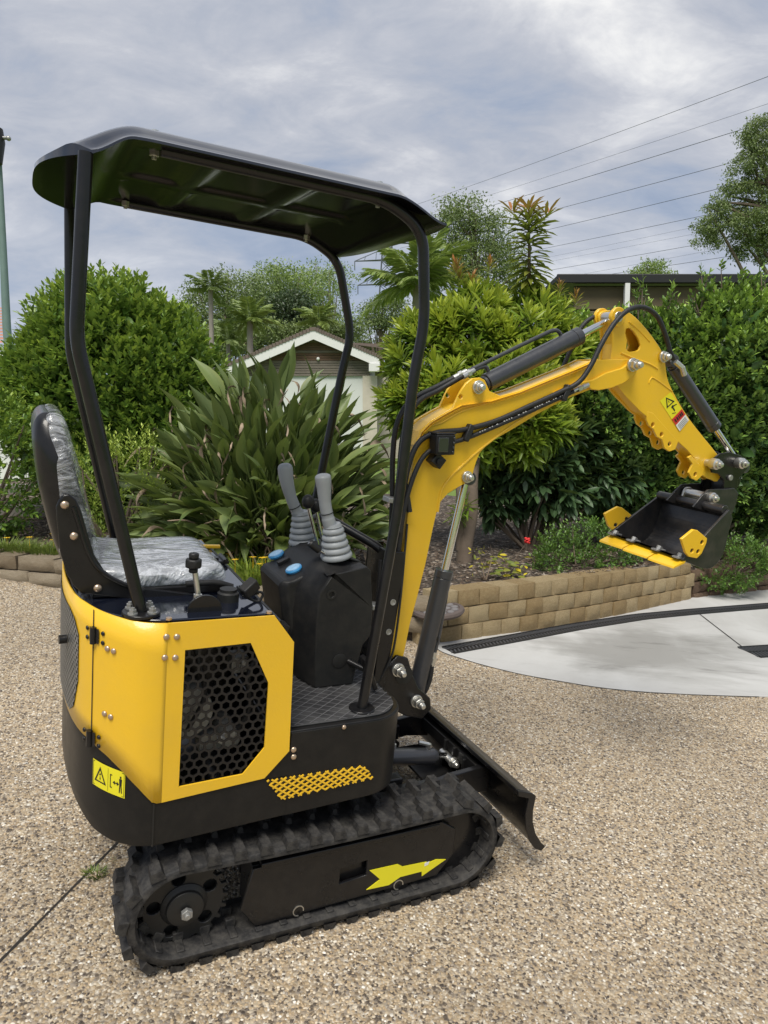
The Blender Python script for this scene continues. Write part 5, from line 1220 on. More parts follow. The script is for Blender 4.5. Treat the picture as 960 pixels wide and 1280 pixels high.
# stone step edging far behind the seat
for px, py, Y, w_, nm in ((38, 634, 4.9, 1.7, 0), (38, 616, 6.3, 2.4, 1)):
    p = W(px, py, Y); m = MB(); m.box((0, 0, 0), (w_, 0.18, 0.16)); o = m.build('sleeper_edging', pmat('grey_sleeper%d' % nm, (0.20, 0.185, 0.16), 0.85, var=0.3, bump=0.4), bevel=0.01); o.location = (p.x, Y, bed_z(p.x, Y)+0.02); o.rotation_euler = (0, 0, R(4))
    tag(o, ('lower grey stone edging step in front of the lawn at the left', 'upper grey stone edging step bordering the bright lawn at the left')[nm], 'garden edging', 'edging steps at the lawn')

# ---- channel drain
def drain(name, label, pts, wd, lift=0.008):
    P = [Vector((p.x, p.y, 0)) for p in pts]; L = path_len(P); root = empty(name, (P[0].x, P[0].y, gz(P[0].x, P[0].y))); tag(root, label, 'drain grate', 'channel drain grates set in the concrete'); o0 = root.location
    def q(p, n, a, h): v = p+n*a; return Vector((v.x, v.y, gz(v.x, v.y)+h))-o0
    fr = MB(); bt = MB(); rows = [[], [], []]
    ns = 40
    cen = []
    for i in range(ns+1):
        p, d = path_at(P, L*i/ns); n = Vector((-d.y, d.x, 0)); cen.append((p, n))
    for a, b, h in ((-wd/2, -wd/2+0.012, lift+0.006), (wd/2-0.012, wd/2, lift+0.006), (-0.004, 0.004, lift+0.005)):
        g = [[q(p, n, a, lift-0.002), q(p, n, a, h), q(p, n, b, h), q(p, n, b, lift-0.002)] for p, n in cen]; fr.sheet(g)
    fr.build('frame', M['hose'], root)
    g = [[q(p, n, -wd/2, lift), q(p, n, wd/2, lift)] for p, n in cen]; bt.sheet(g); bt.build('channel', M['ink'], root)
    br = MB(); s = 0.0
    while s < L:
        p, d = path_at(P, s); n = Vector((-d.y, d.x, 0))
        for a, b in ((-wd/2+0.014, -0.006), (0.006, wd/2-0.014)):
            sk = d*0.010*(1 if a < 0 else -1)
            c = [q(p-sk, n, a, lift+0.0045), q(p+sk, n, b, lift+0.0045), q(p+sk+d*0.013, n, b, lift+0.0045), q(p-sk+d*0.013, n, a, lift+0.0045)]
            br.poly(c)
            br.poly([c[0]-Vector((0, 0, 0.004)), c[1]-Vector((0, 0, 0.004)), c[1], c[0]]); br.poly([c[3]-Vector((0, 0, 0.004)), c[2]-Vector((0, 0, 0.004)), c[2], c[3]])
        s += 0.031
    br.build('grate_bar', M['grate'], root, smooth=False)['kind'] = 'stuff'
    return root
M['grate'] = pmat('grate_plastic', (0.062, 0.064, 0.070), 0.55, var=0.3)
dl = [G(560, 814.5), G(640, 800), G(720, 785), G(800, 772.5), G(862, 766.5), G(910, 762.5), G(960, 758.5), G(1010, 755)]
drain('drain_grate', 'long black channel drain grate running along the foot of the sandy block wall', dl, 0.125)
drain('drain_grate', 'short black drain grate at the right edge of the concrete, apart from the wall', [G(936, 817), G(1010, 812)], 0.20, 0.009)

# ---- buildings
M['white_wall'] = pmat('pale_painted_block', (0.64, 0.66, 0.64), 0.8, var=0.08, vscale=2); M['white'] = pmat('white_fascia', (0.75, 0.75, 0.73), 0.6, var=0.06)
M['rooftile'] = pmat('weathered_roof_tile', (0.16, 0.125, 0.105), 0.85, var=0.35, vscale=5); M['board'] = pmat('stained_weatherboard', (0.13, 0.075, 0.045), 0.75, var=0.4, vscale=4); M['boardgrey'] = pmat('greyed_weatherboard', (0.17, 0.145, 0.12), 0.8, var=0.35, vscale=4)
M['cream_brick'] = pmat('cream_brick', (0.55, 0.50, 0.42), 0.85, var=0.15)
Y0 = 19.0
A = W(393, 412, Y0); EL = W(306, 456, Y0); ERt = W(473, 446, Y0); gzb = 1.0
hs = empty('gabled_house', (A.x, Y0, gzb)); tag(hs, 'pale gabled house with brown timber gable boards and grey tiled roof behind the strappy plants', 'house', 'houses beyond the garden')
def hv(x, y, z): return Vector((x, y, z))-hs.location
half = (ERt.x-EL.x)/2; slope = (A.z-ERt.z)/(ERt.x-A.x)
zl = A.z-slope*(A.x-EL.x+0.5); xl = EL.x-0.5
dep = 9.0
m = MB()
for x1, z1 in ((ERt.x+0.1, ERt.z-0.1*slope), (xl, zl)):
    for k in range(26):   # rows of tiles, each lapping the one below
        f0, f1 = k/26, (k+1.12)/26
        a = hv(A.x+(x1-A.x)*f0, Y0-0.35, A.z+(z1-A.z)*f0+0.02); b = hv(A.x+(x1-A.x)*f1, Y0-0.35, A.z+(z1-A.z)*f1+0.055)
        m.poly([a, a+Vector((0, dep, 0)), b+Vector((0, dep, 0)), b]); m.poly([b, b+Vector((0, dep, 0)), b+Vector((0, dep, -0.06)), b+Vector((0, 0, -0.06))])
        m.poly([a, b, b-Vector((0, 0, 0.10)), a-Vector((0, 0, 0.10))])
m.build('roof', M['rooftile'], hs, smooth=False)['kind'] = 'stuff'
m = MB()
for x1, z1 in ((ERt.x+0.05, ERt.z-0.05*slope), (xl, zl)):
    a, b = hv(A.x, Y0-0.33, A.z-0.06), hv(x1, Y0-0.33, z1-0.06); dn = Vector((0, 0, -0.26)); bk_ = Vector((0, 0.04, 0))
    for o in (Vector(), bk_): m.poly([a+o, b+o, b+dn+o, a+dn+o])
    m.poly([a+dn, b+dn, b+dn+bk_, a+dn+bk_]); m.poly([b, b+dn, b+dn+bk_, b+bk_])
m.box(hv(ERt.x-0.12, Y0-0.25, ERt.z-0.34), (0.30, 0.25, 0.22)); m.build('fascia', M['white'], hs)
m = MB(); zt0 = ERt.z-0.55
nb = 14
for k in range(nb):
    z0 = zt0+(A.z-0.3-zt0)*k/nb; z1 = zt0+(A.z-0.3-zt0)*(k+1)/nb-0.012; w0 = max(0.05, (A.z-0.30-z0)/slope)
    xa, xb = max(A.x-w0, xl+0.2), min(A.x+w0, ERt.x-0.25); m.mi = 1 if z0 < zt0+0.42 or k % 4 == 1 else 0
    m.box(hv((xa+xb)/2, Y0-0.02-0.01*(k % 2), (z0+z1)/2), (xb-xa, 0.04, z1-z0))
m.build('gable_board', [M['board'], M['boardgrey']], hs, smooth=False)['kind'] = 'stuff'
m = MB(); m.box(hv((xl+0.2+ERt.x-0.45)/2, Y0+0.10, (gzb-0.5+zt0)/2), (ERt.x-0.45-xl-0.2, 0.16, zt0-gzb+0.5)); m.box(hv(A.x, Y0+0.12, zt0+0.3), (ERt.x-xl-0.9, 0.1, 0.7)); m.build('wall', M['white_wall'], hs)
m = MB(); m.box(hv(ERt.x-0.25, Y0+0.1, (gzb-0.5+zt0)/2), (0.42, 0.3, zt0-gzb+0.5)); m.build('brick_pier', M['cream_brick'], hs)
m = MB(); m.ball(hv(W(398, 449, Y0).x, Y0-0.08, W(398, 449, Y0).z), 0.05); m.build('security_light', M['white'], hs)
# a hipped roof wing behind
p0, p1, p2, p3 = W(440, 430, 24), W(464, 417, 24), W(500, 417, 24), W(520, 440, 24)
m = MB(); b0 = empty('hip_roofed_wing', (p0.x, 24, 1.0)); tag(b0, 'low hip roofed house wing with brown tiles just right of the gable', 'house', 'houses beyond the garden')
def wv(p, dy=0): return Vector((p.x, 24+dy, p.z))-b0.location
for k in range(14):
    f0, f1 = k/14, (k+1.15)/14
    a, b = wv(p1, 3).lerp(wv(p0), f0), wv(p2, 3).lerp(wv(p3), f0); c, d = wv(p1, 3).lerp(wv(p0), f1), wv(p2, 3).lerp(wv(p3), f1)
    c.z += 0.05; d.z += 0.05; m.poly([a, b, d, c]); m.poly([c, d, d-Vector((0, 0, 0.06)), c-Vector((0, 0, 0.06))])
m.poly([wv(p1, 3), wv(p0), wv(p0, 8)]); m.build('roof', M['rooftile'], b0, smooth=False)['kind'] = 'stuff'
m = MB(); m.box((1.1, 0.6, 1.1), (2.4, 0.3, p0.z-0.9)); m.build('wall', M['cream_brick'], b0)
# flat dark roof of a neighbouring outbuilding at the right
Y1 = 8.6; a, b = W(693, 348, Y1), W(1000, 345, Y1); sh = empty('flat_roofed_outbuilding', (a.x, Y1, 0.6)); tag(sh, 'dark flat roofed outbuilding with olive brown wall rising behind the hedge at right', 'building')
def sv(x, y, z): return Vector((x, y, z))-sh.location
M['olive'] = pmat('olive_brown_cladding', (0.14, 0.11, 0.06), 0.8, var=0.3, vscale=2)
m = MB(); m.box(sv((a.x+b.x)/2+1, Y1+1.5, a.z-0.03), (b.x-a.x+2, 3.3, 0.08)); m.box(sv((a.x+b.x)/2+1, Y1-0.16, a.z-0.04), (b.x-a.x+2, 0.06, 0.13)); m.build('roof', M['ink'], sh, bevel=0.01)
for k in range(9):
    m = MB(); m.box(sv((a.x+b.x)/2+1.1, Y1, a.z-0.10-0.19-0.36*k), (b.x-a.x+1.6, 0.05, 0.34)); m.build('cladding_board', M['olive'], sh, bevel=0.01)
m = MB(); m.box(sv((a.x+b.x)/2+1.1, Y1+0.06, a.z-1.75), (b.x-a.x+1.58, 0.04, 3.3)); m.build('wall', M['ink'], sh)
q = W(785, 362, Y1-0.2); m = MB(); m.box(sv(q.x, Y1-0.15, a.z-0.105-1.5), (0.07, 0.07, 3.0)); m.build('post', M['white'], sh)
# tiled house at the left edge
Y2 = 15.0; a = W(0, 440, Y2); lh = empty('red_tiled_house', (a.x-4, Y2, 1.2)); tag(lh, 'house with faded red tiled roof and white gutter at the far left edge', 'house', 'houses beyond the garden')
m = MB(); r0 = Vector((a.x-4, Y2, 1.2))
for k in range(12):
    f0, f1 = k/12, (k+1.12)/12; z0, z1 = W(0, 430, Y2).z+1.3*(1-f0), W(0, 430, Y2).z+1.3*(1-f1)+0.04; y0_, y1_ = Y2+2.5*(1-f0), Y2+2.5*(1-f1)
    xr = W(12, 430, Y2).x
    m.poly([Vector((xr-7, y0_, z0))-r0, Vector((xr-1.4*(1-f0), y0_, z0))-r0, Vector((xr-1.4*(1-f1), y1_, z1))-r0, Vector((xr-7, y1_, z1))-r0])
m.build('roof', pmat('faded_red_tile', (0.42, 0.20, 0.13), 0.8, var=0.25, vscale=6), lh, smooth=False)['kind'] = 'stuff'
m = MB(); gt = W(12, 446, Y2); m.box(Vector((gt.x-3.5, Y2-0.05, gt.z))-r0, (7, 0.14, 0.22)); m.build('gutter', M['white'], lh, bevel=0.02)
m = MB(); wl_ = W(8, 470, Y2); m.box(Vector((wl_.x-3.5, Y2+0.5, (gt.z+1.0)/2))-r0, (7, 0.2, gt.z-1.0)); m.build('wall', pmat('blue_grey_wall', (0.30, 0.36, 0.40), 0.8), lh)
# white fence glimpsed under the left shrub
p = W(50, 570, 7.6); fe = empty('white_fence', (p.x-2, 7.6, 0.9)); tag(fe, 'pale fence glimpsed beyond the lawn behind the seat back', 'fence')
for k in range(10):
    m = MB(); m.box((0.4*k, 0, 0.33), (0.385, 0.02, 0.62)); m.build('panel', M['white'], fe)
# lamp post at the left edge
b0 = W(8.5, 410, 13.0); t0 = W(-3, 160, 13.0); lp = empty('lamp_post', (b0.x+0.12, 13.0, 1.1)); tag(lp, 'tall green grey tapering lamp post with black lantern at the left edge', 'lamp post')
g0 = Vector((b0.x+0.12, 13.0, 1.1)); m = MB(); m.tube([Vector(), b0-g0, W(3, 290, 13.0)-g0, t0-g0], [0.095, 0.085, 0.068, 0.045], 14); m.build('post', pmat('verdigris_post', (0.15, 0.22, 0.205), 0.7, var=0.3, vscale=2), lp)
m = MB(); c = W(-6, 184, 12.9)-g0; m.lathe([(0.04, 0.42), (0.16, 0.36), (0.19, 0.1), (0.12, -0.32), (0.05, -0.36)], c, (0, 0, 1), 20); m.build('lantern', M['ink'], lp)
m = MB(); m.cyl(c+Vector((0.17, 0, 0.18)), c+Vector((0.28, 0, 0.18)), 0.035); m.ball(c+Vector((0.28, 0, 0.17)), 0.05); m.build('bracket', M['steel'], lp)

# ---- transmission tower and power lines
M['galv'] = pmat('galvanised_steel', (0.10, 0.11, 0.125), 0.6, var=0.1)
YP = 190.0; tb = W(487, 540, YP); tw_ = empty('transmission_tower', (W(484, 400, YP).x, YP, 2.0)); tag(tw_, 'distant steel lattice transmission tower under the canopy front corner', 'transmission tower')
H = W(484, 285, YP).z-2.0; m = MB(); rt = 0.16
def wdt(z): return 3.6*(1-z/H)+0.9
for sx in (-1, 1):
    for sy in (-1, 1): m.tube([(sx*wdt(0), sy*wdt(0), 0), (sx*wdt(H), sy*wdt(H), H)], rt, 4)
leg = m.build('tower_leg', M['galv'], tw_, smooth=False); leg['kind'] = 'stuff'
m = MB(); z = 0
while z < H-4:
    z2 = z+max(3.0, wdt(z)*1.6)
    for sy in (-1, 1):
        m.tube([(-wdt(z), sy*wdt(z), z), (wdt(z2), sy*wdt(z2), min(z2, H))], 0.08, 4); m.tube([(wdt(z), sy*wdt(z), z), (-wdt(z2), sy*wdt(z2), min(z2, H))], 0.08, 4); m.tube([(-wdt(z2), sy*wdt(z2), min(z2, H)), (wdt(z2), sy*wdt(z2), min(z2, H))], 0.08, 4)
    z = z2
m.build('brace', M['galv'], tw_, smooth=False)['kind'] = 'stuff'
for py in (303, 325, 355):
    hz = W(484, py, YP).z-2.0; m = MB(); lw = 7.6 if py != 325 else 8.4
    for sx in (-1, 1):
        m.tube([(0, 0.6, hz), (sx*lw, 0, hz-0.3)], 0.14, 4); m.tube([(0, -0.6, hz), (sx*lw, 0, hz-0.3)], 0.14, 4); m.tube([(0, 0, hz+3.2), (sx*lw, 0, hz-0.3)], 0.10, 4)
        for f in (0.35, 0.7): m.tube([(sx*lw*f, 0, hz-0.1), (sx*lw*f*0.95, 0, hz+3.2*(1-f))], 0.07, 4)
        m.tube([(sx*lw, 0, hz-0.3), (sx*lw, 0, hz-2.6)], 0.12, 5)
    m.build('cross_arm', M['galv'], tw_, smooth=False)['kind'] = 'stuff'
M['wire'] = pmat('power_line', (0.05, 0.055, 0.065), 0.6)
lines = [((660, 204), (960, 94), .036, 'topmost of the power lines crossing the sky at right'), ((660, 226), (960, 128), .024, 'second power line from the top, thin and pale'), ((660, 241), (960, 150), .045, 'third power line from the top, dark, aimed at the crown of the big tree'),
         ((691, 260), (919, 200), .04, 'fourth power line down, ending behind the middle of the big tree'), ((691, 283), (910, 231), .04, 'fifth power line down, meeting the lower half of the big tree'), ((685, 307), (876, 268), .035, 'sixth power line down, level with the low branches of the big tree'),
         ((685, 319), (866, 282), .015, 'upper of two faint hairline power lines below the sixth wire'), ((683, 325), (863, 291), .015, 'lower of two faint hairline power lines below the sixth wire'), ((682, 336), (863, 305), .033, 'third dark power line above the outbuilding roof, reaching the lowest branch'), ((712, 343), (866, 315), .016, 'faint power line between the two lowest dark wires'), ((716, 347), (894, 321), .033, 'lowest power line, just above the dark outbuilding roof')]
for (x0, y0_), (x1, y1_), r_, lb in lines:
    sl = (y1_-y0_)/(x1-x0); px0, px1 = 500, 1120; P = []
    for k in range(25):
        f = k/24; px = px0+(px1-px0)*f; py = y0_+sl*(px-x0); Yd = 1/((1-f)/YP+f/70.0)     # straight in space between the tower and a nearer span
        P.append(W(px, py, Yd))
    a, b = P[0], P[-1]; L_ = (b-a).length; P = [a.lerp(b, f)-Vector((0, 0, 1.2*4*f*(1-f)*0.3)) for f in [k/24 for k in range(25)]]
    m = MB(); m.tube(P, r_*0.85, 5, caps=False); o = m.build('power_line', M['wire']); tag(o, lb, 'power line', 'power lines strung from the transmission tower')
# ------------------------------------------------------------------ plants
def leafmat(name, dark, light, young, trans=0.25, rough=0.42, gloss=0.5):
    """leaf colours: dark..light varies from leaf to leaf, 'young' tints the new growth"""
    m = newmat(name); t = m.node_tree
    at = N(t, 'ShaderNodeAttribute', attribute_name='leafvar'); s = N(t, 'ShaderNodeSeparateXYZ', ins={0: at.outputs['Vector']})
    oi = N(t, 'ShaderNodeObjectInfo')
    k = mth(t, 'FRACT', mth(t, 'ADD', s.outputs[0], oi.outputs['Random']))
    c = mixc(t, k, dark, light); c = mixc(t, s.outputs[1], c, young)
    bf = N(t, 'ShaderNodeNewGeometry').outputs['Backfacing']; c = mixc(t, mth(t, 'MULTIPLY', bf, 0.25), c, (0.16, 0.20, 0.09))
    p = N(t, 'ShaderNodeBsdfPrincipled', ins={'Base Color': c, 'Roughness': rough, 'Specular IOR Level': gloss})
    tr = N(t, 'ShaderNodeBsdfTranslucent', ins={'Color': mixc(t, 0.35, c, (0.30, 0.42, 0.03))})
    mx = N(t, 'ShaderNodeMixShader', ins={0: trans, 1: p.outputs[0], 2: tr.outputs[0]}); N(t, 'ShaderNodeOutputMaterial', ins={0: mx.outputs[0]}); return m
M['lf_round'] = leafmat('round_shrub_leaf', (0.072, 0.155, 0.026), (0.165, 0.30, 0.045), (0.42, 0.54, 0.07), trans=0.3)
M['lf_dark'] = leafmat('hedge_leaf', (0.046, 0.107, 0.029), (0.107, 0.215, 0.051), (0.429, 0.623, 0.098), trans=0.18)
M['lf_whorl'] = leafmat('long_leaf', (0.112, 0.207, 0.020), (0.224, 0.347, 0.034), (0.560, 0.616, 0.062), trans=0.4, rough=0.38)
M['lf_red'] = leafmat('red_new_leaf', (0.168, 0.216, 0.036), (0.240, 0.252, 0.042), (0.504, 0.168, 0.060), trans=0.32)
M['lf_lime'] = leafmat('lime_leaf', (0.160, 0.234, 0.037), (0.280, 0.393, 0.060), (0.560, 0.673, 0.112), trans=0.3)
M['lf_under'] = leafmat('broad_understory_leaf', (0.041, 0.083, 0.036), (0.077, 0.139, 0.056), (0.185, 0.314, 0.092), trans=0.15)
M['lf_ground'] = leafmat('ground_cover_leaf', (0.061, 0.133, 0.028), (0.133, 0.246, 0.041), (0.246, 0.417, 0.067), trans=0.2)
M['lf_grey'] = leafmat('gum_leaf', (0.100, 0.154, 0.054), (0.206, 0.269, 0.090), (0.323, 0.395, 0.126), trans=0.2, rough=0.5)
M['lf_lightgum'] = leafmat('pale_gum_leaf', (0.146, 0.224, 0.061), (0.276, 0.379, 0.103), (0.414, 0.517, 0.138), trans=0.25)
M['lf_deep'] = leafmat('deep_green_leaf', (0.022, 0.043, 0.019), (0.046, 0.079, 0.031), (0.072, 0.120, 0.036), trans=0.1)
M['lf_palm'] = leafmat('palm_leaflet', (0.136, 0.206, 0.054), (0.251, 0.341, 0.085), (0.485, 0.521, 0.136), trans=0.25)
M['lf_strel'] = leafmat('strappy_leaf', (0.085, 0.130, 0.040), (0.185, 0.245, 0.072), (0.36, 0.37, 0.11), trans=0.18, rough=0.48)
M['deadleaf'] = pmat('dead_curled_leaf', (0.29, 0.22, 0.155), 0.85, var=0.6, vscale=14)
M['bark'] = pmat('grey_brown_bark', (0.15, 0.115, 0.085), 0.9, var=0.4, vscale=12, bump=0.8, bscale=60)
M['barkpale'] = pmat('pale_gum_bark', (0.30, 0.27, 0.23), 0.8, var=0.3, vscale=3)
M['stem'] = pmat('green_stem', (0.10, 0.12, 0.04), 0.7, var=0.3)
M['flower_yellow'] = pmat('yellow_petal', (0.80, 0.50, 0.02), 0.6); M['flower_red'] = pmat('red_petal', (0.62, 0.02, 0.02), 0.5)

def leaf_tpl(kind):
    """a folded leaf along +x, unit length: vertices and triangles"""
    if kind == 'oval': V = [(0, 0, 0), (.35, .24, .05), (.75, .17, .02), (1, 0, -.06), (.75, -.17, .02), (.35, -.24, .05), (.5, 0, -.02)]
    elif kind == 'long': V = [(0, 0, 0), (.35, .085, .03), (.75, .075, -.02), (1, 0, -.13), (.75, -.075, -.02), (.35, -.085, .03), (.5, 0, -.01)]
    else: V = [(0, 0, 0), (.4, .2, .04), (1, 0, -.05), (.4, -.2, .04)]
    V = np.array(V, float)
    Fc = [(0, 6, 1), (1, 6, 2), (2, 6, 3), (3, 6, 4), (4, 6, 5), (5, 6, 0)] if len(V) == 7 else [(0, 2, 1), (0, 3, 2)]
    return V, np.array(Fc)
TPL = {k: leaf_tpl(k) for k in ('oval', 'long', 'small')}
def frames(D, roll):
    """(n,3) directions -> (n,3,3) rotation matrices whose first column is the direction and whose third is near up"""
    D = D/np.linalg.norm(D, axis=1, keepdims=True); up = np.tile([0, 0, 1.0], (len(D), 1)); bad = np.abs(D[:, 2]) > 0.97; up[bad] = [1, 0, 0]
    Y = np.cross(up, D); Y /= np.linalg.norm(Y, axis=1, keepdims=True); Z = np.cross(D, Y)
    c, s = np.cos(roll)[:, None], np.sin(roll)[:, None]; Y2 = Y*c+Z*s; Z2 = Z*c-Y*s
    return np.stack([D, Y2, Z2], axis=2)
def leaf_mesh(name, pos, dirs, size, kind, var, young, mat, roll=0.5, width=1.0):
    V, Fc = TPL[kind]; V = V*np.array([1, width, 1]); n = len(pos); A = frames(np.asarray(dirs, float), nrng.uniform(-roll, roll, n))
    co = np.einsum('nij,kj->nki', A, V)*np.asarray(size)[:, None, None]+np.asarray(pos)[:, None, :]
    k = len(V); fc = (Fc[None]+(np.arange(n)*k)[:, None, None]).reshape(-1, 3)
    me = bpy.data.meshes.new(name); me.vertices.add(n*k); me.vertices.foreach_set('co', co.reshape(-1).astype(np.float32))
    me.loops.add(len(fc)*3); me.loops.foreach_set('vertex_index', fc.reshape(-1).astype(np.int32)); me.polygons.add(len(fc)); me.polygons.foreach_set('loop_start', np.arange(0, len(fc)*3, 3, dtype=np.int32)); me.polygons.foreach_set('loop_total', np.full(len(fc), 3, dtype=np.int32))
    me.polygons.foreach_set('use_smooth', np.ones(len(fc), dtype=bool)); me.update()
    a = me.attributes.new('leafvar', 'FLOAT_VECTOR', 'POINT'); vv = np.zeros((n, k, 3), np.float32); vv[:, :, 0] = np.asarray(var)[:, None]; vv[:, :, 1] = np.asarray(young)[:, None]; a.data.foreach_set('vector', vv.reshape(-1))
    me.materials.append(mat); me.validate(); return me
def sph(n): v = nrng.normal(size=(n, 3)); return v/np.linalg.norm(v, axis=1, keepdims=True)
def twigs_to_leaves(base, tdir, tl, per, lsize, spread=0.9, tip_young=0.5, young_base=0.0):
    """twigs with alternating leaves -> positions, directions, sizes, young"""
    n = len(base); tdir = tdir/np.linalg.norm(tdir, axis=1, keepdims=True); A = frames(tdir, nrng.uniform(0, 6.28, n))
    P = []; D = []; S = []; Yg = []
    for j in range(per):
        f = (j+0.6)/per; ang = j*2.4+nrng.uniform(-.4, .4, n); el = spread*(1-0.55*f)+nrng.uniform(-.2, .2, n)
        loc = np.stack([np.cos(el), np.sin(el)*np.cos(ang), np.sin(el)*np.sin(ang)], axis=1)
        D.append(np.einsum('nij,nj->ni', A, loc)); P.append(base+tdir*(np.asarray(tl)*f)[:, None]); S.append(lsize*(0.75+0.5*nrng.random(n))*(1-0.25*f))
        Yg.append(np.clip(young_base+tip_young*max(0, f-0.45)/0.55*nrng.random(n)*1.6, 0, 1))
    return np.concatenate(P), np.concatenate(D), np.concatenate(S), np.concatenate(Yg)
def lobes_surface(lobes, n, inner=0.25):
    """points and outward normals spread over the outer skin of a heap of ellipsoids, plus some inside"""
    c = np.array([l[:3] for l in lobes]); r = np.array([l[3:6] for l in lobes]); w_ = (r[:, 0]*r[:, 2]+r[:, 1]*r[:, 2]+r[:, 0]*r[:, 1]); w_ = w_/w_.sum()
    P = []; Q = []; got = 0
    while got < n:
        k = nrng.choice(len(lobes), 4*n, p=w_); u_ = sph(4*n); dep = np.where(nrng.random(4*n) < inner, nrng.uniform(0.45, 0.9, 4*n), nrng.uniform(0.88, 1.03, 4*n))
        p = c[k]+u_*r[k]*dep[:, None]; d = np.sqrt((((p[:, None, :]-c[None])/r[None])**2).sum(2)); d[np.arange(4*n), k] = 9
        ok = (d.min(1) > 0.86) if len(lobes) > 1 else np.ones(4*n, bool)
        nn_ = u_/r[k]; nn_ /= np.linalg.norm(nn_, axis=1, keepdims=True); P.append(p[ok]); Q.append(nn_[ok]); got += ok.sum()
    return np.concatenate(P)[:n], np.concatenate(Q)[:n]
def stems(m, base, tips, r0, n=7):
    for tp in tips:
        b = Vector(base)+Vector((rng.uniform(-.1, .1), rng.uniform(-.1, .1), 0))*min(1, r0*20); t = Vector(tp); mid = b.lerp(t, 0.5)+Vector((rng.uniform(-1, 1), rng.uniform(-1, 1), 0.3))*0.08*(t-b).length
        P = catmull([b, mid, t], 5); m.tube(P, [r0*(1-0.75*i/(len(P)-1)) for i in range(len(P))], n)
def shrub(name, label, cat, base, lobes, ntw, per, tl, lsize, kind, mat, group=None, young=0.6, up=0.6, inner=0.3, toplit=0.0, sparse_tips=0, width=1.0, crown_name='foliage', roll=0.6, stem_r=0.02, droop=0.0, core=0):
    root = empty(name, base); tag(root, label, cat, group); b = np.array(base)
    P, Q = lobes_surface(lobes, ntw, inner); zmin = min(l[2]-l[5] for l in lobes); zmax = max(l[2]+l[5] for l in lobes)
    D = Q+np.array([0, 0, up])+nrng.normal(size=Q.shape)*0.35-np.array([0, 0, droop])
    LL = tl*(0.6+0.8*nrng.random(len(P)))
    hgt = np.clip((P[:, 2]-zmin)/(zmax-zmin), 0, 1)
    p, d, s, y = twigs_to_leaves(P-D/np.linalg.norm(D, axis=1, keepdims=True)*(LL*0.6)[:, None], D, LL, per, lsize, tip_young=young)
    yy = np.tile(hgt**3*toplit, per)*nrng.random(len(y)); y = np.clip(y*(0.35+0.65*np.tile(hgt, per))+yy, 0, 1)  # sunlit tops put into the leaf colour: paler with height, besides new growth
    me = leaf_mesh(crown_name, p-b, d, s, kind, nrng.random(len(p)), y, mat, roll, width); o = link(crown_name, me, root, smooth=False)
    if core:
        L2 = [(l[0], l[1], l[2], l[3]*.8, l[4]*.8, l[5]*.8) for l in lobes]; P2, Q2 = lobes_surface(L2, core, 0.5); D2 = nrng.normal(size=P2.shape)+Q2*0.6
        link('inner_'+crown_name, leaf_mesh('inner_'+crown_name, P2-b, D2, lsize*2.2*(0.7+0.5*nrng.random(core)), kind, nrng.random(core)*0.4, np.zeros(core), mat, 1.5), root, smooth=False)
    m = MB(); sel = rng.sample(range(len(P)), min(22, len(P))); stems(m, (0, 0, -0.05), [P[i]-b for i in sel], stem_r); m.build('branches', M['bark'], root)
    return root

# round dense shrub behind the seat
Yb = 5.0; a = W(133, 470, Yb); bz = bed_z(a.x, Yb)
L = [(a.x+0.12, Yb, 1.85, 1.0, 0.95, 0.98), (a.x-0.32, Yb-0.1, 1.75, 0.72, 0.7, 0.78), (a.x+0.42, Yb, 1.95, 0.80, 0.8, 0.92), (a.x+0.05, Yb-0.1, 2.36, 0.78, 0.7, 0.72), (a.x+0.60, Yb-0.2, 1.4, 0.72, 0.7, 0.75), (a.x-0.55, Yb-0.1, 2.05, 0.42, 0.45, 0.5), (a.x+0.30, Yb-0.3, 1.15, 0.85, 0.7, 0.6)]
shrub('round_shrub', 'large dense rounded green shrub with upright shoots behind the excavator seat', 'shrub', (a.x, Yb, bz), L, 4200, 9, 0.17, 0.080, 'oval', M['lf_round'], young=0.75, up=0.9, toplit=0.35, inner=0.45, stem_r=0.03, core=6000)
# bush at the left edge
a = W(2, 570, 3.75)
L = [(a.x-0.12, 3.75, 1.30, 0.42, 0.4, 0.62), (a.x-0.3, 3.8, 0.95, 0.5, 0.45, 0.5), (a.x+0.02, 3.75, 1.05, 0.32, 0.35, 0.4), (a.x-0.3, 3.7, 1.6, 0.4, 0.4, 0.38)]
shrub('edge_bush', 'glossy green bush cut off by the left edge of the view', 'bush', (a.x-0.2, 3.75, bed_z(a.x, 3.75)), L, 620, 9, 0.15, 0.062, 'oval', M['lf_round'], young=0.7, up=0.6, toplit=0.5)
# light green feathery shrub behind the seat
a = W(140, 600, 3.5)
L = [(a.x, 3.5, 1.0, 0.36, 0.3, 0.42), (a.x+0.22, 3.55, 1.15, 0.3, 0.3, 0.35), (a.x-0.15, 3.55, 1.25, 0.2, 0.2, 0.28), (a.x+0.05, 3.4, 0.75, 0.42, 0.3, 0.28)]
shrub('lime_shrub', 'small airy lime green shrub between the seat back and the strappy plants', 'shrub', (a.x, 3.5, bed_z(a.x, 3.5)), L, 420, 11, 0.20, 0.046, 'small', M['lf_lime'], young=0.8, up=1.0, toplit=0.6, width=0.85)
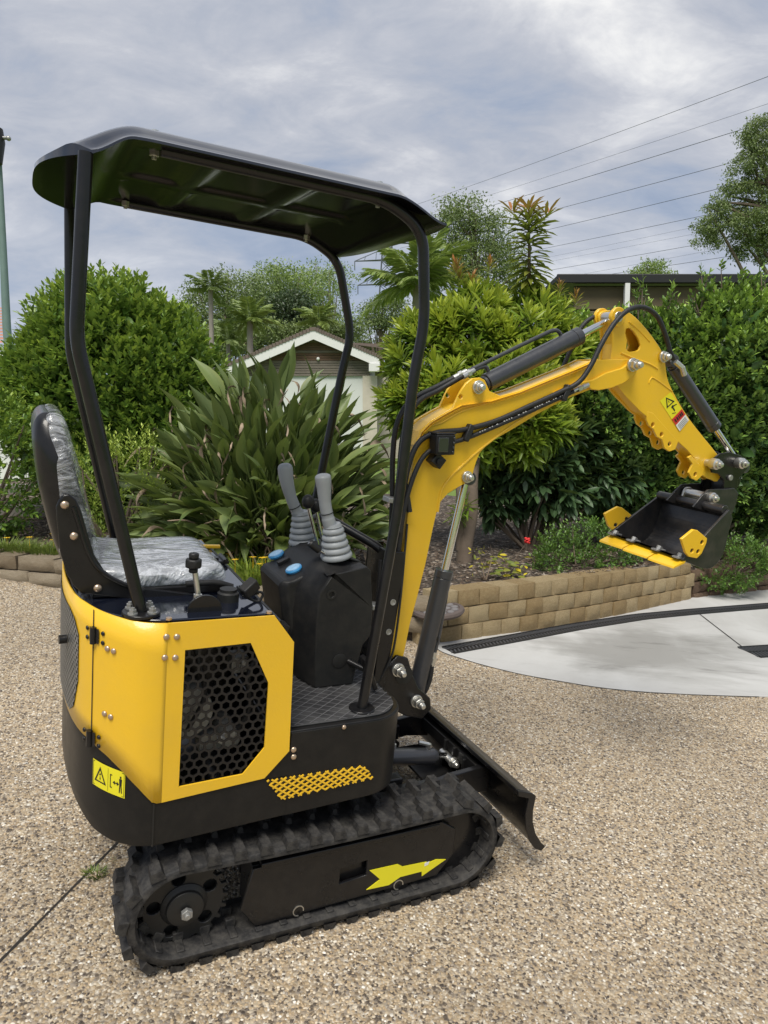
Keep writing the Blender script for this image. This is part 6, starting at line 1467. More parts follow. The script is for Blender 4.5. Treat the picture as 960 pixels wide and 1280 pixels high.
# hedge on the right
L = []
for px, py, Y, r_ in ((735, 420, 4.9, .6), (790, 405, 5.0, .62), (850, 410, 5.1, .65), (915, 400, 5.2, .7), (985, 400, 5.3, .75), (760, 500, 4.8, .65), (840, 500, 4.9, .7), (930, 500, 5.0, .75), (700, 560, 4.7, .6), (780, 590, 4.8, .65), (870, 585, 4.9, .65), (950, 590, 5.0, .65), (1040, 480, 5.3, .8), (1040, 590, 5.2, .7)):
    Y += rng.uniform(-.22, .22); py += 36 if py < 450 else 12; p = W(px, py, Y); L.append((p.x, Y, p.z, r_*rng.uniform(.85, 1.1), r_*0.8, r_*rng.uniform(.7, .88)))
for _ in range(14):
    px, py = rng.uniform(700, 1010), rng.uniform(440, 610); Y = 4.55+rng.uniform(-.1, .2); p = W(px, py, Y); L.append((p.x, Y, p.z, .3, .28, .27))
a = W(850, 640, 5.0)
shrub('hedge', 'long dark green hedge with yellowish new tips behind the excavator arm', 'hedge', (a.x, 5.0, bed_z(a.x, 5.0)), L, 7800, 9, 0.16, 0.072, 'oval', M['lf_dark'], young=0.85, up=0.7, toplit=0.9, inner=0.3, stem_r=0.03, core=9000)
# bushy upright shoots standing above the hedge top
for i, (px, py, hh) in enumerate(((804, 352, .5), (880, 338, .45), (902, 322, .6), (925, 340, .4), (948, 332, .5), (838, 362, .35))):
    p = W(px, py, 4.9); L = [(p.x, 4.9, p.z-0.1-0.12*k, 0.05+0.03*k, 0.05+0.03*k, 0.12) for k in range(int(hh/0.12))]
    shrub('hedge_shoot', ('slim leafy shoot above the hedge beside the white post', 'short leafy shoot left of the tallest hedge shoot', 'tallest leafy shoot rising from the hedge below the big tree', 'low leafy shoot right of the tallest hedge shoot', 'leafy shoot at the right edge above the hedge', 'small leafy tuft on the hedge under the outbuilding roof')[i], 'shoot', (p.x, 4.9, p.z-hh), L, 22, 8, 0.15, 0.07, 'oval', M['lf_dark'], 'shoots above the hedge', young=0.9, up=1.6, toplit=0.6, stem_r=0.012)

# whorled long-leaved shrub: each rosette of leaves is a part
def rosette(k, n, ln, mat, droop=0.0, cols=1.0):
    r = np.random.default_rng(50+k); i = np.arange(n); f = i/(n-1)
    ang = i*2.39996+r.uniform(-.2, .2, n); el = R(8)+(1-f)*R(72)+r.uniform(-.12, .12, n)
    d = np.stack([np.sin(el)*np.cos(ang), np.sin(el)*np.sin(ang), np.cos(el)-droop*(1-f)], axis=1); p = np.stack([0*f, 0*f, -0.10+0.11*f], axis=1)
    s = ln*(0.75+0.3*r.random(n))*(1-0.3*f*f)
    return leaf_mesh('leaf_rosette', p, d, s, 'long', r.random(n), np.clip(f*1.1-0.25+r.uniform(-.15, .15, n), 0, 1)*cols, mat, 0.3, 1.0)
ROS = [rosette(k, 26, 0.21, M['lf_whorl']) for k in range(5)]; ROSD = [rosette(10+k, 24, 0.22, M['lf_whorl'], 0.9, 0.25) for k in range(4)]; ROSR = [rosette(20+k, 24, 0.16, M['lf_red'], 0, 1.0) for k in range(2)]
Yw = 4.15; a = W(580, 700, 3.62); tb_ = Vector((a.x, 3.62, bed_z(a.x, 3.62)))
ws = empty('whorled_shrub', tb_); tag(ws, 'tall yellow green shrub of long narrow leaf whorls on a leaning grey trunk', 'shrub')
L = []
for px, py, Y, r_ in ((540, 455, 4.2, .38), (590, 430, 4.2, .42), (648, 430, 4.2, .38), (560, 490, 4.0, .40), (630, 485, 4.0, .42), (685, 450, 4.3, .36), (518, 505, 4.1, .27), (600, 395, 4.3, .25), (668, 405, 4.3, .27), (712, 440, 4.4, .26), (585, 540, 4.0, .36), (655, 530, 4.1, .38), (522, 425, 4.2, .20), (560, 415, 4.1, .20)):
    p = W(px, py, Y); L.append((p.x, Y, p.z, r_, r_*0.9, r_*0.85))
P, Q = lobes_surface(L, 560, 0.12); b = np.array(tb_); order = np.argsort(P[:, 1]*1.0-Q[:, 1]*-0.4)
def put_ros(p, q, src, sc, par):
    d = Vector(q)+Vector((0, 0, 0.75))+Vector((rng.uniform(-.25, .25), rng.uniform(-.25, .25), 0)); e = d.to_track_quat('Z', 'Y').to_euler(); e.rotate_axis('Z', rng.uniform(0, 6.28))
    return inst(src, 'leaf_rosette', par, Vector(p)-tb_, e, sc)
rest = []
for n_, i in enumerate(order):
    src = rng.choice(ROS) if (Q[i][2] > -0.15) else rng.choice(ROSD)
    if n_ < 285: put_ros(P[i], Q[i], src, rng.uniform(0.85, 1.2), ws)
    else: rest.append(i)
# the farther rosettes joined as one part
Pn = []; Dn = []; Sn = []; Yn = []
for i in rest:
    n = 22; f = np.arange(n)/(n-1); ang = np.arange(n)*2.4; el = R(8)+(1-f)*R(70); loc = np.stack([np.cos(el), np.sin(el)*np.cos(ang), np.sin(el)*np.sin(ang)], axis=1)
    Afr = frames((Q[i]+np.array([0, 0, .7]))[None], np.array([rng.uniform(0, 6)]))[0]; Dn.append(loc @ Afr.T); Pn.append(np.tile(P[i]-b, (n, 1))); Sn.append(np.full(n, 0.19)); Yn.append(np.clip(f-0.3, 0, 1))
me = leaf_mesh('far_rosettes', np.concatenate(Pn), np.concatenate(Dn), np.concatenate(Sn), 'long', nrng.random(22*len(rest)), np.concatenate(Yn), M['lf_whorl'], 0.3); link('far_rosettes', me, ws, smooth=False)['kind'] = 'stuff'
m = MB(); t1 = W(592, 590, 3.7)-tb_; t2 = W(606, 500, 3.95)-tb_
P_ = catmull([Vector((0, 0, -0.1)), Vector((0.01, 0, 0.15)), t1*0.55+Vector((0.02, 0, 0)), t1, t2], 6); m.tube(P_, [0.075-0.042*i/(len(P_)-1) for i in range(len(P_))], 14); m.build('trunk', M['bark'], ws)
m = MB(); t3 = W(574, 600, 3.7)-tb_; P_ = catmull([Vector((-0.02, 0, 0.10)), t3*0.6, t3, W(560, 500, 3.95)-tb_], 6); m.tube(P_, [0.05-0.02*i/(len(P_)-1) for i in range(len(P_))], 12)
stems(m, t2, [Vector(P[i])-tb_ for i in rng.sample(list(order), 40)], 0.02); m.build('limb', M['bark'], ws)
m = MB(); q_ = W(576, 640, 3.55)-tb_; m.tube([Vector((0, -0.02, 0.3)), q_], 0.01, 6); m.build('sucker', M['stem'], ws)
for k in range(3): inst(ROSD[k], 'leaf_rosette', ws, q_+Vector((0.03*k-0.03, -0.02, 0.04*k)), (0.3*k, 0.2, 2*k), 0.62)
for px, py, Y in ((575, 345, 4.3), (590, 352, 4.3), (700, 360, 4.4), (720, 372, 4.4), (570, 335, 4.3), (612, 330, 4.3)): put_ros(W(px, py, Y), (0, -0.2, 0.6), rng.choice(ROSR), rng.uniform(0.8, 1.1), ws)
# the tall single shoot with red tips
b0 = W(662, 356, 4.35); t0 = W(661, 262, 4.35); sh_ = empty('tall_shoot', b0); tag(sh_, 'tall single leafy shoot with reddish tip standing high above the whorled shrub', 'shoot')
n = 150; f = np.sort(nrng.random(n)); p = np.outer(f, np.array(t0-b0))*1.02; ang = np.arange(n)*2.4; el = R(115)-f*R(62); d = np.stack([np.sin(el)*np.cos(ang), np.sin(el)*np.sin(ang), np.cos(el)], axis=1)
for k, (dx, dz) in enumerate(((-0.13, 0.02), (0.14, 0.0))):
    for j in range(20):
        p = np.vstack([p, np.array(t0-b0)*0.72+np.array([dx, 0, dz])*(0.4+0.9*j/20)+np.array([0, 0, 0.16*j/20])]); f = np.append(f, 0.6+0.4*j/20); a_ = j*2.4; e_ = R(95)-R(60)*j/20; d = np.vstack([d, [math.sin(e_)*math.cos(a_), math.sin(e_)*math.sin(a_), math.cos(e_)]])
me = leaf_mesh('foliage', p, d, 0.27*(1-0.35*f), 'long', nrng.random(len(p)), np.clip((f-0.80)/0.2, 0, 1)*0.9, M['lf_red'], 0.3); link('foliage', me, sh_, smooth=False)
m = MB(); m.tube([Vector((0, 0, -0.5)), (t0-b0)*0.5, (t0-b0)], [0.022, 0.014, 0.007], 8); m.build('stem', M['bark'], sh_)

# shaded broad-leaved understory below the boom
L = []
for px, py, Y, r_ in ((610, 560, 4.3, .34), (660, 590, 4.3, .36), (710, 560, 4.4, .38), (640, 530, 4.4, .36), (690, 610, 4.3, .32), (615, 620, 4.35, .26), (750, 590, 4.5, .36)):
    p = W(px, py, Y); L.append((p.x, Y, p.z, r_, r_*0.8, r_*0.8))
a = W(660, 650, 4.3); us = shrub('understory_bush', 'dark broad leaved bush in the shade between grey trunk and bucket', 'bush', (a.x, 4.3, bed_z(a.x, 4.3)), L, 420, 8, 0.14, 0.17, 'oval', M['lf_under'], young=0.2, up=0.1, droop=0.5, inner=0.35, width=0.8)

# strappy clump: every leaf is a part
def strap_mesh(k):
    r = random.Random(k); m = MB(); ln = 0.46; wd = r.uniform(0.052, 0.072); curl = r.uniform(0.03, 0.22); nseg = 9
    prof = [0.10, 0.50, 0.80, 0.97, 1.0, 0.93, 0.78, 0.52, 0.22, 0.0]; rows = []
    for i in range(nseg+1):
        f = i/nseg; x = ln*f; z = -curl*f*f*0.8; w2 = wd*prof[i]; tw = r.uniform(-.05, .05)
        rows.append([Vector((x, -w2, z+w2*0.45+tw*w2)), Vector((x, -w2*.5, z+w2*0.16)), Vector((x, 0, z-0.002)), Vector((x, w2*.5, z+w2*0.16)), Vector((x, w2, z+w2*0.45-tw*w2))])
    m.sheet(rows)
    m.tube([Vector((-0.55, 0, -0.04)), Vector((-0.3, 0, 0.0)), Vector((0, 0, -0.004)), Vector((0.25, 0, -curl*.25))], [0.011, 0.010, 0.009, 0.004], 5, caps=False)
    me = m.mesh('leaf'); me.materials.append(M['lf_strel']); me.polygons.foreach_set('use_smooth', [True]*len(me.polygons))
    a = me.attributes.new('leafvar', 'FLOAT_VECTOR', 'POINT')
    for i, v in enumerate(me.vertices): a.data[i].vector = (0.0, min(1, max(0, (abs(v.co.y)/0.08-0.55)*1.2*(1 if v.co.x > 0 else 0)+max(0, v.co.x/0.46-0.75)*0.6)), 0)
    return me
STR = [strap_mesh(k) for k in range(8)]
def dead_mesh(k):
    r = random.Random(200+k); m = MB(); pts = [Vector((0, 0, 0))]; d = Vector((1, 0, 0.5)).normalized()
    for i in range(9):
        pts.append(pts[-1]+d*0.055); d = (d+Vector((-0.10+r.uniform(-.1, .1), r.uniform(-.25, .25), -0.36+r.uniform(-.12, .08)))).normalized()
    rows = []
    for i, p in enumerate(pts):
        w_ = (0.007+0.017*math.sin(i/9*3.1))*(0.6+0.8*r.random()); a = i*0.35+r.uniform(-.4, .4); n = Vector((0.2*math.sin(a), math.cos(a), math.sin(a)))
        rows.append([p-n*w_, p+Vector((0, 0, -0.012)), p+n*w_])
    m.sheet(rows); me = m.mesh('dead_leaf'); me.materials.append(M['deadleaf']); me.polygons.foreach_set('use_smooth', [True]*len(me.polygons)); return me
DEAD = [dead_mesh(k) for k in range(7)]
Ys = 3.7; a = W(335, 690, Ys); sb = Vector((a.x, Ys, bed_z(a.x, Ys)))
st = empty('strappy_clump', sb); tag(st, 'big clump of paddle shaped strappy leaves with dry curled brown ones behind the control levers', 'plant')
def mound_leaf(inner):
    # blade base on a dome, blade pointing outwards and up, the lower ones arching over
    while True:
        u_ = Vector(sph(1)[0].tolist())
        if u_.z > -0.05 and (u_.y < 0.35 or rng.random() < 0.25): break
    k = rng.uniform(0.35, 0.66) if inner else rng.uniform(0.60, 0.84)
    p = Vector((u_.x*1.22, u_.y*0.85, u_.z*1.60+0.16))*k; p.z = max(p.z, 0.22)
    d = Vector((u_.x*1.0, u_.y*0.9, u_.z*0.9+0.42))+Vector((rng.uniform(-.28, .28), rng.uniform(-.28, .28), rng.uniform(-.30, .25)))
    if rng.random() < 0.22 and u_.z < 0.5: d.z -= 0.7
    q = frames(np.array([list(d.normalized())]), np.array([rng.uniform(-1.4, 1.4)]))[0]
    return Matrix.Translation(p) @ Matrix(q.tolist()).to_4x4() @ Matrix.Scale(rng.uniform(0.62, 0.95), 4)
for i in range(298): inst(rng.choice(STR), 'leaf', st).matrix_local = mound_leaf(False)
for i in range(95):
    u_ = Vector(sph(1)[0].tolist()); u_.z = abs(u_.z); u_.y = -abs(u_.y) if rng.random() < .8 else u_.y
    p = Vector((u_.x*1.2, u_.y*0.85, u_.z*1.62+0.1))*rng.uniform(0.70, 0.95); az = math.atan2(u_.y, u_.x)
    inst(rng.choice(DEAD), 'dead_leaf', st, p, (rng.uniform(-.6, .6), rng.uniform(-.6, .9), az+rng.uniform(-1, 1)), rng.uniform(0.4, 0.75))
# the leaves deeper in the clump, joined as one part
def join_copies(name, parent, items, mat):
    co = []; fc = []; at = []; k = 0
    for me, mtx in items:
        n = len(me.vertices); c = np.empty(n*3); me.vertices.foreach_get('co', c); c = c.reshape(-1, 3); A = np.array(mtx); co.append(c @ A[:3, :3].T+A[:3, 3])
        a = np.empty(n*3); me.attributes['leafvar'].data.foreach_get('vector', a); a = a.reshape(-1, 3); a[:, 0] = nrng.random(); at.append(a)
        fc += [[v+k for v in p.vertices] for p in me.polygons]; k += n
    me = bpy.data.meshes.new(name); me.from_pydata(np.concatenate(co).tolist(), [], fc); me.polygons.foreach_set('use_smooth', [True]*len(me.polygons)); a = me.attributes.new('leafvar', 'FLOAT_VECTOR', 'POINT'); a.data.foreach_set('vector', np.concatenate(at).astype(np.float32).reshape(-1)); me.materials.append(mat)
    o = link(name, me, parent, smooth=False); o['kind'] = 'stuff'; return o
items = [(rng.choice(STR), mound_leaf(i % 3 > 0)) for i in range(430)]
join_copies('inner_leaves', st, items, M['lf_strel'])
m = MB()
for i in range(130):
    az = rng.uniform(0, 6.28); lean = R(rng.uniform(5, 65)); d = Vector((math.sin(lean)*math.cos(az)*1.2, math.sin(lean)*math.sin(az), math.cos(lean))); b_ = Vector((rng.uniform(-.4, .4), rng.uniform(-.3, .3), -0.03)); l = rng.uniform(0.4, 0.95)
    P_ = [b_, b_+d*l*0.5+Vector((0, 0, 0.05)), b_+d*l]; m.tube(catmull(P_, 3), 0.010, 5, caps=False)
m.build('leaf_stalks', M['lf_strel'], st)['kind'] = 'stuff'
m = MB()
for i in range(160):
    az = rng.uniform(0, 6.28); r_ = rng.uniform(0.1, 0.85); b_ = Vector((r_*math.cos(az)*1.2, r_*math.sin(az)*0.7, rng.uniform(0, .25))); d = Vector((rng.uniform(-1, 1), rng.uniform(-1, 1), rng.uniform(-.5, .9))).normalized()*rng.uniform(0.2, 0.5)
    m.tube(catmull([b_, b_+d*0.5+Vector((0, 0, 0.1)), b_+d], 4), [0.006]*8+[0.003], 4, caps=False)
m.build('dry_stalks', M['deadleaf'], st)['kind'] = 'stuff'

# low mounds of ground cover behind and over the wall
for i, (spots, lb) in enumerate((
    (((690, 700, 3.35, .16), (720, 690, 3.5, .22), (755, 685, 3.65, .24), (790, 690, 3.8, .2), (735, 672, 3.7, .22), (810, 695, 3.95, .15), (700, 680, 3.55, .2)), 'low mound of dark green ground cover behind the sandy wall below the bucket'),
    (((895, 700, 4.15, .24), (920, 695, 4.2, .26), (945, 700, 4.35, .16), (890, 715, 4.05, .18), (915, 715, 4.1, .2), (935, 705, 4.2, .18)), 'mound of green ground cover spilling over the darker brown wall at right'))):
    L = []
    for px, py, Y, r_ in spots: p = W(px, py, Y); L.append((p.x, Y, p.z-0.02, r_*1.1, r_, r_*0.8))
    c = L[1]; shrub('ground_cover', lb, 'ground cover', (c[0], c[1], bed_z(c[0], c[1])), L, (620, 520)[i], 9, 0.10, 0.036, 'oval', M['lf_ground'], 'mounds of ground cover by the walls', young=0.5, up=0.6, inner=0.3, stem_r=0.008)

# grassy daisies on the left edging
def grass_tuft(name, label, cat, base, n, rad, ln, mat, group=None, flowers=0, fl='flower_yellow', fh=0.12, bw=0.028):
    root = empty(name, base); tag(root, label, cat, group); m = MB()
    for i in range(n):
        az = rng.uniform(0, 6.28); r_ = rad*math.sqrt(rng.random()); b_ = Vector((r_*math.cos(az), r_*math.sin(az)*0.6, -0.02)); l = ln*rng.uniform(0.6, 1.2); d = Vector((math.cos(az)*rng.uniform(0, .7), math.sin(az)*rng.uniform(0, .7), 1)).normalized(); w_ = Vector((-math.sin(az), math.cos(az), 0))*ln*bw
        a = b_+d*l*0.6; e = a+(d+Vector((math.cos(az), math.sin(az), -0.3))*0.8).normalized()*l*0.45
        m.poly([b_-w_, b_+w_, a+w_*0.8]); m.poly([b_-w_, a+w_*0.8, a-w_*0.8]); m.poly([a-w_*0.8, a+w_*0.8, e])
    o = m.build('blades', mat, root, smooth=False)
    a = o.data.attributes.new('leafvar', 'FLOAT_VECTOR', 'POINT'); n_ = len(o.data.vertices); vv = np.repeat(nrng.random((n_//3+1, 1)), 3, 0)[:n_]; a.data.foreach_set('vector', np.hstack([vv, vv*0.5, vv*0]).astype(np.float32).reshape(-1))
    for k in range(flowers):
        az = rng.uniform(0, 6.28); r_ = rad*rng.random(); c = Vector((r_*math.cos(az), r_*math.sin(az)*0.6, fh*rng.uniform(.7, 1.3))); m = MB()
        for j in range(9):
            a_ = j*0.698; m.poly([c, c+Vector((0.022*math.cos(a_-.25), 0.022*math.sin(a_-.25), .004)), c+Vector((0.03*math.cos(a_), 0.03*math.sin(a_), .006)), c+Vector((0.022*math.cos(a_+.25), 0.022*math.sin(a_+.25), .004))])
        m.tube([Vector((c.x, c.y, -0.01)), c], 0.002, 4); m.build('flower', M[fl], root, smooth=False)
    return root
M['lf_grass'] = leafmat('grass_blade', (0.066, 0.114, 0.022), (0.144, 0.216, 0.036), (0.300, 0.336, 0.072), trans=0.25)
for i, (px, Y, n, r_, fl_) in enumerate(((8, 3.05, 420, .22, 3), (36, 3.0, 420, .22, 1), (62, 2.95, 320, .17, 0))):
    p = W(px, 700, Y); grass_tuft('daisy_clump', ('grassy clump with yellow daisies at the far left above the rough edging', 'middle grassy clump above the rough edging blocks at left', 'grassy clump beside the seat back above the rough edging')[i], 'plant', (p.x, Y, bed_z(p.x, Y)), n, r_, 0.15, M['lf_grass'], 'grassy daisy clumps on the edging', fl_)
for i, (px, Y, lb) in enumerate(((82, 3.3, 'pair of low yellow daisies in the mulch left of the seat'),)):
    p = W(px, 672, Y); grass_tuft('daisy_plant', lb, 'plant', (p.x-0.1, Y, bed_z(p.x, Y)), 60, .12, 0.10, M['lf_grass'], None, 3)
for i, (px, py, Y) in enumerate(((312, 735, 2.75), (335, 720, 2.85), (300, 715, 2.95))):
    p = W(px, py, Y); grass_tuft('orange_flower_plant', ('grassy plant with orange flowers beside the front of the seat cushion', 'grassy plant between hood edge and control console', 'short orange flowered plant behind the hood hinge')[i], 'plant', (p.x, Y, bed_z(p.x, Y)), 150, .14, 0.24, M['lf_lime'], 'flowering plants behind the hood', 3, fh=0.16)
p = G(118, 1094); grass_tuft('weed', 'small tuft of green weeds growing in the driveway joint', 'weed', (p.x, p.y, gz(p.x, p.y)), 110, .028, 0.045, M['lf_grass'], bw=0.05)
for k in range(5):
    f = 0.40+0.07*k; q = JA.lerp(JB, f+0.02*rng.random()); 
p2 = G(136, 1076); grass_tuft('weed', 'second sprig of weed in the driveway joint nearer the tail', 'weed', (p2.x, p2.y, gz(p2.x, p2.y)), 50, .018, 0.03, M['lf_grass'], bw=0.05)
# yellowing plant with one red flower
p = W(632, 712, 2.95); fp = empty('red_flower_plant', (p.x, 2.95, bed_z(p.x, 2.95))); tag(fp, 'small yellowing leafy plant with a single red flower above the sandy wall', 'plant')
n = 60; pp = np.stack([nrng.normal(0, .085, n), nrng.normal(0, .05, n), nrng.uniform(0.02, 0.17, n)], axis=1); d = np.stack([nrng.normal(size=n), nrng.normal(size=n), nrng.uniform(-.2, .6, n)], axis=1)
M['lf_yell'] = leafmat('yellowing_leaf', (0.12, 0.17, 0.03), (0.30, 0.30, 0.05), (0.65, 0.52, 0.03), trans=0.25)
link('foliage', leaf_mesh('foliage', pp, d, nrng.uniform(.04, .085, n), 'oval', nrng.random(n), (nrng.random(n) > .72)*0.9, M['lf_yell'], 0.6), fp, smooth=False)
m = MB(); fpz = W(659, 677, 3.0)-fp.location; stems(m, (0, 0, 0), [fpz, Vector((-0.12, 0, 0.26)), Vector((0.1, 0.02, 0.12)), Vector((-0.05, -0.02, 0.15))], 0.005, 5); m.build('stems', M['bark'], fp)
m = MB()
for j in range(10): m.ball(fpz+Vector((0.012*math.cos(j*2.4), 0.012*math.sin(j*2.4), 0.004*j-.01)), 0.013, (1, 1, .6), 8)
m.build('flower', M['flower_red'], fp)
p = W(606, 700, 2.9); dp_ = empty('bare_twig_plant', (p.x, 2.9, bed_z(p.x, 2.9))); tag(dp_, 'thin nearly bare twiggy plant right of the grey trunk', 'plant'); m = MB(); stems(m, (0, 0, 0), [Vector((-0.05, 0, 0.22)), Vector((0.05, 0, 0.15)), Vector((-0.1, 0, 0.1)), Vector((0.03, -0.02, 0.06))], 0.006, 5); m.build('stems', M['deadleaf'], dp_)
n = 26; pp = np.stack([nrng.normal(-0.03, .05, n), nrng.normal(0, .03, n), nrng.uniform(0.03, 0.24, n)], axis=1); link('foliage', leaf_mesh('foliage', pp, nrng.normal(size=(n, 3)), nrng.uniform(.02, .05, n), 'oval', nrng.random(n), (nrng.random(n) > .6)*0.7, M['lf_yell'], 0.6), dp_, smooth=False)

# ---- far trees
def tree(name, label, base, top, crown, nclump, per, cr, lsize, mat, bark, r0, group='trees beyond the garden', cat='tree', shape=None, kind='small', limbs=14, lean=0.0):
    """crown: list of (px, py, radius px) blobs at distance base.y"""
    root = empty(name, base); tag(root, label, cat, group); b = Vector(base); L = []; k = base[1]+2.49
    for px, py, r_ in crown: p = W(px, py, base[1]); rw = r_/F*k; L.append((p.x, base[1]+rng.uniform(-.3, .3)*rw, p.z, rw, rw, rw*0.85))
    nclump = int(nclump*(0.85 if 'bushy' in name or 'dark' in name or 'big' in name else 0.58)); P, Q = lobes_surface(L, nclump, 0.35); n = len(P)*per
    per *= 2; n *= 2; lsize *= 0.72
    off = sph(n).reshape(len(P), per, 3)*(nrng.random((len(P), per, 1))**0.5)*cr*1.45*np.array([1, 1, 0.62])*(0.6+0.7*nrng.random((len(P), 1, 1))); pos = (P[:, None, :]+off).reshape(-1, 3)
    dr = nrng.normal(size=(n, 3))+np.array([0, 0, -0.45])
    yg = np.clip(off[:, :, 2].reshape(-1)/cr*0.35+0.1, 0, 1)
    var = np.clip(np.repeat(nrng.random(len(P)), per)*0.7+nrng.random(n)*0.3, 0, 1)
    link('crown', leaf_mesh('crown', pos-np.array(b), dr, lsize*(0.6+0.8*nrng.random(n)), kind, var, yg, mat, 3.1), root, smooth=False)
    m = MB(); tp = Vector(top)-b; P_ = catmull([Vector((0, 0, -0.2)), tp*0.5+Vector((rng.uniform(-.2, .2), 0, 0)), tp], 6); m.tube(P_, [r0*(1-0.8*i/(len(P_)-1)) for i in range(len(P_))], 8)
    for i in rng.sample(range(len(P)), min(limbs, len(P))):
        f = rng.uniform(0.35, 0.85); s = P_[int(f*(len(P_)-1))]; t = Vector(P[i])-b; m.tube(catmull([s, s.lerp(t, .5)+Vector((0, 0, 0.05*(t-s).length)), t], 4), [r0*0.38*(1-0.8*j/8) for j in range(9)], 5, caps=False)
    m.build('trunk', bark, root); return root
def tr(name, label, px, Y, topy, crown, ncl, per, cr, ls, mat, bark='bark', r0=0.2, **kw):
    b = W(px, 540, Y); t = W(px, topy, Y); return tree(name, label, (b.x, Y, 1.0), t, crown, ncl, per, cr, ls, M[mat], M[bark], r0, **kw)
tr('olive_tree', 'olive topped spreading tree left of the leafy gum group', 285, 34, 350, [(285, 362, 24), (305, 380, 28), (262, 395, 22), (290, 400, 26), (320, 365, 18), (250, 370, 14)], 300, 34, 0.62, 0.20, 'lf_grey', r0=0.3)
tr('gum_tree', 'broad pale green gum tree in the middle of the far tree line', 345, 36, 345, [(335, 352, 22), (360, 345, 20), (375, 360, 24), (345, 380, 28), (325, 385, 24), (312, 400, 20), (300, 420, 22)], 330, 34, 0.6, 0.20, 'lf_lightgum', 'barkpale', 0.3)
tr('gum_tree', 'airy gum tree with pale trunk just left of the far canopy post', 412, 38, 340, [(405, 335, 15), (395, 355, 20), (418, 362, 18), (400, 385, 20), (425, 395, 14), (432, 345, 11), (412, 410, 16), (385, 400, 16)], 210, 30, 0.55, 0.19, 'lf_lightgum', 'barkpale', 0.22)
tr('dark_tree', 'dense dark green tree in front of the pale gums', 366, 30, 380, [(362, 385, 22), (378, 392, 18), (348, 395, 16), (365, 410, 24), (385, 410, 16)], 230, 34, 0.45, 0.19, 'lf_deep', r0=0.25)
tr('bushy_tree', 'low bushy tree filling in left of the gable', 280, 28, 420, [(270, 425, 20), (295, 432, 18), (250, 430, 16), (318, 425, 16), (335, 415, 14)], 190, 32, 0.4, 0.17, 'lf_grey', r0=0.2)
tr('bushy_tree', 'low bushy tree peeping over the gable ridge', 395, 29, 420, [(380, 418, 14), (405, 412, 15), (425, 415, 14), (445, 412, 12), (352, 420, 14)], 170, 32, 0.38, 0.17, 'lf_grey', r0=0.2)
tr('umbrella_tree', 'flat crowned dark tree below the transmission tower', 478, 40, 385, [(470, 388, 14), (485, 382, 15), (462, 398, 10), (495, 392, 14), (478, 400, 12)], 150, 32, 0.5, 0.2, 'lf_grey', r0=0.2)
tr('bushy_tree', 'low grey green bush left of the umbrella tree, under the wires', 455, 42, 425, [(450, 432, 14), (470, 436, 14), (490, 432, 14), (440, 425, 10)], 110, 30, 0.5, 0.2, 'lf_grey', r0=0.15)
tr('tall_gum_tree', 'tall grey green gum tree rising behind the whorled shrub', 592, 24, 265, [(566, 258, 15), (585, 265, 17), (565, 285, 18), (590, 290, 18), (605, 305, 18), (575, 320, 24), (600, 330, 26), (558, 340, 20), (620, 285, 13), (632, 315, 16), (640, 345, 22), (615, 272, 9), (552, 300, 12)], 420, 36, 0.36, 0.145, 'lf_grey', r0=0.2, limbs=22)
tr('far_tree', 'small bright tree showing over the outbuilding roof', 815, 30, 335, [(808, 338, 9), (822, 336, 10), (815, 345, 12), (798, 346, 9), (832, 345, 9)], 100, 28, 0.32, 0.16, 'lf_lightgum', r0=0.12)
tr('big_tree', 'big dark gum tree cut off by the right edge of the sky', 975, 15, 180, [(945, 165, 17), (960, 175, 22), (945, 195, 20), (930, 215, 17), (955, 225, 20), (920, 235, 14), (940, 250, 20), (900, 262, 18), (885, 280, 14), (910, 285, 20), (935, 285, 22), (958, 275, 22), (955, 310, 18), (893, 300, 11), (930, 312, 12), (980, 210, 30), (985, 280, 30), (875, 300, 8)], 520, 40, 0.15, 0.085, 'lf_grey', r0=0.2, limbs=26)

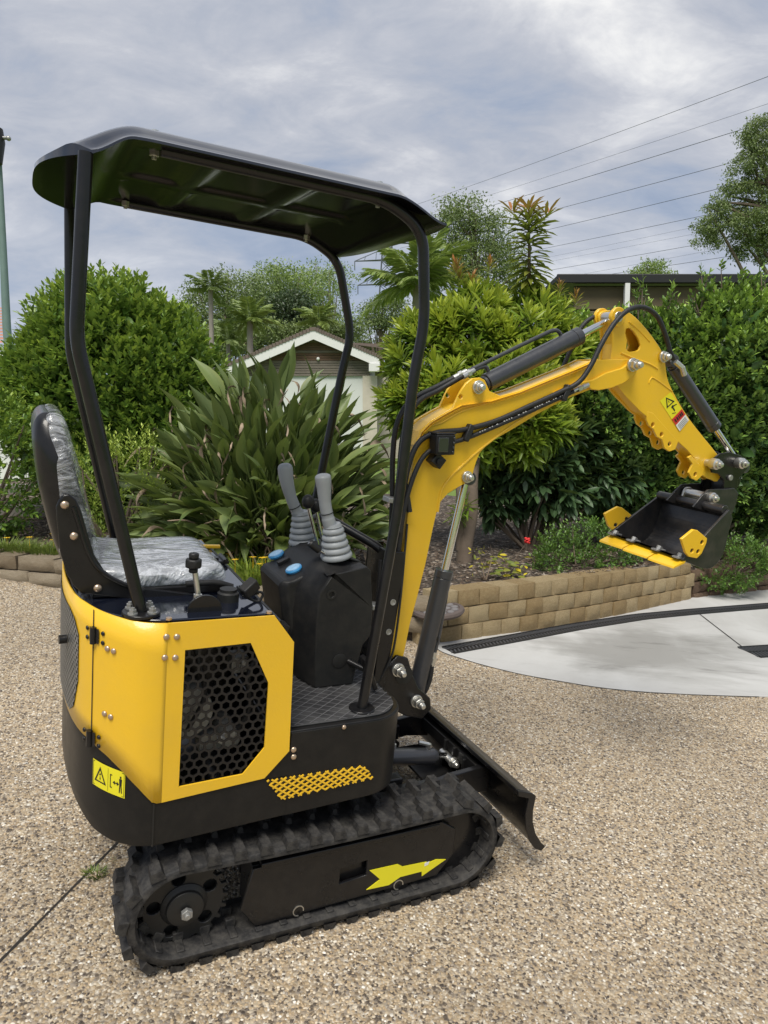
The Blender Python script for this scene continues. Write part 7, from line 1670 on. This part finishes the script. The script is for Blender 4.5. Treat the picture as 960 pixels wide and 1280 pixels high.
# ---- palms: each frond is a part
def frond_mesh(k, n, ln, drp, lw, mat):
    r = np.random.default_rng(300+k); f = np.linspace(0.06, 1, n); x = ln*f*(1-0.12*drp*f); z = ln*(0.32*f-0.55*drp*f*f)
    P = np.stack([x, 0*f, z], axis=1); pos = np.concatenate([P, P]); sd = np.concatenate([np.ones(n), -np.ones(n)])
    d = np.stack([0.55+0.5*np.concatenate([f, f]), sd*(0.95), -0.25-0.35*r.random(2*n)], axis=1); s = lw*np.concatenate([np.sin(np.clip(f*0.92+0.12, 0, 1)*3.1)**0.6]*2)*(0.85+0.3*r.random(2*n))+0.02
    me = leaf_mesh('frond', pos, d, s, 'long', r.random(2*n), 0.3*r.random(2*n), mat, 0.4, 0.9)
    bm = bmesh.new(); bm.from_mesh(me); mb = MB(); mb.b.free(); mb.b = bm; mb.tube([Vector(p) for p in P[::3]], [0.02*ln/2*(1-0.8*i/len(P[::3])) for i in range(len(P[::3]))], 5); bm.to_mesh(me); bm.free(); return me
def palm(label, px, Y, crown_py, ln, nf, drp, mat, r0=0.12, seed=0, basez=1.0, up=R(62)):
    c = W(px, crown_py, Y); root = empty('palm_tree', (c.x, Y, basez)); tag(root, label, 'palm tree', 'palms beyond the garden'); b = Vector((c.x, Y, basez))
    FM = [frond_mesh(seed*10+k, 30, ln, drp*(0.7+0.3*k), ln*0.30, M[mat]) for k in range(3)]
    for i in range(nf):
        f = i/(nf-1); o = inst(FM[i % 3], 'frond', root, c-b, (0, -(up*(1-f)-R(14)*f)+rng.uniform(-.1, .1), i*2.39996), rng.uniform(0.85, 1.1)); o.rotation_mode = 'XYZ'
    m = MB(); m.tube([Vector((0, 0, -0.3)), (c-b)*0.5, (c-b)], [r0, r0*0.85, r0*0.7], 10); m.build('trunk', M['barkpale'], root); return root
palm('slim palm with bare pale trunk right of the round shrub', 263, 22, 362, 0.95, 12, 0.85, 'lf_grey', 0.10, 1)
palm('bushy palm with arching fronds behind the strappy clump', 312, 23, 402, 1.25, 15, 1.0, 'lf_palm', 0.14, 2)
palm('small palm half hidden behind the gable roof', 398, 27, 402, 1.2, 12, 1.0, 'lf_palm', 0.1, 3)
palm('big pale green feather palm beside the near canopy post', 522, 14, 358, 1.55, 18, 0.75, 'lf_palm', 0.16, 4)
palm('dark low palm at the foot of the tree line', 285, 25, 425, 1.2, 12, 0.9, 'lf_grey', 0.1, 5)
